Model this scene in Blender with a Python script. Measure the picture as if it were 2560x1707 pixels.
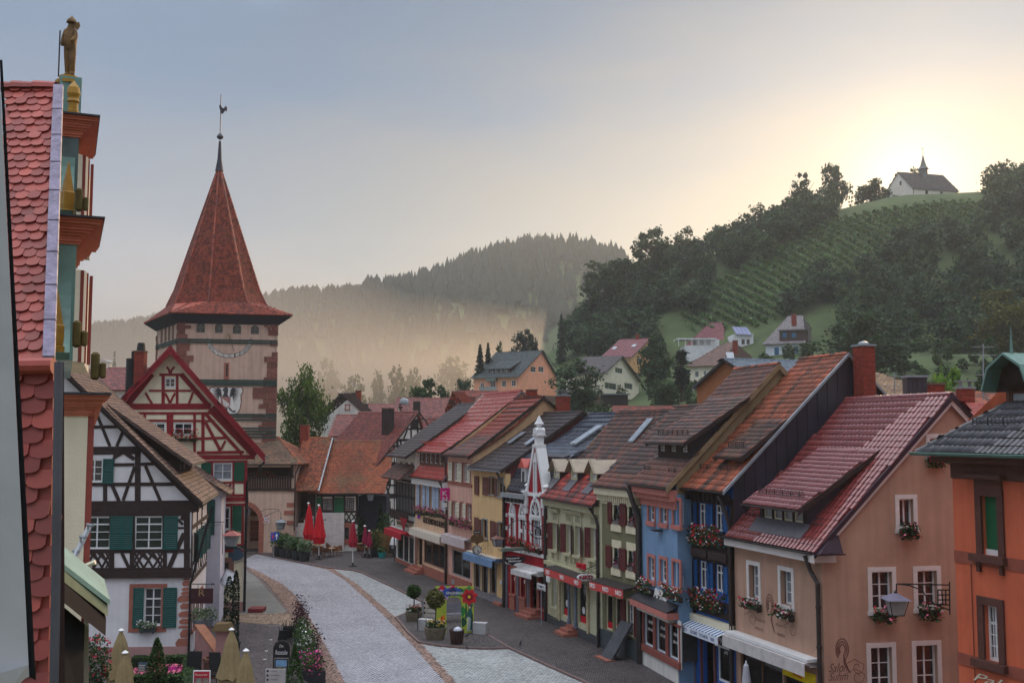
import bpy,math,random
import numpy as np
from mathutils import Vector,Matrix
random.seed(7);RNG=np.random.default_rng(7)
SC=bpy.context.scene
for o in list(bpy.data.objects):bpy.data.objects.remove(o)
COL=SC.collection
# ------------------------------------------------------------------ camera, light, exposure
F,HY,CH=2640.0,1077.0,11.0
PITCH=math.atan((HY-853.5)/F)
cam=bpy.data.objects.new('camera',bpy.data.cameras.new('camera'));COL.objects.link(cam)
cam.data.sensor_width=36;cam.data.lens=36*F/2560;cam.data.clip_end=4000;cam.data.clip_start=0.05
cam.location=(0,0,CH);cam.rotation_euler=(math.pi/2+PITCH,0,0)
SC.camera=cam
SUN_EL,SUN_AZ=math.radians(15.5),math.radians(22)
sun=bpy.data.objects.new('sun',bpy.data.lights.new('sun','SUN'));COL.objects.link(sun)
sun.data.energy=1.3;sun.data.angle=math.radians(10);sun.data.color=(1.0,.66,.36)
SUND=Vector((math.sin(SUN_AZ)*math.cos(SUN_EL),math.cos(SUN_AZ)*math.cos(SUN_EL),math.sin(SUN_EL)))
sun.rotation_euler=SUND.to_track_quat('Z','Y').to_euler()
SC.view_settings.view_transform='Standard';SC.view_settings.look='None'
SC.view_settings.exposure=1.25;SC.view_settings.gamma=1.0;SC.view_settings.use_curve_mapping=False
cy=SC.cycles
cy.use_denoising=True;cy.max_bounces=5;cy.diffuse_bounces=3;cy.glossy_bounces=3;cy.transmission_bounces=3
cy.volume_bounces=0;cy.transparent_max_bounces=12;cy.use_adaptive_sampling=True;cy.adaptive_threshold=.015
cy.caustics_reflective=False;cy.caustics_refractive=False;cy.sample_clamp_indirect=4
W=bpy.data.worlds.new('World');SC.world=W;W.use_nodes=True
def world():
 nt=W.node_tree;nt.nodes.clear();N=nt.nodes;L=nt.links
 out=N.new('ShaderNodeOutputWorld');bg=N.new('ShaderNodeBackground');L.new(bg.outputs[0],out.inputs[0])
 sky=N.new('ShaderNodeTexSky');sky.sky_type='NISHITA';sky.sun_disc=False
 sky.sun_elevation=SUN_EL;sky.sun_rotation=SUN_AZ
 tc=N.new('ShaderNodeTexCoord')
 sep=N.new('ShaderNodeSeparateXYZ');L.new(tc.outputs['Generated'],sep.inputs[0])
 def math_(op,a,b=None,c=None):
  n=N.new('ShaderNodeMath');n.operation=op
  for i,x in enumerate((a,b,c)):
   if x is None:continue
   if isinstance(x,(int,float)):n.inputs[i].default_value=x
   else:L.new(x,n.inputs[i])
  return n.outputs[0]
  # cloud deck: horizontally stretched noise lifts and lowers the colour bands
 mp=N.new('ShaderNodeMapping');mp.inputs['Scale'].default_value=(1.6,1.6,5.5);mp.inputs['Rotation'].default_value=(.12,.18,0)
 L.new(tc.outputs['Generated'],mp.inputs[0])
 nz=N.new('ShaderNodeTexNoise');nz.inputs['Scale'].default_value=1.5;nz.inputs['Detail'].default_value=5;nz.inputs['Roughness'].default_value=.52
 L.new(mp.outputs[0],nz.inputs[0])
 nzc=math_('SUBTRACT',nz.outputs[0],.5)
 zz=math_('ADD',sep.outputs[2],math_('MULTIPLY',nzc,.3))
 ramp=N.new('ShaderNodeValToRGB');cr=ramp.color_ramp;cr.interpolation='EASE'
 stops=[(0.0,(.22,.17,.13)),(.13,(.165,.145,.138)),(.22,(.09,.098,.113)),(.36,(.04,.07,.115)),(.47,(.12,.16,.22)),(1.0,(1.15,1.18,1.26))]  # zenith stop raised far above the sky in view, to light the facades
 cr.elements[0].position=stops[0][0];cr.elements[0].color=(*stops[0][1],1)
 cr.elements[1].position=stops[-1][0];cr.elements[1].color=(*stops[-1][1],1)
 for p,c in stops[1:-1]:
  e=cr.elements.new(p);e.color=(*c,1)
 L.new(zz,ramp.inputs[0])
 left=N.new('ShaderNodeMapRange');left.interpolation_type='SMOOTHSTEP';left.inputs[1].default_value=.0;left.inputs[2].default_value=-.5;left.inputs[3].default_value=0;left.inputs[4].default_value=.6
 L.new(math_('ADD',sep.outputs[0],math_('MULTIPLY',nzc,.5)),left.inputs[0])
 veil=N.new('ShaderNodeMixRGB');veil.inputs[2].default_value=(.165,.19,.25,1);L.new(ramp.outputs[0],veil.inputs[1])
 L.new(math_('MULTIPLY',left.outputs[0],math_('MAXIMUM',math_('SUBTRACT',1.0,math_('MULTIPLY',sep.outputs[2],1.4)),0.0)),veil.inputs[0])
 # glow of the low sun behind the cloud: wide band along the horizon + tight core
 vm=N.new('ShaderNodeVectorMath');vm.operation='DOT_PRODUCT';L.new(tc.outputs['Generated'],vm.inputs[0])
 ga,ge=math.radians(21),math.radians(12.4)
 vm.inputs[1].default_value=(math.sin(ga)*math.cos(ge),math.cos(ga)*math.cos(ge),math.sin(ge))
 dot=math_('MAXIMUM',vm.outputs['Value'],0.0)
 wide=math_('POWER',dot,13.0);core=math_('POWER',dot,900.0)
 low=math_('POWER',math_('MAXIMUM',math_('SUBTRACT',1.0,math_('MULTIPLY',math_('ABSOLUTE',math_('SUBTRACT',zz,.15)),4.6)),0.0),1.3)
 wide=math_('MULTIPLY',wide,low)
 mixw=N.new('ShaderNodeMixRGB');mixw.inputs[2].default_value=(.34,.25,.135,1)
 L.new(math_('MINIMUM',math_('MULTIPLY',wide,.85),1.0),mixw.inputs[0]);L.new(veil.outputs[0],mixw.inputs[1])
 mixc=N.new('ShaderNodeMixRGB');mixc.blend_type='ADD';mixc.inputs[2].default_value=(.33,.28,.18,1)
 L.new(core,mixc.inputs[0]);L.new(mixw.outputs[0],mixc.inputs[1])
 # broad brightness mottling of the overcast
 mot=math_('ADD',1.0,math_('MULTIPLY',nzc,.7))
 mm=N.new('ShaderNodeVectorMath');mm.operation='SCALE';L.new(mixc.outputs[0],mm.inputs[0]);L.new(mot,mm.inputs['Scale'])
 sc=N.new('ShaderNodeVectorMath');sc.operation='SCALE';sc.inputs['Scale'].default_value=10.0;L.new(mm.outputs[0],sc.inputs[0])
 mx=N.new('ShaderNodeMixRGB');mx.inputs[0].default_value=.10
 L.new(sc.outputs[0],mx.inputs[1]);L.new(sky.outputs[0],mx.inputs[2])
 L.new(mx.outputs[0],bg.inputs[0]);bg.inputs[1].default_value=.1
world()
# ------------------------------------------------------------------ picture <-> place (only used to read sizes off the photograph)
CAM=np.array([0,0,CH]);_c,_s=math.cos(PITCH),math.sin(PITCH)
def ray(px,py):
 x=(px-1280)/F;y=-(py-853.5)/F
 return np.array([x,_c-y*_s,_s+y*_c])
def gnd(px,py,z=0.0):
 d=ray(px,py);return CAM+d*((z-CH)/d[2])
def at(px,py,Y):
 d=ray(px,py);return CAM+d*(Y/d[1])
def crop(x0,y0,k):return lambda x,y:(x0+x/k,y0+y/k)
cA,cB,cC,cD=crop(960,960,6),crop(960,1220,6),crop(1220,1020,6),crop(1220,1270,6)
cE,cF,cG,cH,cI=crop(1500,1200,6),crop(1500,1446,6),crop(1790,1000,4),crop(1790,1315,4),crop(1972,860,4)
c1,c2,c3,c4=crop(200,860,4),crop(200,1252,4),crop(600,900,4),crop(600,1240,4)
cO,cT,cX,cY_,cZ=crop(2150,1120,2.671),crop(380,740,4.238),crop(1100,740,4),crop(1640,740,4),crop(640,1240,6)
cL,cL2,cL3,cL4,cK=crop(0,0,3.265),crop(0,450,3.265),crop(0,900,3.265),crop(0,1227,3.265),crop(1972,300,4)
c5,cP=crop(1050,1250,2.94),crop(200,1560,3.675)
# ------------------------------------------------------------------ materials
def lin(r,g,b):return tuple(((c/255)/12.92 if c/255<=.04045 else((c/255+.055)/1.055)**2.4)for c in(r,g,b))
MATS={}
def mat(name,rgb,rough=.75,var=.18,scale=2.5,bump=.0,bscale=30,spec=.35,attr=None,metal=0,coat=0,moss=None,streak=0,transl=0,cols=None,bdist=.02):
 """rgb = base colour as sRGB 0-255 of the thing itself; noise only for wear and grain; attr = per-piece tint"""
 if name in MATS:return MATS[name]
 m=bpy.data.materials.new(name);MATS[name]=m;m.use_nodes=True
 nt=m.node_tree;N=nt.nodes;L=nt.links;b=N['Principled BSDF']
 b.inputs['Roughness'].default_value=rough;b.inputs['Specular IOR Level'].default_value=spec;b.inputs['Metallic'].default_value=metal
 if coat:b.inputs['Coat Weight'].default_value=coat;b.inputs['Coat Roughness'].default_value=.18
 geo=N.new('ShaderNodeNewGeometry')
 nz=N.new('ShaderNodeTexNoise');nz.inputs['Scale'].default_value=scale;nz.inputs['Detail'].default_value=6;nz.inputs['Roughness'].default_value=.62
 L.new(geo.outputs['Position'],nz.inputs[0])
 c=np.array(lin(*rgb))
 mr=N.new('ShaderNodeMapRange');mr.inputs[1].default_value=.3;mr.inputs[2].default_value=.7;mr.inputs[3].default_value=1-var;mr.inputs[4].default_value=1+var
 L.new(nz.outputs[0],mr.inputs[0])
 val=mr.outputs[0]
 def mul(a,bb):
  n=N.new('ShaderNodeMath');n.operation='MULTIPLY';L.new(a,n.inputs[0])
  if isinstance(bb,float):n.inputs[1].default_value=bb
  else:L.new(bb,n.inputs[1])
  return n.outputs[0]
 if streak:
  mp=N.new('ShaderNodeMapping');mp.inputs['Scale'].default_value=(2.2,2.2,.14);L.new(geo.outputs['Position'],mp.inputs[0])
  n2=N.new('ShaderNodeTexNoise');n2.inputs['Scale'].default_value=1.6;n2.inputs['Detail'].default_value=5;L.new(mp.outputs[0],n2.inputs[0])
  m2=N.new('ShaderNodeMapRange');m2.inputs[1].default_value=.35;m2.inputs[2].default_value=.7;m2.inputs[3].default_value=1+streak*.4;m2.inputs[4].default_value=1-streak
  L.new(n2.outputs[0],m2.inputs[0]);val=mul(val,m2.outputs[0])
 if attr:
  at_=N.new('ShaderNodeAttribute');at_.attribute_name='rnd'
  if cols:
   rp=N.new('ShaderNodeValToRGB');rp.color_ramp.interpolation='LINEAR'
   els=rp.color_ramp.elements
   for i,cc in enumerate(cols):
    e=els[i]if i<2 else els.new(.5)
    e.color=(*lin(*cc),1)
   for i,e in enumerate(list(els)):pass
   ps=np.linspace(0,1,len(cols))
   for i,e in enumerate(els):e.position=ps[i];e.color=(*lin(*cols[i]),1)
   L.new(at_.outputs['Fac'],rp.inputs[0]);base=rp.outputs[0]
  else:
   m3=N.new('ShaderNodeMapRange');m3.inputs[3].default_value=1-attr;m3.inputs[4].default_value=1+attr
   L.new(at_.outputs['Fac'],m3.inputs[0]);val=mul(val,m3.outputs[0]);base=None
 else:base=None
 vm=N.new('ShaderNodeVectorMath');vm.operation='SCALE'
 if base is not None:L.new(base,vm.inputs[0])
 else:vm.inputs[0].default_value=tuple(c)
 L.new(val,vm.inputs['Scale']);col=vm.outputs[0]
 if moss:
  n4=N.new('ShaderNodeTexNoise');n4.inputs['Scale'].default_value=.55;n4.inputs['Detail'].default_value=8;n4.inputs['Roughness'].default_value=.7
  L.new(geo.outputs['Position'],n4.inputs[0])
  m4=N.new('ShaderNodeMapRange');m4.inputs[1].default_value=.5;m4.inputs[2].default_value=.68;m4.inputs[3].default_value=0;m4.inputs[4].default_value=moss[1]
  L.new(n4.outputs[0],m4.inputs[0])
  mx=N.new('ShaderNodeMixRGB');L.new(m4.outputs[0],mx.inputs[0]);L.new(col,mx.inputs[1]);mx.inputs[2].default_value=(*lin(*moss[0]),1);col=mx.outputs[0]
 L.new(col,b.inputs['Base Color'])
 if bump:
  nb=N.new('ShaderNodeTexNoise');nb.inputs['Scale'].default_value=bscale;nb.inputs['Detail'].default_value=4
  L.new(geo.outputs['Position'],nb.inputs[0])
  bp=N.new('ShaderNodeBump');bp.inputs['Strength'].default_value=bump;bp.inputs['Distance'].default_value=bdist
  L.new(nb.outputs[0],bp.inputs['Height']);L.new(bp.outputs[0],b.inputs['Normal'])
 if transl:
  tr=N.new('ShaderNodeBsdfTranslucent');L.new(col,tr.inputs[0])
  ms=N.new('ShaderNodeMixShader');ms.inputs[0].default_value=transl
  L.new(b.outputs[0],ms.inputs[1]);L.new(tr.outputs[0],ms.inputs[2]);L.new(ms.outputs[0],N['Material Output'].inputs[0])
 return m
def plaster(name,rgb,streak=.14):return mat(name,rgb,rough=.9,var=.10,scale=.9,bump=.35,bscale=45,streak=streak,spec=.2)
def glass_clear():
 m=bpy.data.materials.new('shop_glass');m.use_nodes=True;nt=m.node_tree;N=nt.nodes;L=nt.links;N.remove(N['Principled BSDF'])
 t=N.new('ShaderNodeBsdfTransparent');t.inputs[0].default_value=(.86,.9,.9,1);g=N.new('ShaderNodeBsdfGlossy');g.inputs['Roughness'].default_value=.02
 fr=N.new('ShaderNodeFresnel');fr.inputs[0].default_value=1.5
 ms=N.new('ShaderNodeMixShader');L.new(fr.outputs[0],ms.inputs[0]);L.new(t.outputs[0],ms.inputs[1]);L.new(g.outputs[0],ms.inputs[2]);L.new(ms.outputs[0],N['Material Output'].inputs[0])
 return m
GLASSC=glass_clear()
GLASS=mat('dark_glass',(38,42,48),rough=.06,var=.35,scale=1.3,spec=.8)
CURT=mat('curtained_glass',(132,138,146),rough=.12,var=.35,scale=3.2,spec=.7)
WHITE=mat('white_paint',(222,222,222),rough=.5,var=.06,bump=.05)
CREAMP=mat('cream_paint',(225,216,190),rough=.6,var=.08)
BLACKM=mat('black_metal',(28,29,32),rough=.45,var=.2)
PIPE=mat('dark_pipe',(46,38,38),rough=.4,var=.2,spec=.5)
ZINC=mat('zinc',(138,144,150),rough=.38,var=.2,spec=.6)
SAND=mat('red_sandstone',(158,98,84),rough=.9,var=.16,scale=4,bump=.4,bscale=40)
SANDD=mat('dark_sandstone',(118,74,66),rough=.9,var=.22,scale=3,bump=.5,bscale=25,attr=.25)
DWOOD=mat('dark_timber',(52,38,36),rough=.75,var=.3,scale=6,bump=.3,bscale=25)
BWOOD=mat('brown_timber',(88,58,46),rough=.7,var=.3,scale=6,bump=.3,bscale=25)
REDW=mat('oxblood_timber',(138,26,38),rough=.6,var=.18,scale=4,bump=.2)
BRICK=mat('chimney_brick',(140,58,46),rough=.9,var=.25,scale=8,attr=.22,bump=.3)
MORTAR=mat('mortar',(112,88,78),rough=.95,var=.15)
# ------------------------------------------------------------------ mesh helpers
BASE={}
def V3(p):return np.array(p,float)
def tag(o,label=None,cat=None,group=None,kind=None):
 if label:o['label']=label
 if cat:o['category']=cat
 if group:o['group']=group
 if kind:o['kind']=kind
 return o
def thing(name,label,cat,loc=(0,0,0),group=None):
 o=bpy.data.objects.new(name,None);COL.objects.link(o);o.empty_display_size=.3
 o.location=tuple(float(x)for x in loc);BASE[o.name]=V3(loc);return tag(o,label,cat,group)
def base_of(o):
 while o.parent is not None:o=o.parent
 return BASE.get(o.name,np.zeros(3))
def link(name,me,parent=None,kind=None,label=None):
 o=bpy.data.objects.new(name,me);COL.objects.link(o)
 if parent is not None:o.parent=parent
 if kind:o['kind']=kind
 if label:o['label']=label
 return o
class MB:
 def __init__(s):s.v=[];s.f=[];s.m=[];s.r=[]
 def add(s,vs,fs,m=0,r=None):
  n=len(s.v);s.v+=[tuple(map(float,p))for p in vs]
  r=random.random()if r is None else r
  for f in fs:s.f.append([n+i for i in f]);s.m.append(m);s.r.append(r)
  return s
 def quad(s,a,b,c,d,m=0):return s.add([a,b,c,d],[(0,1,2,3)],m)
 def hexa(s,p,m=0,r=None):
  return s.add(p,[(0,3,2,1),(4,5,6,7),(0,1,5,4),(1,2,6,5),(2,3,7,6),(3,0,4,7)],m,r)
 def box(s,c,sx,sy,sz,ux=(1,0,0),uy=(0,1,0),uz=(0,0,1),m=0,r=None):
  c,ux,uy,uz=V3(c),V3(ux)*sx/2,V3(uy)*sy/2,V3(uz)*sz/2
  return s.hexa([c-ux-uy-uz,c+ux-uy-uz,c+ux+uy-uz,c-ux+uy-uz,c-ux-uy+uz,c+ux-uy+uz,c+ux+uy+uz,c-ux+uy+uz],m,r)
 def wb(s,w,u0,u1,z0,z1,d0,d1,m=0,r=None):
  P=w.pt
  return s.hexa([P(u0,z0,d1),P(u1,z0,d1),P(u1,z0,d0),P(u0,z0,d0),P(u0,z1,d1),P(u1,z1,d1),P(u1,z1,d0),P(u0,z1,d0)],m,r)
 def wpoly(s,w,pts,d0,d1,m=0):
  n=len(pts);a=[w.pt(u,z,d1)for u,z in pts];b=[w.pt(u,z,d0)for u,z in pts]
  return s.add(a+b,[tuple(range(n)),tuple(range(2*n-1,n-1,-1))]+[(i,(i+1)%n,n+(i+1)%n,n+i)for i in range(n)],m)
 def prism(s,pts,off,m=0):
  n=len(pts);off=V3(off);a=[V3(p)for p in pts];b=[p+off for p in a]
  return s.add(a+b,[tuple(range(n)),tuple(range(2*n-1,n-1,-1))]+[(i,(i+1)%n,n+(i+1)%n,n+i)for i in range(n)],m)
 def beam(s,a,b,wd,th,nrm,m=0):
  a,b,nrm=V3(a),V3(b),V3(nrm);d=b-a;L=np.linalg.norm(d);d/=L;x=np.cross(nrm,d);x/=np.linalg.norm(x)
  return s.box((a+b)/2,L,wd,th,d,x,nrm,m)
 def tube(s,pts,r,n=6,m=0,cap=True):
  pts=[V3(p)for p in pts];rs=r if hasattr(r,'__len__')else[r]*len(pts);rings=[]
  for i,p in enumerate(pts):
   t=pts[min(i+1,len(pts)-1)]-pts[max(i-1,0)];t/=(np.linalg.norm(t)+1e-9)
   a=np.cross(t,(0,0,1)if abs(t[2])<.9 else(1,0,0));a/=np.linalg.norm(a);b=np.cross(t,a)
   rings.append([p+(a*math.cos(2*math.pi*k/n)+b*math.sin(2*math.pi*k/n))*rs[i]for k in range(n)])
  vs=[q for R in rings for q in R];fs=[]
  for i in range(len(pts)-1):
   for k in range(n):fs.append((i*n+k,i*n+(k+1)%n,(i+1)*n+(k+1)%n,(i+1)*n+k))
  if cap:fs+=[tuple(range(n))[::-1],tuple(range((len(pts)-1)*n,len(pts)*n))]
  return s.add(vs,fs,m)
 def lathe(s,c,prof,n=12,m=0,ax=(0,0,1)):
  c=V3(c);ax=V3(ax);a=np.cross(ax,(0,1,0)if abs(ax[1])<.9 else(1,0,0));a/=np.linalg.norm(a);b=np.cross(ax,a);vs=[];fs=[]
  for r,z in prof:vs+=[c+ax*z+(a*math.cos(2*math.pi*k/n)+b*math.sin(2*math.pi*k/n))*max(r,1e-4)for k in range(n)]
  for i in range(len(prof)-1):
   for k in range(n):fs.append((i*n+k,i*n+(k+1)%n,(i+1)*n+(k+1)%n,(i+1)*n+k))
  fs+=[tuple(range(n))[::-1],tuple(range((len(prof)-1)*n,len(prof)*n))]
  return s.add(vs,fs,m)
 def build(s,name,mats,parent=None,kind=None,label=None,smooth=False):
  if not isinstance(mats,(list,tuple)):mats=[mats]
  me=bpy.data.meshes.new(name);b=base_of(parent)if parent is not None else np.zeros(3)
  v=(np.array(s.v)-b)if len(s.v)else np.zeros((0,3))
  me.from_pydata(v.tolist(),[],s.f)
  for m in mats:me.materials.append(m)
  if len(mats)>1:me.polygons.foreach_set('material_index',s.m)
  a=me.attributes.new('rnd','FLOAT','FACE');a.data.foreach_set('value',np.array(s.r,dtype=np.float32))
  if smooth:me.polygons.foreach_set('use_smooth',[True]*len(me.polygons))
  me.update();return link(name,me,parent,kind,label)
def quads(name,V,rnd,mats,parent=None,kind=None,mi=None,smooth=False):
 """V: (n,4,3) array of separate quads"""
 V=np.asarray(V,np.float32);n=len(V);me=bpy.data.meshes.new(name)
 b=base_of(parent)if parent is not None else np.zeros(3)
 me.vertices.add(4*n);me.vertices.foreach_set('co',(V.reshape(-1,3)-b).astype(np.float32).ravel())
 me.loops.add(4*n);me.loops.foreach_set('vertex_index',np.arange(4*n,dtype=np.int32))
 me.polygons.add(n);me.polygons.foreach_set('loop_start',np.arange(0,4*n,4,dtype=np.int32))
 if not isinstance(mats,(list,tuple)):mats=[mats]
 for m in mats:me.materials.append(m)
 if mi is not None:me.polygons.foreach_set('material_index',np.asarray(mi,np.int32))
 a=me.attributes.new('rnd','FLOAT','FACE');a.data.foreach_set('value',np.asarray(rnd,np.float32))
 me.update(calc_edges=True);return link(name,me,parent,kind)
def in_poly(P,poly):
 x,y=P[:,0],P[:,1];r=np.zeros(len(P),bool);n=len(poly)
 for i in range(n):
  x0,y0=poly[i];x1,y1=poly[(i+1)%n]
  c=((y0>y)!=(y1>y))&(x<(x1-x0)*(y-y0)/(y1-y0+1e-12)+x0);r^=c
 return r
def clip(poly,k,v,keep_less):
 out=[]
 for i in range(len(poly)):
  a,b=poly[i],poly[(i+1)%len(poly)]
  ia=(a[k]<=v)if keep_less else(a[k]>=v);ib=(b[k]<=v)if keep_less else(b[k]>=v)
  if ia:out.append(a)
  if ia!=ib:
   t=(v-a[k])/(b[k]-a[k]);out.append((a[0]+t*(b[0]-a[0]),a[1]+t*(b[1]-a[1])))
 return out
class Wall:
 """vertical wall frame: O ground point, U horizontal unit to the right seen from outside, N outward"""
 def __init__(s,O,U,parent):
  s.O=V3((O[0],O[1],O[2]if len(O)>2 else 0));U=V3((U[0],U[1],0));s.U=U/np.linalg.norm(U);s.N=np.array([s.U[1],-s.U[0],0]);s.parent=parent;s.holes=[]
 def pt(s,u,z,d=0.0):return s.O+s.U*u+s.N*d+np.array([0,0,z])
 def px(s,p,d=0.0):
  r=ray(*p);t=((s.O+s.N*d-CAM)@s.N)/(r@s.N);P=CAM+t*r
  return(P-s.O)@s.U,P[2]-s.O[2]
 def rect(s,a,b,d=0.0):
  (u0,z1),(u1,z0)=s.px(a,d),s.px(b,d);return min(u0,u1),max(u0,u1),min(z0,z1),max(z0,z1)
 def build(s,poly,m,name='wall',depth=.18):
  mb=MB();us=sorted({p[0]for p in poly}|{h[0]for h in s.holes}|{h[1]for h in s.holes});zs=sorted({p[1]for p in poly}|{h[2]for h in s.holes}|{h[3]for h in s.holes})
  for i in range(len(us)-1):
   for j in range(len(zs)-1):
    a,b,c,d=us[i],us[i+1],zs[j],zs[j+1]
    if b-a<1e-5 or d-c<1e-5:continue
    mu,mz=(a+b)/2,(c+d)/2
    if any(h[0]<mu<h[1]and h[2]<mz<h[3]for h in s.holes):continue
    q=list(poly)
    for k,v,less in((0,a,False),(0,b,True),(1,c,False),(1,d,True)):
     if q:q=clip(q,k,v,less)
    if len(q)>2:mb.add([s.pt(u,z)for u,z in q],[tuple(range(len(q)))])
  for a,b,c,d in s.holes:
   for(p,q)in(((a,c),(b,c)),((b,c),(b,d)),((b,d),(a,d)),((a,d),(a,c))):
    mb.quad(s.pt(*p),s.pt(*q),s.pt(*q,-depth),s.pt(*p,-depth))
  return mb.build(name,m,s.parent)
def window(w,r,nx=2,nz=3,fm=WHITE,gm=GLASS,fr=.06,bar=.03,depth=.14,transom=0,hole=True,panes=True,th=.06,open_=False):
 """r=(u0,u1,z0,z1). frame mesh + one pane object per light"""
 u0,u1,z0,z1=r
 if hole:w.holes.append((u0,u1,z0,z1))
 mb=MB();d0,d1=-depth-.02,-depth+th-.02
 mb.wb(w,u0,u0+fr,z0,z1,d0,d1);mb.wb(w,u1-fr,u1,z0,z1,d0,d1);mb.wb(w,u0+fr,u1-fr,z1-fr,z1,d0,d1);mb.wb(w,u0+fr,u1-fr,z0,z0+fr*1.3,d0,d1)
 iu0,iu1,iz0,iz1=u0+fr,u1-fr,z0+fr*1.3,z1-fr
 ue=[iu0+(iu1-iu0)*i/nx for i in range(nx+1)]
 ze=[iz0+(iz1-iz0)*j/nz for j in range(nz+1)]
 if transom:ze=[iz0+(iz1-iz0)*transom*j/(nz-1)for j in range(nz)]+[iz1]
 for i in range(1,nx):
  b=bar if not(nx==2 or i==nx//2)else bar*2
  mb.wb(w,ue[i]-b/2,ue[i]+b/2,iz0,iz1,d0,d1-.004)
 for j in range(1,nz):
  b=bar*2.2 if(transom and j==nz-1)else bar
  mb.wb(w,iu0,iu1,ze[j]-b/2,ze[j]+b/2,d0,d1-.009)
 f=mb.build('window',fm,w.parent)
 if panes:
  for i in range(nx):
   for j in range(nz):
    MB().wb(w,ue[i],ue[i+1],ze[j],ze[j+1],d0-.004,d0+.014).build('pane',gm,f)
 else:MB().wb(w,iu0,iu1,iz0,iz1,d0-.004,d0+.014).build('pane',gm,f)
 return f
def surround(w,r,t=.14,m=SAND,d=.035,sill=.1,sd=.1,top=None,name='window_surround'):
 u0,u1,z0,z1=r;top=t if top is None else top;mb=MB()
 mb.wb(w,u0-t,u0,z0,z1,-.02,d);mb.wb(w,u1,u1+t,z0,z1,-.02,d);mb.wb(w,u0-t,u1+t,z1,z1+top,-.02,d+.003)
 mb.build(name,m,w.parent)
 if sill:MB().wb(w,u0-t-.03,u1+t+.03,z0-sill,z0,-.02,sd).build('window_sill',m,w.parent)
def shutter(w,u0,u1,z0,z1,m,ang=0,hinge=None,slat=True,d=.03,th=.035):
 """leaf on the wall; ang>0 swings it out round the hinge ('l' or 'r' edge)"""
 if ang:
  h=u0 if hinge=='l' else u1;sg=1 if hinge=='l' else-1;L=u1-u0
  U2=w.U*math.cos(ang)*sg+w.N*math.sin(ang);O=w.pt(h,0,d)
  ww=Wall(O if sg==1 else O+U2*L,U2 if sg==1 else-U2,w.parent);ww.O[2]=w.O[2];u0,u1=0,L;d=0
 else:ww=w
 s=MB();e=min(.06,(u1-u0)*.18);zm=(z0+z1)/2
 s.wb(ww,u0,u0+e,z0,z1,d,d+th);s.wb(ww,u1-e,u1,z0,z1,d,d+th)
 for za,zb in((z0,z0+e*1.3),(z1-e*1.3,z1),(zm-e/2,zm+e/2)):s.wb(ww,u0+e,u1-e,za,zb,d,d+th)
 if not slat:s.wb(ww,u0+e,u1-e,z0+e,z1-e,d+.004,d+th*.6)
 o=s.build('shutter',m,w.parent)
 if slat:
  s=MB();n=max(4,int((z1-z0)/.09));P=ww.pt
  s.quad(P(u0+e,z0,d+.002),P(u1-e,z0,d+.002),P(u1-e,z1,d+.002),P(u0+e,z1,d+.002))  # black backing quad stands in for the shade between the slats
  for k in range(n):
   za=z0+(z1-z0)*k/n;zb=za+(z1-z0)/n
   s.add([P(u0+e,za,d+th),P(u1-e,za,d+th),P(u1-e,za+(zb-za)*.62,d+.012),P(u0+e,za+(zb-za)*.62,d+.012)],[(0,1,2,3)],1)
  s.build('slat',[BLACKM,m],o,kind='stuff')
 return o
def facing(w,u,d0,parent):
 """wall frame standing square to w at u, turned to the camera; s maps outward distance to its u"""
 a=Wall(w.pt(u,0,d0),w.N,parent);a.O[2]=w.O[2];s=1 if a.N@(CAM-a.O)>0 else-1
 if s<0:a=Wall(w.pt(u,0,d0),-w.N,parent);a.O[2]=w.O[2]
 return a,s
def text(w,s,r,m,parent=None,d=.02,th=.02,shear=0,name='lettering',bold=0.0):
 cu=bpy.data.curves.new('t','FONT');cu.body=s;cu.extrude=th/2;cu.shear=shear;cu.offset=bold;cu.resolution_u=3
 o=bpy.data.objects.new('t',cu);COL.objects.link(o)
 bpy.context.view_layer.update()
 me=bpy.data.meshes.new_from_object(o.evaluated_get(bpy.context.evaluated_depsgraph_get()));bpy.data.objects.remove(o)
 n=len(me.vertices);co=np.empty(n*3);me.vertices.foreach_get('co',co);co=co.reshape(-1,3)
 mn,mx=co.min(0),co.max(0);u0,u1,z0,z1=r
 u=u0+(co[:,0]-mn[0])/(mx[0]-mn[0]+1e-9)*(u1-u0);z=z0+(co[:,1]-mn[1])/(mx[1]-mn[1]+1e-9)*(z1-z0)
 P=w.O+np.outer(u,w.U)+np.outer(d+co[:,2],w.N);P[:,2]+=z
 parent=parent or w.parent
 P=P-base_of(parent);me.vertices.foreach_set('co',P.ravel());me.materials.clear();me.materials.append(m);me.update();me.name=name
 return link(name,me,parent)
ROOFS={}
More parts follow.
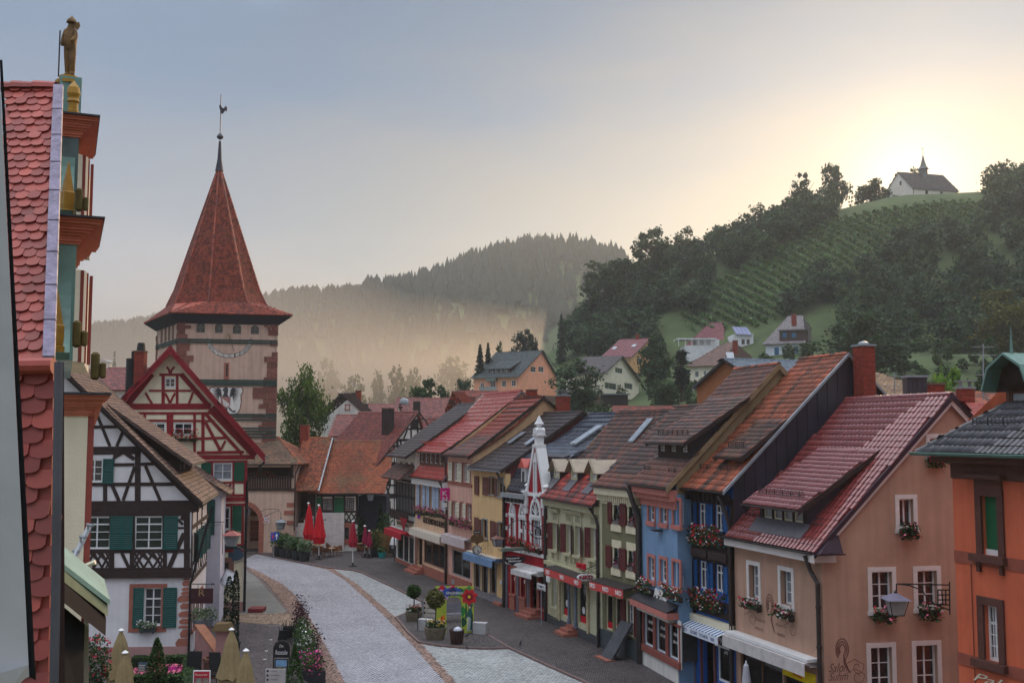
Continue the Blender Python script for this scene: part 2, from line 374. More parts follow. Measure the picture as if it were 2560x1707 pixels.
def tile_mesh_unit(shape):
 """one tile as a shared mesh: width 1 (x), length 1 (y, up-slope), thickness 1 (z)"""
 if shape=='scallop':
  a=[(-.5,.0)];pr=[(-.49,1.25),(-.49,.28),(-.38,.1),(-.2,.01),(0,-.02),(.2,.01),(.38,.1),(.49,.28),(.49,1.25)]
  z=lambda y:1.0-.75*max(0,y)
  vs=[(x,y,z(y))for x,y in pr]+[(x,y,z(y)-.55)for x,y in pr];n=len(pr)
  fs=[tuple(range(n))]+[(i,n+i,n+i+1,i+1)for i in range(n-1)]
 else:
  xs=[-.5,-.32,-.1,.12,.34,.5]if shape=='pan' else[-.485,.485];hz={'pan':[.35,.9,.55,.3,.5,.95]}.get(shape,[0,0])
  vs=[];n=len(xs)
  for x,h in zip(xs,hz):vs+=[(x,0,1+h*1.1),(x,1.2,.1+h*1.1),(x,0,.2)]
  fs=[]
  for i in range(n-1):a,b=3*i,3*i+3;fs+=[(a,b,b+1,a+1),(a+2,b+2,b,a)]
  fs+=[(2,0,1),(3*(n-1),3*(n-1)+2,3*(n-1)+1)]
 return vs,fs
def roof(parent,E0,E1,R1,R0,tw,th,m,shape='flat',thick=.03,slab=.12,base=None,name='roof',single=0,sag=0.0,jit=.006,poly=None,tones=None):
 E0,E1,R1,R0=map(V3,(E0,E1,R1,R0));U=E1-E0;Wd=np.linalg.norm(U);U/=Wd
 Nn=np.cross(U,R0-E0 if np.linalg.norm(R0-E0)>.01 else R1-E0);Nn/=np.linalg.norm(Nn);S=np.cross(Nn,U)
 pl=[((p-E0)@U,(p-E0)@S)for p in(E0,E1,R1,R0)]
 if poly is not None:pl=poly
 mb=MB();ns=8 if sag else 1
 for i in range(ns):
  f0,f1=i/ns,(i+1)/ns;o0,o1=-Nn*sag*math.sin(math.pi*f0),-Nn*sag*math.sin(math.pi*f1);q=[E0+(R0-E0)*f0+o0,E1+(R1-E1)*f0+o0,E1+(R1-E1)*f1+o1,E0+(R0-E0)*f1+o1]
  mb.hexa([p-Nn*slab for p in q]+[p-Nn*.012 for p in q])
 rb=mb.build(name,base or m,parent)
 us=[p[0]for p in pl];ss=[p[1]for p in pl];u0,u1=min(us),max(us);sl=max(ss)
 nc=max(1,round((u1-u0)/tw));tw=(u1-u0)/nc;nr=max(1,round(sl/th));th=sl/nr
 J,I=np.mgrid[0:nr,0:nc+1];off=(J%2)*.5 if shape in('scallop','flat')else 0*J
 cu=u0+(I+.5-off)*tw;cs=J*th
 cu,cs=cu.ravel(),cs.ravel();eps=.02
 P=np.stack([cu,cs+th*.5],1);k=in_poly(P,pl)
 cu,cs=cu[k],cs[k];n=len(cu)
 rnd=RNG.random(n)
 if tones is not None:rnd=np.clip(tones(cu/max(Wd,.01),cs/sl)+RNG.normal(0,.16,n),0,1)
 vs,fs=tile_mesh_unit(shape);vs=np.array(vs)
 jr=RNG.normal(0,1,(n,3))
 org=E0+np.outer(cu,U)+np.outer(cs,S)+np.outer(np.abs(jr[:,0])*jit,Nn)
 if sag:org=org-np.outer(sag*np.sin(np.pi*np.clip(cs/sl,0,1)),Nn)
 order=np.argsort(np.linalg.norm(org-CAM,axis=1));n1=min(single,n,300)
 if n1:
  me=bpy.data.meshes.new('roof_tile');vv=vs*np.array([tw,th,thick]);me.from_pydata(vv.tolist(),[],fs)
  b=base_of(parent);mes=[]
  for t in range(7):
   mm=me.copy();a=mm.attributes.new('rnd','FLOAT','FACE');a.data.foreach_set('value',[t/6]*len(fs));mm.materials.append(m);mes.append(mm)
  R=Matrix(((U[0],S[0],Nn[0]),(U[1],S[1],Nn[1]),(U[2],S[2],Nn[2])))
  for i in order[:n1]:
   o=link('roof_tile',mes[int(rnd[i]*6.99)],rb);o.matrix_local=Matrix.Translation(Vector(org[i]-b))@(R@Matrix.Rotation(jr[i,1]*jit*1.5,3,'Z')).to_4x4()
 rest=order[n1:]
 if len(rest):
  X=vs[:,0]*tw;Yv=vs[:,1]*th;Z=vs[:,2]*thick
  o3=org[rest];an=jr[rest,1]*jit*1.5
  x=X[None]-Yv[None]*an[:,None];y=Yv[None]+X[None]*an[:,None]
  Pt=o3[:,None,:]+x[...,None]*U+y[...,None]*S+Z[None,:,None]*Nn
  nv=len(vs);flat=Pt.reshape(-1,3)
  me=bpy.data.meshes.new('roof_tile');b=base_of(parent)
  me.vertices.add(len(flat));me.vertices.foreach_set('co',(flat-b).astype(np.float32).ravel())
  lt=np.array([len(f)for f in fs]);lv=np.concatenate([np.array(f)for f in fs]);nt=len(lv);kf=len(fs);m_=len(rest)
  me.loops.add(nt*m_);me.loops.foreach_set('vertex_index',(lv[None]+(np.arange(m_)*nv)[:,None]).astype(np.int32).ravel())
  me.polygons.add(kf*m_);st=np.concatenate([[0],np.cumsum(lt)[:-1]])
  me.polygons.foreach_set('loop_start',(st[None]+(np.arange(m_)*nt)[:,None]).astype(np.int32).ravel())
  a=me.attributes.new('rnd','FLOAT','FACE');a.data.foreach_set('value',np.repeat(rnd[rest],kf).astype(np.float32))
  me.materials.append(m);me.update(calc_edges=True);link('roof_tile',me,rb,kind='stuff')
 return rb
def ridge(parent,a,b,m,r=.11,L=.38,name='ridge_tile',single=True):
 a,b=V3(a),V3(b);d=b-a;T=np.linalg.norm(d);d/=T;n=max(1,round(T/L));x=np.cross(d,(0,0,1));x/=np.linalg.norm(x);z=np.cross(x,d)
 def cap(mb,o):
  rs=[(0,r*1.12),(T/n*1.02,r*.92)];vs=[];fs=[]
  for t,rr in rs:vs+=[o+d*t+x*math.cos(k*math.pi/5)*rr+z*(math.sin(k*math.pi/5)*rr-.04)for k in range(6)]
  for k in range(5):fs.append((k,k+1,k+7,k+6))
  fs.append((0,1,2,3,4,5));mb.add(vs,fs)
 if single and n<=60:
  for i in range(n):mb=MB();cap(mb,a+d*T*i/n);mb.build(name,m,parent)
 else:
  mb=MB()
  for i in range(n):cap(mb,a+d*T*i/n)
  mb.build(name,m,parent,kind='stuff')
def gutter(parent,a,b,r=.07,m=PIPE):
 a,b=V3(a),V3(b);d=b-a;L=np.linalg.norm(d);d/=L;x=np.cross(d,(0,0,1));vs=[];fs=[]
 for p in(a,b):vs+=[p+x*math.cos(math.pi+k*math.pi/6)*r+np.array([0,0,math.sin(math.pi+k*math.pi/6)*r])for k in range(7)]
 for k in range(6):fs.append((k,k+1,k+8,k+7))
 mb=MB().add(vs,fs);mb.tube([a+x*r,b+x*r],.012,4);mb.tube([a-x*r,b-x*r],.012,4)
 return mb.build('gutter',m,parent)
def downpipe(parent,pts,r=.05,m=PIPE):
 mb=MB();mb.tube(pts,r,8)
 for i in range(len(pts)-1):
  a,b=V3(pts[i]),V3(pts[i+1])
  if abs(a[2]-b[2])>2:
   for t in np.linspace(.15,.9,4):mb.lathe(a+(b-a)*t,[(r*1.25,-.04),(r*1.25,.04)],8)
 return mb.build('downpipe',m,parent)
def chimney(parent,c,sx,sy,z0,z1,ux=(1,0),m=BRICK,cap='flat',name='chimney',single=False):
 ux=V3((*ux,0));ux/=np.linalg.norm(ux);uy=np.array([-ux[1],ux[0],0]);c=V3((c[0],c[1],0));mb=MB()
 mb.box(c+[0,0,(z0+z1)/2],sx-.03,sy-.03,z1-z0,ux,uy)
 o=mb.build(name,MORTAR,parent)
 bm_=MB();bh,bl=.085,.26;rows=int((z1-z0)/bh)
 for k in range(rows):
  z=z0+(k+.5)*bh
  for(e,f,len_,dp)in((ux,-uy,sx,sy),(ux,uy,sx,sy),(uy,ux,sy,sx),(uy,-ux,sy,sx)):
   nb=max(2,round(len_/bl));bw=len_/nb
   for i in range(nb+(k%2)):
    t0=max(-len_/2,-len_/2+(i-(k%2)*.5)*bw+.006);t1=min(len_/2,-len_/2+(i+1-(k%2)*.5)*bw-.006)
    if t1-t0<.03:continue
    bm_.box(c+e*(t0+t1)/2+f*(dp/2-.012)+[0,0,z],t1-t0,.035+random.random()*.006,bh-.014,e,f,(0,0,1))
 bm_.build('brick',m,o,kind='stuff')
 mb=MB();mb.box(c+[0,0,z1+.04],sx+.1,sy+.1,.08,ux,uy)
 if cap=='hood':
  for s in(-1,1):mb.box(c+ux*s*sx*.35+[0,0,z1+.2],.03,sy*.6,.3,ux,uy)
  mb.box(c+[0,0,z1+.37],sx*1.25,sy*1.2,.04,ux,uy)
 if cap=='dome':mb.lathe(c+[0,0,z1+.08],[(sx*.38,0),(sx*.3,.1),(.02,.16)],10)
 mb.build('chimney_cap',ZINC if cap in('dome','hood')else MORTAR,o)
 return o
def snow_guard(parent,a,b,h=.25,nrm=(0,0,1),m=BLACKM):
 a,b,nrm=V3(a),V3(b),V3(nrm);mb=MB();n=max(3,int(np.linalg.norm(b-a)/.14))
 mb.tube([a+nrm*h,b+nrm*h],.014,4);mb.tube([a+nrm*h*.35,b+nrm*h*.35],.012,4)
 for i in range(n+1):
  p=a+(b-a)*i/n;mb.tube([p+nrm*.02,p+nrm*h],.007 if i%4 else.02,4)
 return mb.build('snow_guard',m,parent)
 # ------------------------------------------------------------------ terrain
def sm(a,b,x):
 t=np.clip((np.asarray(x,float)-a)/(b-a),0,1);return t*t*(3-2*t)
def terr(X,Y):
 X=np.asarray(X,float);Y=np.asarray(Y,float)
 low=sm(125,235,Y)*(17*sm(-75,-5,X)+11*sm(20,75,X))
 crest=np.interp(X,[-40,-20,-9,2,13,20,40,65,80,105,125,170,300,600],[0,2,6,15,20,25,37,41,47,55,60,62,60,50])
 hill=crest*sm(232,345,Y)*(1-.55*sm(430,650,Y))
 cf=np.interp(X,[-900,-450,-400,-300,-240,-200,-160,-120,-85,-60,-30,10,60,100,130,170,900],[85,95,100,112,120,128,132,138,146,156,166,174,172,162,90,40,30])  # hidden right end of the far crest lowered to let sun onto the mist
 far=cf*sm(560,1000,Y)+4*np.sin(X*.021+Y*.013)*sm(500,700,Y)
 return np.maximum(low+hill,far)-.14
def terrain():
 xs=np.concatenate([np.linspace(-900,-120,40),np.linspace(-112,260,94),np.linspace(270,700,26)]);ys=np.concatenate([np.linspace(-60,110,18),np.linspace(115,480,92),np.linspace(490,1250,60)])
 X,Y=np.meshgrid(xs,ys);Z=terr(X,Y);v=np.stack([X,Y,Z],-1).reshape(-1,3);nx,ny=len(xs),len(ys)
 fs=[(j*nx+i,j*nx+i+1,(j+1)*nx+i+1,(j+1)*nx+i)for j in range(ny-1)for i in range(nx-1)]
 me=bpy.data.meshes.new('terrain');me.from_pydata(v.tolist(),[],fs);me.materials.append(mat('meadow',(70,84,48),rough=.95,var=.35,scale=.08,bump=.5,bscale=1.2,bdist=.3));me.polygons.foreach_set('use_smooth',[True]*len(fs));me.update()
 tag(link('terrain',me),kind='structure')
terrain()
def on_terrain(px,Y):
 X=(px-1280)/F*Y*1.0;return np.array([X,Y,float(terr(X,Y))])
 # air: one even haze box round everything, and the bank of valley mist behind the town
def airbox(name,plan,z,dens,col,g):
 n=len(plan);mb=MB().add([(x,y,z[0])for x,y in plan]+[(x,y,z[1])for x,y in plan],[tuple(range(n))[::-1],tuple(range(n,2*n))]+[(i,(i+1)%n,n+(i+1)%n,n+i)for i in range(n)])
 m=bpy.data.materials.new(name);m.use_nodes=True;nt=m.node_tree;nt.nodes.clear();o=nt.nodes.new('ShaderNodeOutputMaterial');v=nt.nodes.new('ShaderNodeVolumePrincipled')
 v.inputs['Color'].default_value=(*col,1);v.inputs['Density'].default_value=dens;v.inputs['Anisotropy'].default_value=g;nt.links.new(v.outputs[0],o.inputs['Volume'])
 return mb.build(name,m,kind='stuff')
airbox('haze',[(-960,-70),(760,-70),(760,1300),(-960,1300)],(-1.4,245),.00027,(.82,.92,1.0),.45)
airbox('mist',[(-900,185),(-45,185),(-26,262),(10,300),(14,640),(-900,640)],(-1.2,46),.0032,(1.0,.94,.86),.7)
# ------------------------------------------------------------------ street surfaces (pavement level z=0, carriageway 8 cm lower)
RZ=-.08
def ground_poly(name,pts,m,z,thick=0,parent=None):
 pts=[V3((p[0],p[1],z))for p in pts];mb=MB()
 if thick:mb.prism(pts,(0,0,-thick))
 else:mb.add(pts,[tuple(range(len(pts)))])
 return tag(mb.build(name,m),kind='structure')
px_=lambda L,z=0.0:[gnd(*p,z)for p in L]
ASPH=mat('setts_bed',(92,86,84),rough=.8,var=.2,scale=.6,bump=.5,bscale=16,bdist=.02)
PAVE=mat('pavement_setts',(88,82,82),rough=.62,var=.22,scale=.35,spec=.35,attr=.22)
ROADM=mat('road_setts',(158,156,162),rough=.5,var=.14,scale=.3,spec=.4,attr=.16)
LANEM=mat('lane_setts',(158,160,160),rough=.52,var=.16,scale=.3,spec=.4,attr=.2)
BROWNM=mat('brown_setts',(142,116,104),rough=.65,var=.25,scale=.8,spec=.35,attr=.3)
KERBM=mat('kerb_stone',(112,92,88),rough=.8,var=.2)
LEFT_E=[(612,1398),(615,1415),(650,1430),(707,1460),(740,1490),(760,1522),(790,1570),(825,1632),(862,1707),(905,1800)]
RIGHT_E=[(640,1384),(720,1400),(815,1422),(860,1447),(922,1502),(970,1547),(1050,1632),(1115,1707),(1190,1800)]
STRIP_R=[(660,1384),(735,1400),(835,1423),(890,1457),(955,1512),(1010,1560),(1075,1632),(1142,1707),(1222,1800)]
KERB_R=[(560,1366),(640,1380),(700,1394),(775,1410),(817,1417.5),(882,1424),(905,1430),(975,1462),(1025,1487),(1057,1502),(1120,1535),(1210,1580),(1271,1616),(1370,1661),(1480,1710),(1700,1815)]
ISL=[(990,1541),(1022,1528),(1060,1505),(1210,1580),(1271,1617),(1225,1619),(1160,1617),(1095,1611),(1048,1603),(1020,1578)]
ground_poly('road',[(-70,10,0),(45,10,0),(45,118,0),(-70,118,0)],ASPH,RZ-.03)
def setts(name,poly,m,z,pitch,gap=.012,h=.03,ang=0.0,jit=.12,arc=0.0,ymax=130,aspect=1.0):
 poly=[(p[0],p[1])for p in poly];c,s=math.cos(ang),math.sin(ang)
 A=np.array(poly);q=np.stack([A[:,0]*c+A[:,1]*s,-A[:,0]*s+A[:,1]*c],1);lo,hi=q.min(0),q.max(0)
 px,py=pitch*aspect,pitch
 J,I=np.mgrid[0:int((hi[1]-lo[1])/py)+1,0:int((hi[0]-lo[0])/px)+1]
 x=lo[0]+(I+(J%2)*.5)*px;y=lo[1]+J*py
 if arc:y=y+arc*np.cos(2*np.pi*x/2.6)
 x,y=x.ravel()+RNG.normal(0,jit*px*.35,x.size),y.ravel()+RNG.normal(0,jit*py*.35,y.size)
 X,Y=x*c-y*s,x*s+y*c
 k=in_poly(np.stack([X,Y],1),poly)&(Y<ymax)&(Y>40);X,Y=X[k],Y[k];n=len(X)
 a=ang+RNG.normal(0,jit*.5,n);hx=(px-gap)/2*(1+RNG.normal(0,.06,n));hy=(py-gap)/2*(1+RNG.normal(0,.06,n));zt=z+RNG.normal(0,.004,n)
 cc,ss=np.cos(a),np.sin(a);tl=RNG.normal(0,.02,(n,2))
 def ring(k_,zz,tilt):
  o=[]
  for sx,sy in((-1,-1),(1,-1),(1,1),(-1,1)):
   dx,dy=sx*hx*k_,sy*hy*k_
   o.append(np.stack([X+dx*cc-dy*ss,Y+dx*ss+dy*cc,zz+(dx*tl[:,0]+dy*tl[:,1])*tilt],1))
  return o
 t,b=ring(.86,zt,1),ring(1.0,zt-h,0)
 Q=[np.stack(t,1)]+[np.stack([b[i],b[(i+1)%4],t[(i+1)%4],t[i]],1)for i in range(4)]
 V=np.concatenate(Q);r=np.tile(RNG.random(n),5)
 return tag(quads(name,V,r,m),kind='stuff')
setts('road_cobble',px_(LEFT_E+RIGHT_E[::-1],RZ),ROADM,RZ,.135,ang=.35,arc=.3)
setts('lane_cobble',px_([(720,1400),(775,1411),(882,1425),(905,1431),(1057,1503)]+[(1022,1529),(990,1542),(1020,1580),(1048,1605),(1160,1619),(1271,1618),(1480,1711),(1700,1815)]+[p for p in STRIP_R[::-1]if p[1]>1405],RZ),LANEM,RZ+.004,.15,ang=.33,aspect=1.25)
setts('gutter_cobble',px_(RIGHT_E[1:]+STRIP_R[1:][::-1],RZ),BROWNM,RZ+.012,.17,ang=.3,jit=.3,gap=.03)
LB=[(600,1412),(618,1418),(665,1455),(707,1505),(722,1530),(737,1563),(760,1610),(790,1660),(815,1707),(850,1800)]
setts('verge_cobble',px_(LEFT_E+LB[::-1],RZ),BROWNM,RZ+.015,.17,ang=.4,jit=.3,gap=.03)
setts('crossing_cobble',px_([(560,1535),(722,1531),(742,1568),(700,1560),(640,1557),(560,1553)],0),mat('tan_setts',(150,128,108),rough=.7,var=.25,attr=.3),.012,.19,ang=.1,jit=.25,gap=.03)
kr=px_(KERB_R)
right=kr+[np.array([30,30,0]),np.array([45,118,0]),np.array([-40,118,0])]
ground_poly('pavement',right,ASPH,-.03,.12)
setts('pavement_sett',kr+[np.array([14,34,0]),np.array([-8,93,0]),np.array([-14,99,0]),np.array([-26,101,0])],PAVE,0,.115,gap=.014,h=.03,ang=.33)
ground_poly('traffic_island',px_(ISL),ASPH,-.03,.1)
setts('island_sett',px_(ISL),PAVE,0,.115,gap=.014,ang=.2)
lft=px_([(600,1412),(640,1438),(690,1492),(722,1528),(700,1533),(560,1535)])
ground_poly('left_pavement',[(-70,60,0),(-70,100,0),(-25,100,0)]+lft[:-1]+[lft[-1]],mat('fine_asphalt',(112,110,106),rough=.7,var=.18,scale=.5,bump=.4,bscale=40),-.004,.09)
ground_poly('plaza',[(-60,20,0)]+px_([(560,1533),(700,1533),(722,1531),(737,1563),(760,1610),(790,1660),(815,1707),(850,1800)])[::-1]+[(-60,66.0,0)],ASPH,-.03,.08)
setts('plaza_sett',px_([(480,1556),(640,1558),(735,1572),(757,1612),(786,1662),(812,1709),(846,1800),(300,1800),(300,1640)]),mat('plaza_setts',(94,86,86),rough=.6,var=.2,scale=.4,attr=.25),.004,.13,gap=.02,arc=.25,ang=.1)
def kerb(L,w=.12,top=.02,name='kerb',rev=1):
 P=px_(L);mb=MB()
 for i in range(len(P)-1):
  a,b=P[i],P[i+1];d=(b-a);LL=np.linalg.norm(d);d/=LL;x=np.array([-d[1],d[0],0]);n=max(1,int(LL/.9))
  for k in range(n):
   p,q=a+d*LL*(k+.01)/n,a+d*LL*(k+.99)/n
   mb.hexa([p-x*w/2-[0,0,.1],q-x*w/2-[0,0,.1],q+x*w/2-[0,0,.1],p+x*w/2-[0,0,.1],p-x*w/2+[0,0,top],q-x*w/2+[0,0,top],q+x*w/2+[0,0,top],p+x*w/2+[0,0,top]])
 return tag(mb.build(name,KERBM),kind='structure')
kerb(KERB_R[1:10]);kerb(KERB_R[11:]);kerb(ISL[4:]+[ISL[0],ISL[1]]);kerb([(600,1413),(640,1439),(690,1492),(720,1527),(714,1531),(700,1534),(630,1535)])
# ------------------------------------------------------------------ foliage
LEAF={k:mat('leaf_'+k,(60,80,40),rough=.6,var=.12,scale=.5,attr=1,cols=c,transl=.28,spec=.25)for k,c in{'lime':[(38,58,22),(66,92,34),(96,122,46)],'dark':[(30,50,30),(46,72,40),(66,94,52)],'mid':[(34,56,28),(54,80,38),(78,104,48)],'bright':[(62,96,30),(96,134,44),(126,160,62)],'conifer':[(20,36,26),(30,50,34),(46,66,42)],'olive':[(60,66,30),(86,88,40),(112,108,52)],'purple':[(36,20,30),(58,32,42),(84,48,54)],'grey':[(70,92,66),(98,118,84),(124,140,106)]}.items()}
BARK=mat('bark',(74,62,52),rough=.95,var=.3,scale=5,bump=.5)
def leafq(P,size,up=.3,flat=0.0):
 n=len(P);nv=RNG.normal(0,1,(n,3));nv[:,2]=np.abs(nv[:,2])+up;nv/=np.linalg.norm(nv,axis=1)[:,None]
 a=np.cross(nv,RNG.normal(0,1,(n,3)));a/=np.linalg.norm(a,axis=1)[:,None];b=np.cross(nv,a)
 s=(np.asarray(size)*(.6+.8*RNG.random(n)))[:,None]*.5
 return np.stack([P-a*s,P-b*s*.62,P+a*s,P+b*s*.62],1)
def in_ell(n,shell=.55):
 d=RNG.normal(0,1,(n,3));d/=np.linalg.norm(d,axis=1)[:,None];return d*(shell+(1-shell)*RNG.random(n)[:,None]**.6)
def crown_pts(kind,n):
 P=[];R=[]
 if kind=='conifer':
  t=RNG.random(n)**.75;L=14;k=np.floor(t*L)/L;fr=(t*L)%1
  rad=.19*(1-k)**.9*(.35+.65*fr)*(.5+.6*RNG.random(n))+.008;a=RNG.random(n)*6.283;bump=1+.3*np.sin(a*5+k*40)
  z=1-(1-t)*.93;z=.06+.94*(1-t)if False else 1-t*.94
  rad=.2*(t**.85)*(.3+.7*((t*L)%1))*(.45+.65*RNG.random(n))*bump+.006
  return np.stack([rad*np.cos(a),rad*np.sin(a),z-rad*.35],1),np.clip(.25+.5*((t*L)%1)+RNG.normal(0,.2,n),0,1)
 spec={'broad':(44,.27,.105,.34,.58,.36),'tall':(44,.19,.085,.3,.58,.4),'column':(26,.05,.06,.1,.52,.46),'open':(52,.3,.085,.4,.6,.36),'bush':(26,.3,.14,.0,.42,.38)}[kind]
 nb,rr,br,z0,zc,zr=spec
 for i in range(nb):
  d=in_ell(1,.3)[0]if i%4 else in_ell(1,.0)[0];c=np.array([d[0]*rr,d[1]*rr,zc+d[2]*zr]);r=br*(.65+.6*random.random())*(1-.35*max(0,(c[2]-zc)/zr))
  m=n//nb;q=in_ell(m,.5);lump=1+.25*np.sin(q[:,0]*9+i)*np.cos(q[:,1]*8-i)
  P.append(c+q*np.array([r,r,r*.8])*lump[:,None]);R.append(np.clip(.42+.32*q[:,2]+RNG.normal(0,.22,m)+random.uniform(-.12,.12),0,1))  # leaf tint grows paler towards the top of each clump
 P=np.concatenate(P);R=np.concatenate(R);q=RNG.random(len(P))<.16;P[q]+=RNG.normal(0,br*.3,(q.sum(),3));P[:,2]=np.minimum(P[:,2],1.0);return P,R
TREES={}
def tree(name,label,kind,leaf,base,h,wscale=1.0,n=2600,lsize=.05,group=None,rot=None,cat='tree',variant=0):
 key=(kind,leaf,n,lsize,variant)
 if key not in TREES:
  P,R=crown_pts(kind,n);V=leafq(P,lsize,.25)
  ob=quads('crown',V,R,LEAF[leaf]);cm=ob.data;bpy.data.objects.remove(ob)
  mb=MB();top=.9 if kind=='conifer' else.72
  mb.tube([(0,0,-.03),(.008,0,.25),(-.006,.006,.5),(0,0,top)],[.024,.018,.012,.004],7)
  if kind!='conifer':
   for i in range(9):
    a=random.random()*6.28;z0=.22+.4*random.random();L=(.12+.16*random.random())*(.3 if kind=='column' else 1)
    mb.tube([(0,0,z0),(math.cos(a)*L*.5,math.sin(a)*L*.5,z0+L*.55),(math.cos(a)*L,math.sin(a)*L,z0+L*1.05)],[.009,.006,.002],5)
  ob=mb.build('trunk',BARK);tm=ob.data;bpy.data.objects.remove(ob);TREES[key]=(cm,tm)
 cm,tm=TREES[key];t=thing(name,label,cat,base,group)
 t.scale=(h*wscale,h*wscale,h);t.rotation_euler[2]=random.random()*6.28 if rot is None else rot
 for nm,me in(('crown',cm),('trunk',tm)):
  o=bpy.data.objects.new(nm,me);COL.objects.link(o);o.parent=t
 return t
FLOWER={k:mat('blossom_'+k,c,rough=.6,var=.1,attr=.3,transl=.2)for k,c in{'pink':(206,76,136),'red':(196,26,40),'white':(232,228,226),'crimson':(170,24,52),'magenta':(206,40,150),'yellow':(226,190,40),'rose':(236,130,160),'orange':(214,90,40)}.items()}
PLANTER=mat('planter_dark',(58,48,46),rough=.8,var=.2)
def flower_box(label,w,u0,u1,z,cols=('pink',),h=.42,depth=.3,leaf='mid',trail=.2,group='flower boxes on the houses',d0=.06,nl=150,nf=70,name='flower_box',box=True,pm=None):
 """box bracketed to wall w below a sill at height z: planter, foliage, blossoms"""
 L=u1-u0;c=w.pt((u0+u1)/2,z-.1,d0+.09);t=thing(name,label,'flower box',c,group)
 if box:
  mb=MB();mb.wb(w,u0+.03,u1-.03,z-.17,z+.0,d0,d0+.17);mb.wb(w,u0+.015,u1-.015,z-.03,z+.012,d0-.01,d0+.18)
  for s in(u0+.12,u1-.12):mb.wb(w,s-.012,s+.012,z-.24,z-.17,0,d0+.15)
  mb.build('planter',pm or PLANTER,t)
 def pts(n,zlo,zhi,dep):
  u=RNG.uniform(u0-.06,u1+.06,n);q=RNG.random(n);zz=z+zlo+(zhi-zlo)*q;d=d0+.09+RNG.normal(0,dep*.35,n)+dep*.35
  return w.O+np.outer(u,w.U)+np.outer(np.maximum(d,.03),w.N)+np.outer(zz,(0,0,1))
 lump=lambda P:P
 P=pts(nl,-trail,h*.8,depth);quads('foliage',leafq(P,.13),RNG.random(nl),LEAF[leaf],t,kind='stuff')
 for k,c in enumerate(cols):
  m=nf//len(cols);P=pts(m,-trail*.8 if len(cols)>1 else.02,h,depth*1.1);P+=w.N*.03
  quads('blossom',leafq(P,.12,0),RNG.random(m),FLOWER[c],t,kind='stuff')
 return t
 # ------------------------------------------------------------------ roof tile materials
def rt(name,cols,rough=.5,moss=None,coat=0,var=.16):return mat(name,(120,70,60),rough=rough,var=var,scale=1.2,attr=1,cols=cols,moss=moss,coat=coat,spec=.45)
R_GLOSS=rt('tiles_glossy_red',[(186,62,58),(196,74,66),(182,66,60)],.16,coat=1,var=.06)
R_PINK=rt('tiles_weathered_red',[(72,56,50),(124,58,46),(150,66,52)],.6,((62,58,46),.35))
R_YEL=rt('tiles_black_brown',[(52,46,48),(64,54,56),(84,66,62)],.5,((60,62,50),.3))
R_SLATE=rt('slates_blue',[(52,58,70),(66,72,86),(88,94,106)],.34,coat=.25)
R_BROWN=rt('tiles_brown',[(58,46,46),(84,62,58),(128,74,58)],.5,((90,84,60),.4))
R_MIX=rt('tiles_red_black',[(44,42,48),(150,60,50),(186,70,58)],.4,coat=.2)
R_ORNG=rt('tiles_orange_old',[(70,54,48),(136,78,58),(182,96,68)],.6,((58,54,46),.5))
R_ENGO=rt('tiles_engobed_red',[(118,50,50),(126,55,54),(132,58,56)],.24,coat=.9,var=.06)
R_TOWER=rt('tiles_tower',[(104,46,38),(146,66,50),(170,80,58)],.65,((88,70,56),.35))
R_FACH=rt('tiles_brick_red',[(96,48,44),(120,58,52),(142,72,64)],.5,coat=.15)
R_BW=rt('tiles_grey_brown',[(74,58,54),(104,78,68),(128,96,82)],.6,((70,66,54),.4))
R_DARK=rt('tiles_charcoal',[(42,42,48),(58,56,62),(74,70,76)],.42,coat=.2)
R_RUST=rt('tiles_rust',[(92,56,42),(138,72,48),(168,92,60)],.7,((104,98,70),.6))
R_TH=rt('tiles_coral',[(134,58,52),(156,68,60),(172,80,68)],.55,((96,64,56),.35),var=.2)
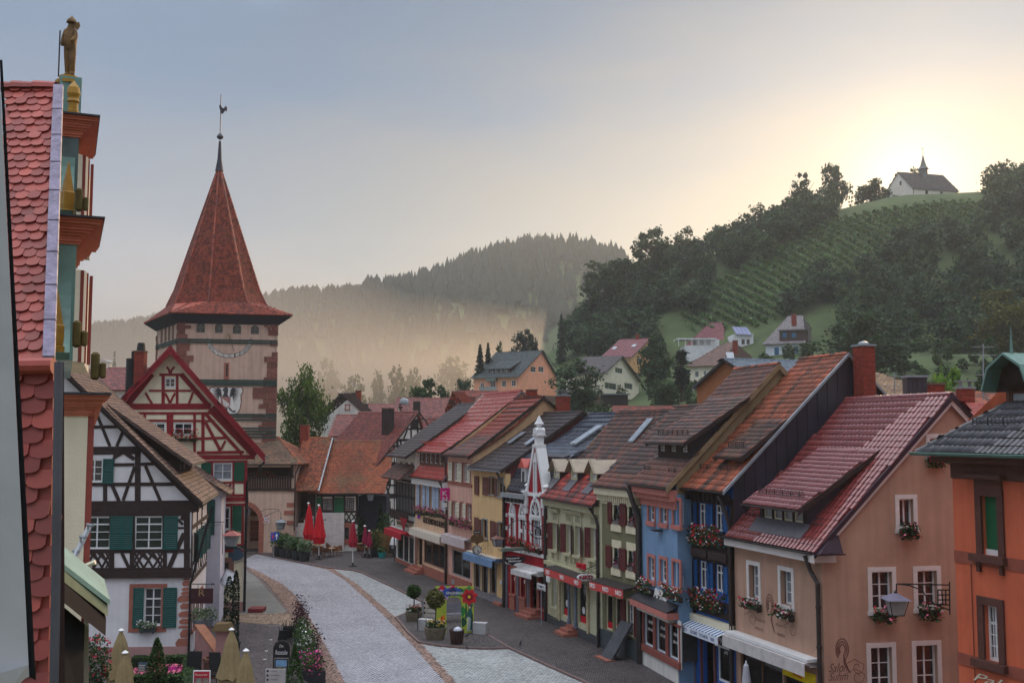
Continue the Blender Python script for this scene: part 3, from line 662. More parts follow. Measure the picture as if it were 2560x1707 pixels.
class House:
 def __init__(s,name,label,A,B,ze,yr,zr,D=None,v=(.949,.316),oh=.45,cat='house',z=0.0,group=None):
  s.A,s.B=V3((A[0],A[1],z)),V3((B[0],B[1],z));s.v=V3((*v,0));s.v/=np.linalg.norm(s.v);s.W=np.linalg.norm(s.B-s.A);s.u=(s.B-s.A)/s.W
  s.ze,s.yr,s.zr,s.oh,s.D=ze,yr,zr,oh,D or 2*yr
  s.t=thing(name,label,cat,s.A,group);s.z=z
  s.front=Wall(s.A,s.u,s.t);s.gR=Wall(s.B,s.v,s.t);s.gL=Wall(s.A+s.v*s.D,-s.v,s.t);s.back=Wall(s.B+s.v*s.D,-s.u,s.t)
  s.k=(zr-ze)/(yr+oh)
 def hp(s,u,y,z):return s.A+s.u*u+s.v*y+np.array([0,0,z])
 def zroof(s,y):return s.ze+(y+s.oh)*s.k
 def _lin(s,p,n,c):
  r=ray(*p);t=(c-CAM@n)/(r@n);return CAM+t*r
 def uyz(s,P):
  d=P-s.A;M=np.array([[s.u[0],s.v[0]],[s.u[1],s.v[1]]]);u,y=np.linalg.solve(M,d[:2]);return u,y,d[2]
 def rp(s,p):
  a,b,c=s.hp(0,-s.oh,s.ze),s.hp(1,-s.oh,s.ze),s.hp(0,s.yr,s.zr);n=np.cross(b-a,c-a);return s.uyz(s._lin(p,n,a@n))
 def vp(s,p,y):
  w=Wall(s.A+s.v*y,s.u,s.t);return w.px(p)
 def at_y(s,y,parent=None):return Wall(s.hp(0,y,0),s.u,s.t)
 def roof(s,m,tw=.24,th=.34,ou=(.12,.12),cut=None,single=0,sag=0,back=True,rid=True,base=None,shape='flat',kick=None,ridge_m=None,tones=None,ridge_single=False,thick=.03):
  a,b=-ou[0],s.W+ou[1];H=s.hp
  roof(s.t,H(a,-s.oh,s.ze),H(b,-s.oh,s.ze),H(b,s.yr,s.zr),H(a,s.yr,s.zr),tw,th,m,shape,single=single,sag=sag,base=base,tones=tones,thick=thick)
  if back:
   yb=s.D+s.oh if abs(s.D-2*s.yr)>.3 else 2*s.yr+s.oh
   roof(s.t,H(b,yb,s.ze+0),H(a,yb,s.ze),H(a,s.yr,s.zr),H(b,s.yr,s.zr),tw*2,th*1.5,m,'flat')
  if rid:ridge(s.t,H(a,s.yr,s.zr+.02),H(b,s.yr,s.zr+.02),ridge_m or m,single=ridge_single)
 def verge(s,u,m=DWOOD,w=.2,th=.04,lift=.03,both=True):
  mb=MB();N=s.u
  for(y0,z0,y1,z1)in((-s.oh-.02,s.ze,s.yr,s.zr),(2*s.yr+s.oh,s.ze,s.yr,s.zr))[:2 if both else 1]:
   p,q=s.hp(u,y0,z0+lift),s.hp(u,y1,z1+lift)
   mb.hexa([p-[0,0,w],p+N*th-[0,0,w],q+N*th-[0,0,w],q-[0,0,w],p,p+N*th,q+N*th,q])
  return mb.build('verge_board',m,s.t)
 def finish(s,m,gm=None,gl=None,back=True,zl=None):
  zt=s.zroof(0)-.06;s.front.build([(0,zl or 0),(s.W,zl or 0),(s.W,zt),(0,zt)],m)
  D,yr=s.D,s.yr;zb=s.ze+s.oh*(s.zr-s.ze)/(D-yr+s.oh)-.06
  s.gR.build([(0,0),(D,0),(D,zb),(yr,s.zr-.08),(0,zt)],gm or m)
  s.gL.build([(0,0),(D,0),(D,zt),(D-yr,s.zr-.08),(0,zb)],gl or gm or m)
  if back:s.back.build([(0,0),(s.W,0),(s.W,zb),(0,zb)],gm or m)
 def eave_gutter(s,u0=-.1,u1=None,m=PIPE,r=.07):
  u1=s.W+.1 if u1 is None else u1;return gutter(s.t,s.hp(u0,-s.oh-.06,s.ze-.02),s.hp(u1,-s.oh-.06,s.ze-.02),r,m)
 def box(s,name,m,*a,w=None):return MB().wb(w or s.front,*a).build(name,m,s.t)
 def shed(s,u0,u1,yd,zt,ym,m,wm=DWOOD,tw=.24,th=.3,ov=.25,over=.35,wins=(),fm=WHITE,gut=True,base=None,cheek=None,guard=False,single=0,shape='flat',gm=GLASS):
  """shed dormer: wall at depth yd up to zt, roof from its eave back to depth ym on the main slope"""
  w=s.at_y(yd);z0=s.zroof(yd)-.3
  for r in wins:window(w,r[0],*r[1],fm=fm,gm=gm,fr=.05,depth=.1,panes=False)
  w.build([(u0,z0),(u1,z0),(u1,zt),(u0,zt)],wm,'dormer',.12)
  ze,zm=zt,s.zroof(ym)+.02;k=(zm-ze)/(ym-yd);H=s.hp
  for u,sg in((u0,-1),(u1,1)):
   mb=MB();pts=[H(u,yd,z0),H(u,ym,zm-.05),H(u,yd,ze)];mb.prism(pts,s.u*(-.06*sg));mb.build('dormer_cheek',cheek or wm,s.t)
  a,b=u0-ov,u1+ov;e=over
  rb=roof(s.t,H(a,yd-e,ze-e*k+.08),H(b,yd-e,ze-e*k+.08),H(b,ym,zm+.06),H(a,ym,zm+.06),tw,th,m,shape,base=base,single=single,name='dormer_roof')
  for u in(a,b):
   mb=MB();p,q=H(u,yd-e,ze-e*k+.1),H(u,ym,zm+.08);mb.hexa([p-[0,0,.22],p+s.u*.03-[0,0,.22],q+s.u*.03-[0,0,.2],q-[0,0,.2],p,p+s.u*.03,q+s.u*.03,q]);mb.build('verge_board',DWOOD,s.t)
  if gut:gutter(s.t,H(a,yd-e-.05,ze-e*k+.05),H(b,yd-e-.05,ze-e*k+.05),.06)
  if guard:snow_guard(s.t,H(a+.3,yd-e+.55,ze-e*k+.55*k+.1),H(b-.5,yd-e+.55,ze-e*k+.55*k+.1),.24)
  return w
def G(x,y):return gnd(x,y)[:2]
P_=dict(book=G(990,1402),ges=G(1037,1424),pink=G(1118,1459),yel=G(1180,1484),red=G(1263,1516),nkd=G(1369,1552),ol=G(1501,1616),bl=G(1607,1658),db=V3((8.05,47.4)),tan=V3((9.16,44.1)),tanR=V3((11.08,38.3)))
def shop_interior(h,w,u0,u1,z0,z1,dep=1.6,tint=(70,62,58),n=26,warm=False):
 """recess behind a shop pane with shelves and goods"""
 m=mat('shop_wall_%d'%tint[0],tint,rough=.9);mb=MB();P=w.pt
 a,b=[(u0,z0),(u1,z0),(u1,z1),(u0,z1)],-dep
 for i in range(4):p,q=a[i],a[(i+1)%4];mb.quad(P(*p,-.12),P(*q,-.12),P(*q,b),P(*p,b))
 mb.quad(*[P(*p,b)for p in a]);mb.wb(w,u0,u1,z0+(z1-z0)*.55,z0+(z1-z0)*.57,-dep,-dep+.4)
 mb.build('shop_interior',m,h.t)
 g=MB();cs=[mat('goods_%d'%i,c,rough=.6,var=.3,scale=9)for i,c in enumerate([(196,190,180),(150,60,60),(200,160,90),(90,110,90),(120,120,140),(230,226,220),(140,100,70)])]
 for i in range(n):
  u=random.uniform(u0+.1,u1-.1);z=z0 if random.random()<.6 else z0+(z1-z0)*.57;d=-random.uniform(.3,dep-.3)if z==z0 else-dep+random.uniform(.12,.3);s=random.uniform(.06,.17);hgt=random.uniform(.12,.5)
  g.lathe(P(u,z,d),[(s,0),(s*random.uniform(.5,1.1),hgt*.5),(s*random.uniform(.2,.9),hgt)],6,m=random.randrange(len(cs)))
 g.build('shop_goods',cs,h.t,kind='stuff')
def shop_window(h,w,r,nx=1,nz=1,fm=BWOOD,fr=.07,**k):
 shop_interior(h,w,r[0],r[1],r[2],r[3],**k)
 f=window(w,r,nx,nz,fm=fm,gm=GLASSC,fr=fr,depth=.1);return f
def awning_box(h,w,u0,u1,z,m,out=.45,drop=.32,hgt=.16,name='awning'):
 mb=MB();mb.wb(w,u0,u1,z-hgt,z,0,out*.6);P=w.pt
 mb.hexa([P(u0,z-hgt-drop,out),P(u1,z-hgt-drop,out),P(u1,z-hgt-drop,out-.02),P(u0,z-hgt-drop,out-.02),P(u0,z-hgt*.5,out),P(u1,z-hgt*.5,out),P(u1,z-hgt*.5,out-.02),P(u0,z-hgt*.5,out-.02)])
 mb.hexa([P(u0,z-hgt*.5,out),P(u1,z-hgt*.5,out),P(u1,z-hgt,0),P(u0,z-hgt,0),P(u0,z-hgt*.5+.03,out),P(u1,z-hgt*.5+.03,out),P(u1,z-.02,0),P(u0,z-.02,0)])
 return mb.build(name,m,h.t)
def steps(h,w,u0,u1,n=3,rise=.16,tread=.3,m=SAND):
 for i in range(n):MB().wb(w,u0-(n-i-1)*.1,u1+(n-i-1)*.1,i*rise,(i+1)*rise,-.1,(n-i)*tread).build('entrance_step',m,h.t)
 # ================================================================== right-hand row, from the far end to the near end
 # --- bookshop: narrow dark timbered house
h=House('bookshop_house','narrow black and white timbered bookshop at the far end, next to the parked van',P_['book'],P_['ges'],8.9,5.4,13.3,oh=.9)
w=h.front
WPL=plaster('white_plaster',(218,214,208));bt=mat('black_timber',(38,36,42),rough=.7,var=.25,scale=5)
h.roof(R_YEL,.26,.36);h.verge(h.W+.1)
roof(h.t,h.hp(-.3,-1.3,7.1),h.hp(h.W*.95,-1.3,7.1),h.hp(h.W*.95,.1,8.35),h.hp(-.3,.1,8.35),.24,.32,R_BROWN,name='canopy_roof')
zt=6.75
for i in range(13):
 u=.12+i*(h.W-.24)/12;MB().wb(w,u-.1,u+.1,4.35,zt,0,.06).build('timber',bt,h.t)
for z in(4.2,5.5,6.8):MB().wb(w,0,h.W,z,z+.2,0,.075).build('timber',bt,h.t)
for(u0,u1)in((.9,1.9),(2.7,3.7),(4.4,5.4)):window(w,(u0,u1,7.35,8.5),2,2,panes=False)
mb=MB();mb.wb(w,.1,h.W-.2,3.75,4.45,.5,.56);mb.wb(w,.1,h.W-.2,3.7,3.76,0,.56)
for k in range(9):mb.wb(w,.2+k*.68,.24+k*.68,3.75,4.6,.55,.58)
mb.build('balcony',DWOOD,h.t)
mb=MB();P=w.pt;mb.add([P(3.6,4.0,.62),P(5.9,4.0,.62),P(4.75,2.9,.62)],[(0,1,2)]);mb.add([P(3.6,4.0,.58),P(5.9,4.0,.58),P(4.75,2.9,.58)],[(2,1,0)]);mb.build('heart_panel',REDW,h.t)
text(w,'RICHTER BÜCHER',(.5,4.2,3.15,3.5),bt,h.t,d=.075)
MB().wb(w,.1,h.W-.1,3.05,3.6,0,.06).build('shop_fascia',CREAMP,h.t)
RAWN=mat('red_awning',(168,24,44),rough=.7,var=.1)
awning_box(h,w,.1,h.W-.3,2.95,[RAWN][0],out=1.1,drop=.3,hgt=.3)
MB().wb(w,.1,h.W-.3,2.86,2.97,.02,.5).build('awning_case',WHITE,h.t)
for(u0,u1)in((.5,2.3),(2.6,4.0),(4.3,5.7)):shop_window(h,w,(u0,u1,.35,2.4),2,1,fm=mat('blue_grey_frame',(70,82,92)),tint=(58,64,72),n=12)
h.box('plinth',SAND,0,h.W,0,.32,0,.05)
h.finish(WPL);h.eave_gutter();downpipe(h.t,[h.hp(-.12,-.2,8.7),h.hp(-.12,-.12,0)])
# --- gift shop
h=House('gift_shop_house','beige gift shop with a glossy pink-red roof, light blue shutters and a cream awning',P_['ges'],P_['pink'],7.4,5.66,14.0)
w=h.front;BEI=plaster('beige_plaster',(214,180,152));LBS=mat('light_blue_shutter',(172,190,216),rough=.6,var=.08)
BRS=mat('brown_surround',(138,98,84),rough=.8,var=.15)
for a,b,sl,sr in(((540,1510-1560),(582,295),(500,540),(585,630)),((690,1520-1560),(732,310),(650,690),(735,782)),((830,1530-1560),(876,330),(790,830),(880,926))):
 r=w.rect(cB(*a),cB(*b));window(w,r,2,3,depth=.2,panes=False);surround(w,r,.1,BRS,sill=.08)
 for q,hg in((sl,'r'),(sr,'l')):
  s0=w.px(cB(q[0],(a[1]+b[1])/2))[0];s1=w.px(cB(q[1],(a[1]+b[1])/2))[0]
  shutter(w,s0,s1,r[2],r[3],LBS,d=.05)
h.roof(R_GLOSS,.34,.42,ou=(.1,.1),base=R_GLOSS,ridge_single=True);h.verge(h.W+.1,mat('lead_grey',(96,92,98),rough=.5))
u0,y0,z0=h.rp(cA(545,1235));u1=h.vp(cA(905,1250),y0)[0]
yd=.35;zt=h.vp(cA(890,1000),yd)[1];ym=h.rp(cA(1600,600))[1]
ul,ur=h.vp(cA(480,1010),yd)[0],h.vp(cA(905,1010),yd)[0]
wins=[];n=6
for i in range(n):
 a=ul+.15+(ur-ul-.3)*i/n;wins.append(((a,a+(ur-ul)/n*.55,h.zroof(yd)+.25,zt-.25),(1,2)))
h.shed(ul,ur,yd,zt,ym,R_GLOSS,wm=BWOOD,tw=.34,th=.42,wins=wins,cheek=mat('lead_grey',(96,92,98)),base=R_GLOSS,ov=.3,guard=False)
GUARDR=mat('red_guard',(172,66,54),rough=.5)
kk=(h.zroof(ym)-zt)/(ym-yd);snow_guard(h.t,h.hp(ul+.2,yd+.35,zt+.35*kk+.12),h.hp(ur-.6,yd+.35,zt+.35*kk+.12),.3,m=GUARDR)
mb=MB();mb.wb(w,-.1,h.W+.1,h.ze-.55,h.ze-.12,-.02,.32);mb.build('eave_board',WHITE,h.t)
MB().wb(w,0,h.W,3.02,3.06,0,.03).build('fascia_line',BRS,h.t)
(ua,za),(ub,zb)=w.px(cB(597,450)),w.px(cB(930,578));text(w,'GESCHENKHAUS REIMER',(ua,ub,(za+zb)/2-.22,(za+zb)/2+.22),mat('letter_brown',(52,34,30)),h.t,d=.05,th=.04,bold=0)
CRA=mat('cream_awning',(206,196,182),rough=.8,var=.08)
za=w.px(cB(440,565))[1];awning_box(h,w,.15,h.W-.15,za,CRA,out=.55,drop=.42)
r=w.rect(cB(600,700),cB(918,1240));r=(r[0],h.W-.25,max(.75,r[2]),2.62);shop_window(h,w,r,3,1,fm=BRS,n=60)
DOORM=mat('door_cream',(206,176,140));u0=w.px(cB(500,900))[0];u1=w.px(cB(575,900))[0]
w.holes.append((u0,u1,.5,2.6));mb=MB();mb.wb(w,u0,u1,.5,2.6,-.7,-.6);mb.build('door',DOORM,h.t);MB().wb(w,u0+.2,u1-.2,1.3,2.4,-.6,-.58).build('door_pane',GLASS,h.t)
MB().wb(w,0,u0,0,2.6,0,.02).build('pilaster',BRS,h.t)
h.box('plinth',SAND,u1,h.W,0,.7,0,.05);steps(h,w,u0-.5,u1+.6,3)
mb=MB();P=w.pt;mb.tube([P(u1+.5,.5,.1),P(u1+.5,1.35,.1),P(u1+.5,1.0,.85),P(u1+.5,.2,.85)],.02,5);mb.build('handrail',BLACKM,h.t)
h.finish(BEI);h.eave_gutter();downpipe(h.t,[h.hp(h.W-.5,-.5,h.ze-.05),h.hp(h.W-.3,-.15,h.ze-.8),h.hp(h.W+.02,-.12,h.ze-1.3),h.hp(h.W+.02,-.12,0)],.08)
for i,(a,b,l)in enumerate((((480,340),(600,372),'leftmost'),((625,355),(755,395),'middle'),((775,380),(905,425),'rightmost'))):
 (ua,za),(ub,_)=w.px(cB(*a),.15),w.px(cB(*b),.15);flower_box('%s of three pink geranium boxes under the light blue shutters'%l,w,ua,ub,za,('pink',),h=.5,trail=.25)
tg=thing('wall_banner','small purple banner hanging on the beige gift shop below its leftmost flower box','banner',w.pt(.9,3.4,.05));r=w.rect(cB(508,372),cB(546,460));MB().wb(w,*r,.03,.05).build('banner_cloth',mat('purple_cloth',(140,60,170)),tg)
# --- pink house
h=House('pink_house','pink plastered house with cream shutters and a sagging red-brown tiled roof',P_['pink'],P_['yel'],9.25,5.17,13.4,oh=.35)
w=h.front;PNK=plaster('pink_plaster',(208,164,150));CRS=mat('cream_shutter',(216,208,188),rough=.65,var=.08);RB=mat('red_brown_surround',(150,92,80),rough=.8)
for rows in(((1034,1180-1560),(1104,1460-1560),(977,1032),(1105,1175)),((1182,1190-1560),(1254,1475-1560),None,(1256,1300)),((1032,200),(1086,465),(987,1022),(1090,1140)),((1150,215),(1190,478),None,(1193,1236)),((1245,235),(1308,500),None,None)):
 r=w.rect(cB(*rows[0]),cB(*rows[1]));window(w,r,2,3,depth=.2,panes=False);surround(w,r,.08,RB,sill=.08)
 for q in rows[2:]:
  if q:
   y=(rows[0][1]+rows[1][1])/2;shutter(w,w.px(cB(q[0],y))[0],w.px(cB(q[1],y))[0],r[2],r[3],CRS,d=.05)
za=w.px(cB(1150,1480-1560))[1];h.box('string_course',RB,0,h.W,za-.18,za,0,.06)
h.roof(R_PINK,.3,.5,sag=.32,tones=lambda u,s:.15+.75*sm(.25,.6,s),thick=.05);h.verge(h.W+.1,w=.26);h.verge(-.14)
za=w.px(cB(935,660))[1];awning_box(h,w,.1,h.W-.1,za,mat('grey_awning',(188,176,178),rough=.8),out=.55,drop=.5)
r=w.rect(cB(1025,885),cB(1285,1350));shop_window(h,w,(max(.3,r[0]),h.W-.35,.85,2.6),2,1,fm=ZINC,n=22)
h.box('plinth',SAND,0,h.W,0,.75,0,.05);h.box('vent_grille',ZINC,1.1,1.7,.2,.5,.05,.07)
h.finish(PNK,gm=plaster('sand_gable',(196,158,122)));
h.eave_gutter();downpipe(h.t,[h.hp(-.12,-.4,h.ze-.05),h.hp(-.1,-.12,h.ze-.6),h.hp(-.1,-.12,0)],.07)
chimney(h.t,at(1407,1000,74)[:2],.86,.7,11,float(at(1407,990,74)[2]),h.u[:2],cap='hood')
chimney(h.t,at(1329,990,79)[:2],.72,.6,11.5,float(at(1329,976,79)[2]),h.u[:2])
(ua,za),(ub,zb)=w.px(cB(984,500),.15),w.px(cB(1090,520),.15);flower_box('pink geranium box on the pink house, under its lower left window',w,ua,ub,za,('pink',),h=.5)
(ua,za),(ub,zb)=w.px(cB(1096,525),.15),w.px(cB(1300,560),.15);flower_box('long pink geranium box on the pink house next to the yellow house',w,ua,ub,za,('pink','rose'),h=.5,nl=260,nf=150)
t=thing('hanging_sign','vertical magenta sign on the pink house between its two window rows','sign',w.pt(1,6,.1));r=w.rect(cB(1036,10),cB(1066,205),.3)
MB().wb(w,.55,.6,r[2],r[3],.05,.75).build('sign_board',mat('magenta_sign',(206,36,132)),t)
wv,sf=facing(w,.605,.1,t)
for i,ch in enumerate('KNIT'):text(wv,ch,tuple(sorted((.15*sf,.5*sf)))+(r[3]-.55-.42*i,r[3]-.22-.42*i),WHITE,t,d=.01)
# --- yellow house
h=House('yellow_house','ochre yellow house with brown and grey shutters and a dark tiled roof',P_['yel'],P_['red'],8.5,5.28,12.25,oh=.35)
w=h.front;YEL=plaster('ochre_plaster',(218,184,136),.1);BSH=mat('brown_shutter',(112,66,58),rough=.7,var=.2,scale=3);GSH=mat('grey_shutter',(140,142,148),rough=.7,var=.15)
for a,b in(((1596,1395),(1660,1660)),((1716,1405),(1788,1690))):
 r=w.rect(cB(a[0],a[1]-1560),cB(b[0],b[1]-1560));window(w,r,2,2,fm=BWOOD,depth=.16,panes=False);surround(w,r,.07,GSH,sill=.07,d=.05)
for a,b in(((1482,462),(1552,752)),((1722,508),(1788,808))):
 r=w.rect(cB(*a),cB(*b));window(w,r,2,2,fm=BWOOD,depth=.16,panes=False);surround(w,r,.07,GSH,sill=.07,d=.05)
for a,b,mm in(((1370,1375-1560),(1432,100),BSH),((1492,1390-1560),(1556,110),BSH),((1562,-165),(1596,115),BSH),((1664,-150),(1706,130),BSH),((1366,430),(1426,720),BSH),((1432,462),(1468,735),BSH),((1606,482),(1676,790),BSH),((1682,508),(1718,800),BSH)):
 r=w.rect(cB(*a),cB(*b));shutter(w,*r,mm,d=.05)
h.roof(R_YEL,.28,.42,sag=.1,tones=lambda u,s:.35+0*u);h.verge(h.W+.12,w=.24)
for p in((1975,830),(2235,850)):
 u,y,z=h.rp(cA(*p));MB().hexa([h.hp(u-.35,y-.5,h.zroof(y-.5)+.06),h.hp(u+.25,y-.5,h.zroof(y-.5)+.06),h.hp(u+.25,y+.6,h.zroof(y+.6)+.06),h.hp(u-.35,y+.6,h.zroof(y+.6)+.06)]+[h.hp(u-.35,y-.5,h.zroof(y-.5)+.14),h.hp(u+.25,y-.5,h.zroof(y-.5)+.14),h.hp(u+.25,y+.6,h.zroof(y+.6)+.14),h.hp(u-.35,y+.6,h.zroof(y+.6)+.14)]).build('skylight',CURT,h.t)
h.eave_gutter(m=ZINC,r=.13);za=w.px(cB(1280,945))[1];BLA=mat('blue_awning',(104,134,172),rough=.8)
awning_box(h,w,.05,h.W-.5,za+.1,BLA,out=.7,drop=.32,hgt=.22);MB().wb(w,.05,h.W-.5,za+.08,za+.14,0,.45).build('awning_case',CRA,h.t)
GST=mat('grey_stone',(128,126,132),rough=.8)
for a,b in((1352,1445),(1470,1562),(1592,1690)):
 u0,u1=w.px(cB(a,1300))[0],w.px(cB(b,1300))[0];r=(u0+.14,u1-.12,.55 if a!=1470 else.1,2.55);shop_window(h,w,r,1,1,fm=BWOOD,n=8);surround(w,r,.12,GST,sill=.06)
h.box('plinth',GST,0,h.W,0,.45,0,.04);steps(h,w,h.W-1.3,h.W-.2,1)
h.box('letter_box',WHITE,h.W-.75,h.W-.5,1.3,1.55,0,.06)
h.finish(YEL,gm=mat('dark_red_gable',(92,44,44),rough=.85,var=.2,bump=.3));h.box('quoin_strip',YEL,.0,.35,0,8.3,0,.012,w=h.gR)
downpipe(h.t,[h.hp(h.W-.3,-.45,h.ze-.1),h.hp(h.W-.2,-.3,h.ze-.5),h.hp(h.W+.12,-.13,h.ze-1.0),h.hp(h.W+.12,-.13,0)],.08)
# hanging clock and FOTO board
t=thing('shop_clock','round pocket-watch shaped clock hanging under the FOTO board on the yellow house','clock',w.pt(3.5,4.3,.5))
uw,zw=w.px(cB(1560,790));wc=w.N
def out_px(p):
 nW=Wall(w.pt(uw,0,0),w.N,None);return nW.px(p)
(dc,zc)=out_px(cB(1395,922));(dt,zt_)=out_px(cB(1270,790));ww,sf=facing(w,uw,0,t);dc,dt=dc*sf,dt*sf;rr=abs(ww.px(cB(1395,850))[1]-ww.px(cB(1395,992))[1])/2
# clock faces the camera along the street: disc in plane of ww
n_=ww.N;C0=ww.pt(dc,zc,0)
MB().lathe(C0-n_*.09,[(rr,0),(rr*1.04,.05),(rr,.17),(rr*.93,.19)],28,ax=n_).build('clock_case',mat('bronze_dark',(70,58,50),rough=.5,metal=.3),t)
MB().lathe(C0+n_*.09,[(rr*.92,0),(rr*.92,.02)],28,ax=n_).build('dial',mat('dial_white',(206,204,200),rough=.5),t)
mb=MB()
for k in range(12):
 a=k*math.pi/6;e=ww.U*math.sin(a)+np.array([0,0,math.cos(a)]);mb.beam(C0+e*rr*.64,C0+e*rr*.84,.045,.01,n_)
 mb.v=[tuple(V3(p))for p in mb.v]
mb.v=[tuple(V3(p)+n_*.118)for p in mb.v];mb.build('numeral',BLACKM,t)
mb=MB()
for a,L in((math.radians(172),.5),(math.radians(150),.72),(math.radians(355),.12)):
 e=ww.U*math.sin(a)+np.array([0,0,math.cos(a)]);mb.beam(C0+n_*.125,C0+n_*.125+e*rr*L,.04,.01,n_)
mb.build('clock_hand',BLACKM,t)
mb=MB();pb=ww.px(cB(1560,790))[1];mb.tube([ww.pt(0,pb,0),ww.pt(dt,pb,0)],.025,6);mb.tube([ww.pt(.02,pb+.6,0),ww.pt(.02,pb-1.1,0)],.03,6)
for k in range(2):
 cc=ww.pt(.35*sf,pb-.35-.42*k,0);mb.tube([cc+(ww.U*math.cos(a)+np.array([0,0,math.sin(a)]))*(.04+.024*a)for a in np.linspace(0,6.3,16)],.014,4)
mb.tube([ww.pt(dc,zc+rr,0),ww.pt(dc,pb,0)],.03,6);mb.lathe(ww.pt(dc,zc+rr+.16,0),[(.1,-.03),(.13,0),(.1,.03)],12,ax=n_)
mb.build('bracket',mat('iron_gilt',(92,76,52),rough=.5),t)
t2=thing('photo_shop_sign','FOTO board with two bronze discs on the bracket above the round clock','sign',ww.pt(dc,pb+.3,0));w2=Wall(ww.O,ww.U,t2)
r=w2.rect(cB(1340,635),cB(1445,682));MB().wb(w2,*r,-.02,.02).build('sign_board',mat('sign_dark',(60,54,52)),t2);text(w2,'FOTO',(r[0]+.06,r[1]-.06,r[2]+.07,r[3]-.07),WHITE,t2,d=.03)
for x in(1352,1440):
 p=w2.px(cB(x,757));MB().lathe(w2.pt(*p,-.02),[(.26,0),(.27,.02),(.26,.05)],18,ax=w2.N).build('disc',mat('bronze',(116,92,66),rough=.45,metal=.4),t2)
 # --- butcher: red house with the white ornate gable
h=House('butcher_house','deep red butcher house with white arched windows and a white spire gable',P_['red'],P_['nkd'],7.15,5.76,12.15,oh=.1)
w=h.front;RED=plaster('deep_red_plaster',(150,26,42),.08)
for xa,xb,yt,ys,yb in((333,415,20,122,500),(478,570,45,150,545),(645,806,0,150,610)):
 (u0,zs),(u1,zb)=w.px(cD(xa,ys)),w.px(cD(xb,yb));zb=w.px(cD(xa,yb-(ys-0)*.02))[1]if False else zb
 r=(u0+.1,u1-.1,zb+.1,zs-.05);window(w,r,2,3,depth=.16,gm=CURT);surround(w,r,.16,WHITE,sill=.16,sd=.14,d=.06)
 # fanlight arch above
 cu=(u0+u1)/2;ra=(u1-u0)/2;hh=ra*1.55;mb=MB();n=14
 arc=[(math.cos(a)*ra,math.sin(a)**.9*hh)for a in np.linspace(0,math.pi,n)]
 for k in range(n-1):
  (x0,z0),(x1,z1)=arc[k],arc[k+1];mb.hexa([w.pt(cu+x0*.78,zs+.2+z0*.78,.0),w.pt(cu+x0,zs+.2+z0,.0),w.pt(cu+x1,zs+.2+z1,.0),w.pt(cu+x1*.78,zs+.2+z1*.78,.0)]+[w.pt(cu+x0*.78,zs+.2+z0*.78,.09),w.pt(cu+x0,zs+.2+z0,.09),w.pt(cu+x1,zs+.2+z1,.09),w.pt(cu+x1*.78,zs+.2+z1*.78,.09)])
 mb.wb(w,u0-.05,u1+.05,zs+.06,zs+.24,0,.1)
 for k in range(1,6):
  a=math.pi*k/6;p,q=w.pt(cu,zs+.24,.04),w.pt(cu+math.cos(a)*ra*.82,zs+.2+math.sin(a)*hh*.82,.04);mb.beam(p,q,.05,.03,w.N)
 mb.lathe(w.pt(cu,zs+.24+hh,.06),[(.02,-.2),(.14,-.1),(.12,.08),(.02,.14)],8);mb.build('arch_moulding',WHITE,h.t)
 MB().wpoly(w,[(cu+x*.8,zs+.2+z*.8)for x,z in arc],.0,.02).build('fanlight',GLASS,h.t)
z1,z2=w.px(cD(300,105))[1],w.px(cD(300,300))[1]
zbase=w.px(cD(300,545))[1]
for z in(z1,z2):
 for a,b in((.0,.35),(.36*h.W,.43*h.W),(.60*h.W,.66*h.W),(h.W-.3,h.W)):MB().wb(w,a,b,z-.1,z+.12,0,.05).build('white_band',WHITE,h.t)
MB().wb(w,0,h.W,zbase-.32,zbase-.12,0,.12).build('string_course',WHITE,h.t)
MB().wb(w,0,h.W,2.72,2.98,0,.1).build('string_course',WHITE,h.t)
(uc0,zc0),(uc1,zc1)=w.px(cC(215,1280)),w.px(cC(600,1330));zc=(zc0+zc1)/2
MB().wb(w,-.05,uc1,zc-.15,zc+.12,0,.35).build('cornice',ZINC,h.t);MB().wb(w,0,uc1,zc-.5,zc-.15,0,.12).build('frieze',WHITE,h.t)
for k in range(6):MB().wb(w,.15+k*uc1/6,.35+k*uc1/6,zc-.42,zc-.15,.12,.3).build('corbel',BLACKM,h.t)
# white spire gable
cu,zb0=w.px(cC(720,1290));zt0=w.px(cC(775,110))[1];zsh=w.px(cC(760,590))[1];hw=abs(w.px(cC(830,1290))[0]-w.px(cC(610,1290))[0])/2+.12
z0=zb0;gm=MB();gm.wpoly(w,[(cu-hw,z0-.9),(cu+hw,z0-.9),(cu+hw,z0),(cu+.12,zsh),(cu-.12,zsh),(cu-hw,z0)],-.5,.02);gm.build('gable_panel',RED,h.t)
mb=MB()
for s in(-1,1):
 p,q=w.pt(cu+s*(hw+.06),z0-.1,-.22),w.pt(cu+s*.16,zsh+.1,-.22);mb.beam(p,q,.2,.62,w.N)
mb.build('gable_coping',WHITE,h.t)
mb=MB();P=w.pt
for s in(-1,1):
 c=cu+s*(hw+.12);mb.wb(w,c-.22,c+.22,z0-.75,z0+.05,-.5,.2);mb.wb(w,c-.3,c+.3,z0+.05,z0+.17,-.55,.27);mb.wb(w,c-.16,c+.16,z0-1.2,z0-.75,-.3,.12);mb.lathe(P(c,z0+.17,-.1),[(.2,0),(.16,.2),(.26,.32),(.05,.5)],8)
mb.wb(w,cu-hw,cu+hw,z0-.12,z0+.08,-.02,.12)
mb.build('gable_pedestal',WHITE,h.t)
tot=zt0-zsh;mb=MB();c0=P(cu,zsh,-.22)
for(a,b,s)in((0,.1,.62),(.1,.36,.42),(.36,.42,.6),(.42,.56,.5),(.56,.62,.3)):mb.box(c0+[0,0,tot*(a+b)/2],s,s,tot*(b-a),w.U,w.N)
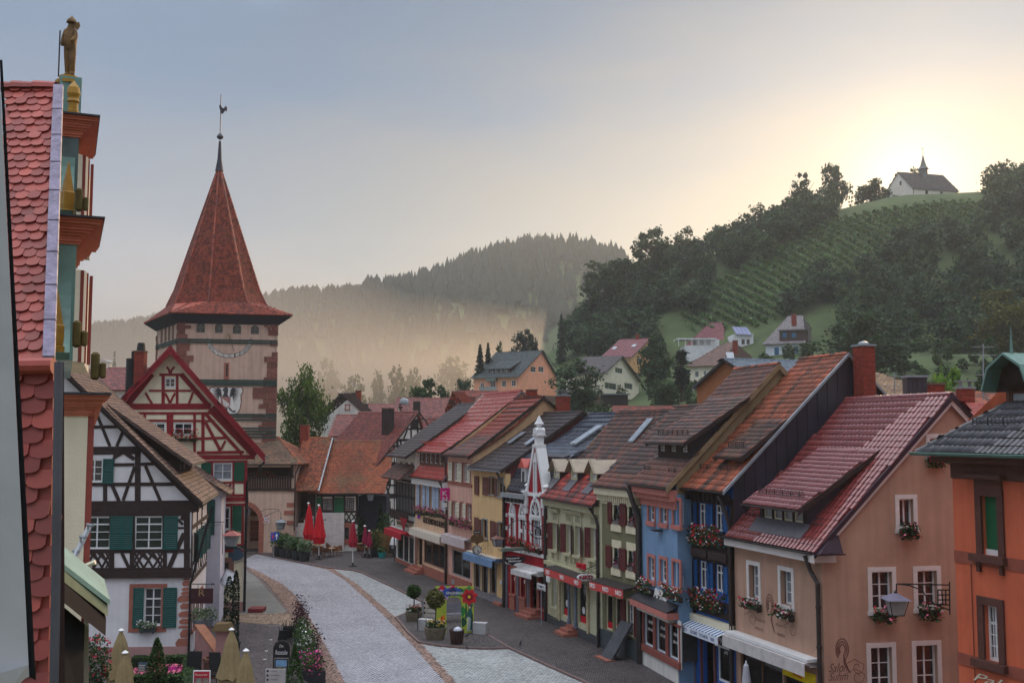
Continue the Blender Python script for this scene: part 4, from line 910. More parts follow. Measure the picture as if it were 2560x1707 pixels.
mb.lathe(c0+[0,0,tot*.62],[(.14,0),(.14,tot*.06),(.3,tot*.12),(.24,tot*.16),(.03,tot*.38)],4);mb.lathe(c0+w.N*-.3+[0,0,tot*.5],[(.24,0),(.24,.6)],10,ax=w.N);mb.build('pinnacle',WHITE,h.t)
r=(cu-.13,cu+.13,z0+.05,z0+1.9);mb=MB();MB().wb(w,*r,.02,.04).build('gable_window',CURT,h.t)
mb.wb(w,r[0]-.07,r[0],r[2],r[3],0,.1);mb.wb(w,r[1],r[1]+.07,r[2],r[3],0,.1);mb.add([P(r[0]-.09,r[3],.1),P(r[1]+.09,r[3],.1),P(cu,r[3]+.6,.1),P(r[0]-.09,r[3],0),P(r[1]+.09,r[3],0),P(cu,r[3]+.6,0)],[(0,1,2),(0,2,5,3),(1,4,5,2)]);mb.wb(w,cu-.02,cu+.02,r[2],r[3],.04,.07);mb.build('gable_window_frame',WHITE,h.t)
# slate roof: steep lower slope, step, upper slope
E=h.hp;zk,yk=9.3,1.15
roof(h.t,E(0,.05,7.25),E(h.W,.05,7.25),E(h.W,yk,zk),E(0,yk,zk),.26,.3,R_SLATE,name='steep_roof')
roof(h.t,E(0,yk,zk),E(h.W+.05,yk,zk),E(h.W+.05,h.yr,h.zr),E(0,h.yr,h.zr),.42,.5,R_SLATE,sag=.22,thick=.045)
roof(h.t,E(h.W,11.4,7.4),E(0,11.4,7.4),E(0,h.yr,h.zr),E(h.W,h.yr,h.zr),.6,.6,R_SLATE);ridge(h.t,E(0,h.yr,h.zr),E(h.W,h.yr,h.zr),R_SLATE,single=False)
mb=MB().hexa([E(2.9,yk-.15,zk-.12),E(h.W+.1,yk-.15,zk-.12),E(h.W+.1,yk+.25,zk-.1),E(2.9,yk+.25,zk-.1),E(2.9,yk-.15,zk+.16),E(h.W+.1,yk-.15,zk+.16),E(h.W+.1,yk+.25,zk+.3),E(2.9,yk+.25,zk+.3)]);mb.build('roof_step',mat('dark_metal_sheet',(52,48,54),rough=.4),h.t)
h.k=(h.zr-zk)/(h.yr-yk);zz=lambda y:zk+(y-yk)*h.k
u,y=3.6,3.4;MB().hexa([E(u,y-.9,zz(y-.9)+.02),E(u+.75,y-.9,zz(y-.9)+.02),E(u+.75,y+.9,zz(y+.9)+.02),E(u,y+.9,zz(y+.9)+.02),E(u,y-.9,zz(y-.9)+.12),E(u+.75,y-.9,zz(y-.9)+.12),E(u+.75,y+.9,zz(y+.9)+.12),E(u,y+.9,zz(y+.9)+.12)]).build('skylight',CURT,h.t)
# two little gabled dormers with ball finial on the left of the spire
for i,x in enumerate((450,590)):
 ud=w.px(cC(x,1100))[0];wd=h.at_y(.35);zb_=7.3;zt_=8.75
 MB().wb(wd,ud-.3,ud+.3,zb_,zt_,-.8,0).build('dormer',WHITE,h.t);MB().wb(wd,ud-.16,ud+.16,zb_+.2,zt_-.25,0,.03).build('window',GLASS,h.t)
 mb=MB();mb.prism([wd.pt(ud-.45,zt_-.02,.15),wd.pt(ud+.45,zt_-.02,.15),wd.pt(ud,zt_+.55,.15)],-wd.N*1.1);mb.build('dormer_roof',R_MIX,h.t)
ud=w.px(cC(525,800))[0];c=E(ud,.9,9.0);MB().lathe(c,[(.5,0),(.42,.2),(.12,.7),(.06,.9),(.12,1.0),(.1,1.12),(.01,1.2)],10).build('turret_cap',R_SLATE,h.t)
# ground floor
PIL=mat('grey_pilaster',(104,100,112),rough=.75)
zz0=w.px(cD(330,870))[1]
for a,b in((340,415),(482,568)):
 u0,u1=w.px(cD(a,1200))[0],w.px(cD(b,1200))[0];r=(u0+.16,u1-.05,.95,2.55);window(w,r,1,2,fm=REDW,panes=False,depth=.2);surround(w,r,.14,SAND,sill=.12,sd=.15);MB().wb(w,u0,u1,0,.8,0,.1).build('sill_block',SAND,h.t);MB().wb(w,(r[0]+r[1])/2-.12,(r[0]+r[1])/2+.12,1.75,1.95,-.12,-.1).build('window_sticker',WHITE,h.t)
u0,u1=w.px(cD(640,1250))[0],w.px(cD(735,1250))[0];w.holes.append((u0,u1,.45,2.6));MB().wb(w,u0,u1,.45,2.6,-.5,-.44).build('door',mat('door_dark',(40,42,50)),h.t);surround(w,(u0,u1,.45,2.6),.16,SAND,sill=0)
r=(u1+.25,h.W-.25,.6,2.5);window(w,r,1,1,fm=REDW,panes=False);surround(w,r,.12,SAND)
for a in(.02,.3,.55):MB().wb(w,a*h.W if a>.1 else.02,a*h.W+.28,0,2.7,0,.07).build('pilaster',PIL,h.t)
steps(h,w,u0-.2,u1+.3,3)
awning_box(h,w,.5*h.W,h.W-.15,2.85,mat('white_awning',(206,204,204),rough=.7),out=1.0,drop=.12,hgt=.3)
h.finish(RED,gm=WPL)
downpipe(h.t,[h.hp(h.W-.05,-.12,7.1),h.hp(h.W-.05,-.12,0)],.09);downpipe(h.t,[h.hp(.02,-.14,7),h.hp(.02,-.14,0)],.07)
for a,b,l in(((355,500),(412,520),'small crimson geranium pot in the first arched window of the red butcher house'),((470,540),(560,560),'crimson geranium box in the middle arched window of the red butcher house'),((610,600),(800,620),'wide crimson geranium box under the big arched window of the red butcher house')):
 (ua,za),(ub,_)=w.px(cD(*a),.1),w.px(cD(*b),.1);flower_box(l,w,ua,ub,za,('crimson','red'),h=.4,trail=.1,nl=120,nf=110)
 # butcher signs
t=thing('butcher_sign','dark scalloped board reading Metzgerei Meisinger hanging from a bracket on the red house','sign',w.pt(.3,3.0,.8))
uw=w.px(cD(590,640))[0];ww=Wall(w.pt(uw,0,0),w.N,t);(d0,za),(d1,zb)=ww.px(cD(555,700)),ww.px(cD(250,870));dl,dr=min(d0,d1),max(d0,d1);ww=Wall(ww.pt(0,0,0),w.N,t)
pts=[(0,.55),(.12,.3),(.28,.18),(.38,0),(.5,.22),(.7,.3),(.9,.25),(1,.6),(.98,.85),(.8,.82),(.5,1),(.2,.98),(.04,.9)]
MB().wpoly(ww,[(dl+(dr-dl)*(1-x),zb+(za-zb)*y)for x,y in pts],-.03,.03).build('sign_board',mat('sign_black',(34,30,34)),t)
# letters are read from the street side: text runs from the outer end towards the wall
wt=Wall(ww.pt(0,0,0),ww.U,t);fl=(ww.N@(CAM-ww.O))>0
ws=ww if fl else Wall(ww.pt(0,0,0),-ww.U,t);sgn=1 if fl else-1
text(ws,'Metzgerei',tuple(sorted((sgn*(dl+(dr-dl)*.3),sgn*(dl+(dr-dl)*.92))))+(zb+(za-zb)*.62,zb+(za-zb)*.86),WHITE,t,d=.04,bold=.02)
text(ws,'Meisinger',tuple(sorted((sgn*(dl+(dr-dl)*.18),sgn*(dl+(dr-dl)*.82))))+(zb+(za-zb)*.34,zb+(za-zb)*.58),WHITE,t,d=.04,bold=.02)
z2_=ww.px(cD(400,630))[1];d2=ww.px(cD(215,640))[0];MB().wb(ww,0,d2,z2_-.02,z2_+.16,-.2,.2).build('bracket',mat('green_grey_metal',(104,118,108),rough=.5),t)
mb=MB()
for f_ in(.2,.8):mb.tube([ww.pt(dl+(dr-dl)*f_,z2_,0),ww.pt(dl+(dr-dl)*f_,zb+(za-zb)*.9,0)],.015,4)
mb.build('hanger',BLACKM,t)
t=thing('wrought_iron_sign','curled wrought iron guild sign with a horseshoe emblem in front of the red facade','sign',w.pt(3,5,.5))
uw=w.px(cD(835,400))[0];ww=Wall(w.pt(uw,0,0),w.N,t);mb=MB();S_=lambda*p:ww.pt(*ww.px(cD(*p)),0)
for path in([(835,240),(835,490)],[(835,250),(760,285),(690,270),(620,220),(540,185),(450,180),(390,195),(340,240),(310,290)],[(340,240),(300,265),(295,300),(330,290)],[(490,190),(500,230),(560,260),(560,300),(610,340),(650,390),(720,450),(790,455),(830,430)],[(540,190),(550,240)],[(620,330),(660,340),(680,380),(650,410),(630,380)],[(715,400),(712,330),(730,292),(760,290),(785,320),(785,400),(800,400)],[(752,300),(752,410)]):
 mb.tube([S_(*p)for p in path],.022 if path[0]!=(715,400)else.05,5)
mb.build('scrollwork',BLACKM,t)
def lantern(name,label,p,hgt,wall,hang=True,arm=None,cage=None,body=CURT,roofm=None,group='street lamps'):
 """four-sided tapering street lantern centred at p (3D of the body middle)"""
 t=thing(name,label,'lamp',p,group);p=V3(p);b,tp=hgt*.26,hgt*.42;ux,uy=wall.U,wall.N;mb=MB()
 def ring(s,z):return[p+ux*a*s+uy*c*s+np.array([0,0,z])for a,c in((-1,-1),(1,-1),(1,1),(-1,1))]
 MB().hexa(ring(b*.9,-hgt*.45)+ring(tp*.9,hgt*.2)).build('lamp_glass',body,t)
 lo,up=ring(b,-hgt*.46),ring(tp,hgt*.22)
 for i in range(4):mb.tube([lo[i],up[i]],hgt*.02,4);mb.tube([lo[i],lo[(i+1)%4]],hgt*.02,4);mb.tube([up[i],up[(i+1)%4]],hgt*.025,4)
 mb.build('cage',cage or BLACKM,t)
 rr=ring(tp*1.25,hgt*.2);ap=ring(tp*.18,hgt*.48);MB().hexa(rr+ap).build('lamp_roof',roofm or BLACKM,t)
 mb=MB();mb.lathe(p+[0,0,hgt*.48],[(tp*.16,0),(tp*.2,hgt*.06),(.01,hgt*.12)],8)
 if arm:
  for path in arm:mb.tube(path,.02,5)
 mb.build('bracket',BLACKM,t);return t
uw=w.px(cD(240,480))[0];ww=Wall(w.pt(.05,0,0),w.N,None);dd,zl=ww.px(cD(305,480));dd=abs(dd)
pc=w.pt(.05,w.px(cD(245,480))[1],.55);lantern('wall_lantern','hexagonal copper roofed lantern on the corner of the red butcher house',pc,.72,w,roofm=mat('copper_brown',(124,88,80),rough=.5),arm=[[w.pt(.05,pc[2]-.6,0),w.pt(.05,pc[2]-.65,.3),pc-[0,0,.5]]])
t=thing('notice_sign','white shop notice with a black arrow standing by the butcher entrance','sign',w.pt(h.W-.5,0,1.2));q=gnd(1339,1532);
wq=Wall((q[0],q[1],0),(.95,-.3),t);dw=Wall(w.pt(0,0,.9),w.U,t);r=dw.rect(cD(738,1115),cD(862,1245));MB().wb(dw,*r,-.02,.02).build('sign_board',mat('sign_grey',(206,206,208)),t)
mb=MB();cu_=(r[0]+r[1])/2;mb.wb(dw,cu_-.03,cu_+.03,0,r[2],-.02,.02);mb.build('post',ZINC,t);MB().wpoly(dw,[(cu_-.18,r[2]+.24),(cu_,r[2]+.1),(cu_+.18,r[2]+.24)],.02,.03).build('arrow',BLACKM,t)
for k,s_ in enumerate(('Parkplatz','Kunden','nur während','Einkauf')):text(dw,s_,(r[0]+.12,r[1]-.12,r[3]-.2-.16*k,r[3]-.1-.16*k),BLACKM,t,d=.022,th=.004)
t=thing('pharmacy_sign','narrow green and white sign projecting beside the downpipe of the butcher house','sign',w.pt(h.W-.2,3,.3));r=w.rect(cD(848,945),cD(884,1110),.3);MB().wb(w,r[0],r[0]+.45,r[2],r[3],.15,.2).build('sign_board',WHITE,t);MB().wb(w,r[0]+.06,r[0]+.2,r[2]+.5,r[3]-.1,.2,.21).build('green_field',mat('green_sign',(60,160,100)),t)
# --- clothes shop: pale green house, four windows, three zinc dormers
h=House('clothes_shop_house','pale green house with four pedimented windows, three zinc dormers and a red shop awning',P_['nkd'],P_['ol'],7.15,4.5,12.1,oh=.45)
w=h.front;PGR=plaster('pale_green_plaster',(196,192,162),.1);TRIM=mat('green_cream_trim',(186,180,148),rough=.8,var=.1);MSH=mat('maroon_shutter',(96,34,34),rough=.6,var=.12)
for a,b,s1,s2 in(((975,215),(1062,635),(912,966),(1062,1106)),((1200,240),(1240,680),(1150,1200),(1238,1280)),((1335,265),(1385,715),None,(1385,1430)),((1580,295),(1612,760),(1524,1582),(1610,1656))):
 r=w.rect(cD(*a),cD(*b));um=(r[0]+r[1])/2;r=(um-.38,um+.38,r[2],r[3]);window(w,r,2,3,depth=.2,panes=False);surround(w,r,.12,TRIM,sill=.14,sd=.2,d=.05)
 mb=MB();mb.wb(w,um-.5,um+.5,r[3]+.12,r[3]+.62,0,.05);mb.wb(w,um-.66,um+.66,r[3]+.62,r[3]+.72,0,.16);mb.wb(w,um-.72,um+.72,r[3]+.72,r[3]+.8,0,.22);mb.build('pediment',TRIM,h.t)
 MB().wb(w,um-.34,um+.34,r[3]+.2,r[3]+.54,.05,.06).build('pediment_panel',mat('panel_olive',(150,146,120),rough=.8),h.t)
 for s in(-.42,.42):MB().wpoly(w,[(um+s-.06,r[2]-.5),(um+s+.06,r[2]-.5),(um+s+.08,r[2]-.14),(um+s-.08,r[2]-.14)],0,.14).build('sill_corbel',TRIM,h.t)
 for q,hg in((s1,'r'),(s2,'l')):
  if q:y=(a[1]+b[1])/2;q0,q1=w.px(cD(q[0],y))[0],w.px(cD(q[1],y))[0];shutter(w,*((r[0]-.46,r[0]-.02)if hg=='r' else(r[1]+.02,r[1]+.46)),r[2],r[3],MSH,d=.05,ang=.35,hinge=hg)
zl=w.px(cD(1200,900))[1];mb=MB();mb.wb(w,-.05,h.W+.05,zl-.1,zl+.1,0,.22);mb.wb(w,-.02,h.W+.02,zl-.3,zl-.1,0,.1);mb.build('string_course',TRIM,h.t)
MB().wb(w,0,h.W,h.ze-.45,h.ze-.05,-.02,.3).build('eave_board',TRIM,h.t)
# skirt roof, dormers, main roof
H=h.hp;zk,yk=9.2,1.7
roof(h.t,H(-.1,-.45,h.ze),H(h.W+.1,-.45,h.ze),H(h.W+.1,yk,zk),H(-.1,yk,zk),.3,.34,R_MIX,name='skirt_roof')
roof(h.t,H(-.1,yk,zk),H(h.W+.05,yk,zk),H(h.W+.05,h.yr,h.zr),H(-.1,h.yr,h.zr),.26,.34,R_BROWN,sag=.06)
roof(h.t,H(h.W,9.4,7),H(0,9.4,7),H(0,h.yr,h.zr),H(h.W,h.yr,h.zr),.5,.6,R_BROWN);ridge(h.t,H(-.1,h.yr,h.zr),H(h.W,h.yr,h.zr),R_BROWN,single=False);h.verge(h.W+.1)
ZD=mat('weathered_zinc',(150,136,116),rough=.4,var=.25,scale=1.5,spec=.5);yd=.55;wd=h.at_y(yd);k1=(zk-h.ze)/(yk+.45)
for a,b in(((985,915),(1080,1260)),((1245,925),(1340,1290)),((1530,945),(1642,1320))):
 (ua,zt),(ub,zb)=wd.px(cC(*a)),wd.px(cC(*b));um=(ua+ub)/2;hw=.52;zb=h.ze+(yd+.45)*k1
 w2=h.at_y(yd);zt=9.55;zt=wd.px(cC((a[0]+b[0])/2,a[1]))[1];window(w2,(um-.3,um+.3,zb+.3,zt-.12),2,3,fm=WHITE,depth=.12,panes=False);w2.build([(um-hw,zb-.2),(um+hw,zb-.2),(um+hw,zt),(um,zt+.5),(um-hw,zt)],TRIM,'dormer',.12)
 for s in(-1,1):MB().prism([H(um+s*hw,yd,zb-.2),H(um+s*hw,yk+1.6,zt),H(um+s*hw,yd,zt)],h.u*-.05*s).build('dormer_cheek',mat('dark_metal_sheet',(52,48,54)),h.t)
 for s in(-1,1):
  mb=MB();e0,e1=H(um+s*(hw+.2),yd-.3,zt-.1),H(um+s*(hw+.2),yk+2.2,zt-.1);p0,p1=H(um,yd-.3,zt+.6),H(um,yk+2.2,zt+.6);mb.hexa([e0-[0,0,.05],e1-[0,0,.05],p1-[0,0,.05],p0-[0,0,.05],e0,e1,p1,p0])
  for f_ in(.0,.33,.66):q0,q1=e0+(e1-e0)*(f_+.02),p0+(p1-p0)*(f_+.02);mb.tube([q0+[0,0,.02],q1+[0,0,.02]],.025,4)
  mb.build('dormer_roof',ZD,h.t)
 MB().hexa([H(um-hw,yd-.55,h.ze+(yd-.1)*k1+.06),H(um+hw,yd-.55,h.ze+(yd-.1)*k1+.06),H(um+hw,yd,zb+.1),H(um-hw,yd,zb+.1),H(um-hw,yd-.55,h.ze+(yd-.1)*k1+.1),H(um+hw,yd-.55,h.ze+(yd-.1)*k1+.1),H(um+hw,yd,zb+.15),H(um-hw,yd,zb+.15)]).build('lead_apron',mat('lead_grey',(96,92,98)),h.t)
zz=lambda y:zk+(y-yk)*(h.zr-zk)/(h.yr-yk)
u,y=5.2,3.4;MB().hexa([H(u,y-.6,zz(y-.6)+.04),H(u+.7,y-.6,zz(y-.6)+.04),H(u+.7,y+.6,zz(y+.6)+.04),H(u,y+.6,zz(y+.6)+.04),H(u,y-.6,zz(y-.6)+.13),H(u+.7,y-.6,zz(y-.6)+.13),H(u+.7,y+.6,zz(y+.6)+.13),H(u,y+.6,zz(y+.6)+.13)]).build('skylight',CURT,h.t)
# ground floor shopfront
AWR=mat('faded_red_awning',(196,72,70),rough=.8,var=.12);LETW=mat('letter_white',(236,232,228))
def nkd_awning(h,w,u0,u1,z,out=.9):
 o=MB();P=w.pt;zv=z-.42
 o.hexa([P(u0,zv,out),P(u1,zv,out),P(u1,zv,out-.02),P(u0,zv,out-.02),P(u0,z-.02,out),P(u1,z-.02,out),P(u1,z-.02,out-.02),P(u0,z-.02,out-.02)])
 o.build('awning',AWR,h.t)
 MB().hexa([P(u0,z-.04,out),P(u1,z-.04,out),P(u1,z+.02,0),P(u0,z+.02,0),P(u0,z,out),P(u1,z,out),P(u1,z+.12,0),P(u0,z+.12,0)]).build('awning_hood',mat('dark_hood',(58,50,50),rough=.6),h.t)
 wv=Wall(P(0,0,out),w.U,h.t)
 for f_ in(.1,.5,.88):c=u0+(u1-u0)*f_;text(wv,'NKD',(c-.3,c+.3,zv+.1,zv+.32),LETW,h.t,d=.01,th=.006,bold=.02)
za=w.px(cD(1070,960),.9)[1];nkd_awning(h,w,1.9,h.W-.35,za)
window(w,(.75,1.5,.95,2.75),2,2,panes=False,depth=.2);surround(w,(.75,1.5,.95,2.75),.14,TRIM,sill=.1)
mb=MB();mb.wb(w,.55,1.75,.3,.85,0,.06);mb.build('base_panel',TRIM,h.t)
shop_window(h,w,(2.3,3.5,.7,2.9),1,1,fm=TRIM,n=14,tint=(80,74,70));shop_window(h,w,(4.7,5.9,.7,2.9),1,1,fm=TRIM,n=14,tint=(80,74,70))
for c,r0 in((2.9,.7),(5.3,.7)):
 MB().wb(w,c-.4,c+.5,r0+.05,r0+.45,-.09,-.08).build('window_sticker',mat('sticker_red',(196,24,40)),h.t)
 MB().lathe(w.pt(c,r0+.75,-.085),[(.2,0),(.2,.01)],16,ax=w.N).build('window_sticker',WHITE,h.t)
w.holes.append((3.75,4.45,.5,2.9));MB().wb(w,3.75,4.45,.5,2.9,-.9,-.84).build('door',mat('shop_door',(58,62,74),rough=.3),h.t)
for u in(3.62,4.58):MB().lathe(w.pt(u,.4,.1),[(.12,0),(.12,.3),(.08,.4),(.07,2.2),(.12,2.35),(.12,2.5)],10).build('column',mat('blue_grey_column',(116,124,140)),h.t)
for u in(2.05,6.2):
 for k in range(9):MB().wb(w,u-.12,u+.12+(.04 if k%2 else 0),.4+k*.28,.66+k*.28,0,.1+.02*(k%2)).build('quoin',mat('quoin_cream',(186,172,140),rough=.9,bump=.3),h.t)
h.box('plinth',mat('dark_plinth',(74,74,78),rough=.85),0,h.W,0,.45,0,.06);steps(h,w,3.6,4.6,3)
h.finish(PGR,zl=0);h.eave_gutter();downpipe(h.t,[H(h.W-.15,-.5,h.ze-.1),H(h.W-.1,-.2,h.ze-.55),H(h.W+.05,-.14,h.ze-1.0),H(h.W+.05,-.14,0)],.08)
t=thing('facade_logo','small red wall logo on the pale green facade above the clothes shop awning','sign',w.pt(4,3.4,.1));r=w.rect(cD(1326,808),cD(1434,918),.15);MB().wb(w,*r,.02,.16).build('logo_panel',mat('logo_red',(206,24,48),rough=.5),t);text(w,'NKD',(r[0]+.1,r[1]-.1,r[2]+.2,r[3]-.2),mat('logo_dark_red',(150,16,34)),t,d=.17)
t=thing('oval_shop_sign','white oval NKD sign with red letters hanging from a scrolled iron bracket','sign',w.pt(h.W-.2,3,.5));uw=h.W-.12;ww=Wall(w.pt(uw,0,0),-w.N,t)
a,b=ww.px(cD(1336,985)),ww.px(cD(1590,1082));cu,cz,ru,rz_=(a[0]+b[0])/2,(a[1]+b[1])/2,abs(b[0]-a[0])/2,abs(a[1]-b[1])/2
sg=1 if(ww.N@(CAM-ww.O))>0 else-1
if sg<0:ww=Wall(w.pt(uw,0,0),w.N,t);cu=-cu
MB().wpoly(ww,[(cu+math.cos(k*.314)*ru,cz+math.sin(k*.314)*rz_)for k in range(20)],-.06,.06).build('sign_board',WHITE,t);text(ww,'NKD',(cu-ru*.78,cu+ru*.78,cz-rz_*.55,cz+rz_*.55),mat('sign_letter_red',(150,18,34)),t,d=.08,th=.04,bold=.03)
mb=MB();Q=lambda x,y:ww.pt(*ww.px(cD(x,y)),0)
for path in([(1400,968),(1672,965)],[(1410,950),(1500,900),(1600,860),(1670,838)],[(1670,830),(1670,970)],[(1500,960),(1520,915),(1555,920),(1550,945),(1530,940)],[(1570,955),(1590,895),(1630,890),(1635,930),(1605,940)],[(1440,965),(1440,995)],[(1500,965),(1500,995)]):mb.tube([Q(*p)for p in path],.022,5)
mb.build('bracket',BLACKM,t)
# --- olive house
h=House('olive_house','olive grey house with cream window trims, maroon shutters and a dentil cornice',P_['ol'],P_['bl'],8.2,4.45,12.3,oh=.35)
w=h.front;OLV=plaster('olive_plaster',(122,118,92),.12);CTR=mat('cream_trim',(216,206,176),rough=.75,var=.08)
OW=[]
for a,b,tp,sl,s1,s2 in(((208,350),(312,668),285,740,(135,195),(315,410)),((434,378),(536,700),308,775,None,(536,586)),((212,1005),(306,1330),930,1405,(105,190),(310,405)),((432,1048),(526,1372),965,1450,None,(530,596))):
 r=w.rect(cE(*a),cE(*b));window(w,r,2,3,depth=.2,panes=False,gm=CURT);zt=w.px(cE(a[0],tp))[1]
 MB().wb(w,r[0]-.16,r[1]+.16,r[3],r[3]+.38,0,.05).build('window_head',CTR,h.t);MB().wb(w,r[0]-.2,r[1]+.14,r[2]-.36,r[2],0,.09).build('window_sill',CTR,h.t);OW.append(r)
 mb=MB();mb.wb(w,r[0]-.1,r[0],r[2],r[3],-.02,.03);mb.wb(w,r[1],r[1]+.1,r[2],r[3],-.02,.03);mb.build('window_surround',CTR,h.t)
 for q in(s1,s2):
  if q:y=(a[1]+b[1])/2;shutter(w,w.px(cE(q[0],y))[0],w.px(cE(q[1],y))[0],r[2]-.05,r[3]+.05,MSH,d=.06)
zc=w.px(cE(300,200))[1];MB().wb(w,0,h.W,h.ze-.42,h.ze-.08,-.02,.34).build('cornice',CTR,h.t);MB().wb(w,0,h.W,h.ze-.9,h.ze-.78,0,.06).build('cornice',CTR,h.t)
n=20
for k in range(n):u=.08+k*(h.W-.16)/n;MB().wb(w,u,u+.11,h.ze-.74,h.ze-.44,0,.2).build('dentil',CTR,h.t)
MB().wb(w,-.02,.3,0,h.ze-.5,0,.04).build('corner_pilaster',PGR,h.t)
h.roof(R_BROWN,.26,.34,tones=lambda u,s:.35+.5*((u>.12)&(u<.2))+.4*(s<.15));h.verge(h.W)
za=w.px(cF(250,140),.8)[1];nkd_awning(h,w,.35,h.W-.45,za,.8)
for u0,u1 in((.6,1.3),(1.55,2.15)):shop_window(h,w,(u0,u1,1.0,2.75),1,1,fm=CTR,n=8);MB().wb(w,u0+.08,u1-.08,1.08,1.4,-.09,-.08).build('window_sticker',mat('sticker_red',(196,24,40)),h.t)
shutter(w,2.3,2.75,1.15,2.75,MSH,d=.06);window(w,(2.9,3.45,1.2,2.75),2,3,panes=False);surround(w,(2.9,3.45,1.2,2.75),.1,CTR);shutter(w,3.6,4.1,1.15,2.75,MSH,d=.06)
h.box('plinth',mat('slate_plinth',(72,80,84),rough=.85),0,h.W,0,.95,0,.05)
h.finish(OLV);h.eave_gutter();downpipe(h.t,[h.hp(h.W-.5,-.4,h.ze-.05),h.hp(h.W-.2,-.25,h.ze-.9),h.hp(h.W-.12,-.14,h.ze-1.3),h.hp(h.W-.12,-.14,0)],.1)
t=thing('slate_slab','large dark slate slab leaning against the plinth of the olive house','slab',w.pt(3,0,.9));MB().hexa([w.pt(2.2,.06,1.15),w.pt(3.25,.06,1.15),w.pt(3.25,.0,1.02),w.pt(2.2,.0,1.02),w.pt(2.55,1.75,.22),w.pt(3.6,1.75,.22),w.pt(3.6,1.75,.1),w.pt(2.55,1.75,.1)]).build('slab',mat('slate',(76,78,84),rough=.4,var=.35,scale=3),t);MB().wb(w,2.0,3.3,0,.06,.95,1.4).build('foot_stone',SAND,t)
for r,l in zip(OW,('small clipped conifer in a grey box on the upper left sill of the olive house','conifer with pink flowers on the upper right sill of the olive house','conifer with a magenta flower on the lower left sill of the olive house','tall conifer with pink flowers on the lower right sill of the olive house')):
 c=w.pt((r[0]+r[1])/2,r[2],.06);t=thing('window_plant',l,'plant',c,'potted plants on the olive house sills');MB().wb(w,r[0]+.08,r[1]-.08,r[2],r[2]+.22,-.1,.12).build('planter',mat('planter_grey',(120,108,108)),t)
 nP=260;tt=RNG.random(nP);a=RNG.random(nP)*6.28;rad=.2*(1-tt)*np.sqrt(RNG.random(nP));P=c+np.stack([rad*np.cos(a),rad*np.sin(a),.2+tt*.75],1);quads('foliage',leafq(P,.09),RNG.random(nP),LEAF['conifer'],t,kind='stuff')
 if 'pink' in l or 'magenta' in l:P=w.O+np.outer(RNG.uniform(r[0]+.05,r[1]-.05,26),w.U)+np.outer(RNG.uniform(0,.16,26),w.N)+np.outer(RNG.uniform(r[2]+.2,r[2]+.45,26),(0,0,1));quads('blossom',leafq(P,.09),RNG.random(26),FLOWER['magenta' if 'magenta' in l else 'rose'],t,kind='stuff')
 # --- light blue house (projects 0.8 m in front of the dark blue one)
vb=V3((.949,.316,0));wv0=P_['bl'];dvec=(V3((*P_['db'],0))-V3((*wv0,0)))
Bb=V3(P_['db'])-.8*np.array([.949,.316])
h=House('light_blue_house','light blue house with pink sandstone windows and a long brown dormer roof',P_['bl'],Bb,8.5,5.3,14.1,oh=.55)
w=h.front;BLU=plaster('light_blue_plaster',(122,152,184),.08);PKS=mat('pink_sandstone',(186,116,106),rough=.8,var=.12,scale=3)
for a,b in(((738,262),(828,630)),((924,282),(1014,656)),((1114,298),(1212,685)),((740,1140),(828,1515)),((922,1175),(1012,1552)),((1114,1215),(1210,1620))):
 r=w.rect(cE(*a),cE(*b));c0=(r[0]+r[1])/2;r=(c0-.42,c0+.3,r[2],r[3]);window(w,r,2,3,depth=.15,fr=.08,panes=True);surround(w,r,.13,PKS,sill=.2,sd=.12,d=.05)
zt=h.ze;mb=MB();mb.wb(w,0,h.W,zt-.38,zt-.12,-.02,.5);mb.wb(w,0,h.W,zt-.62,zt-.38,-.02,.34);mb.wb(w,0,h.W,zt-.98,zt-.62,-.02,.1);mb.build('cornice',PKS,h.t)
h.roof(R_BROWN,.22,.32,ou=(.1,.1),tones=lambda u,s:.45+.35*(s<.2)+.25*(s>.7),ridge_m=R_ORNG,ridge_single=True);h.verge(h.W+.1,mat('tan_verge',(138,116,88),rough=.8),w=.3)
u0,y0,_=h.rp(cY_(40,1570));yd=.7
ul,ur=h.vp(cY_(20,1440),yd)[0],h.vp(cY_(335,1440),yd)[0];zt=h.vp(cY_(330,1420),yd)[1];ym=h.rp(cY_(960,1020))[1]
ul=max(ul,.1);wins=[((a,a+.62,h.zroof(yd)+.35,zt-.2),(2,3))for a in np.linspace(ul+.2,ur-.85,3)]
h.shed(ul,ur,yd,zt,ym,R_BROWN,wins=wins,tw=.22,th=.3,ov=.35,over=.5,guard=True,cheek=mat('dark_metal_sheet',(52,48,54)))
for f_ in(.1,.8):snow_guard(h.t,h.hp(f_*h.W,.0,h.zroof(0)+.1),h.hp(f_*h.W+.8,0,h.zroof(0)+.1),.22)
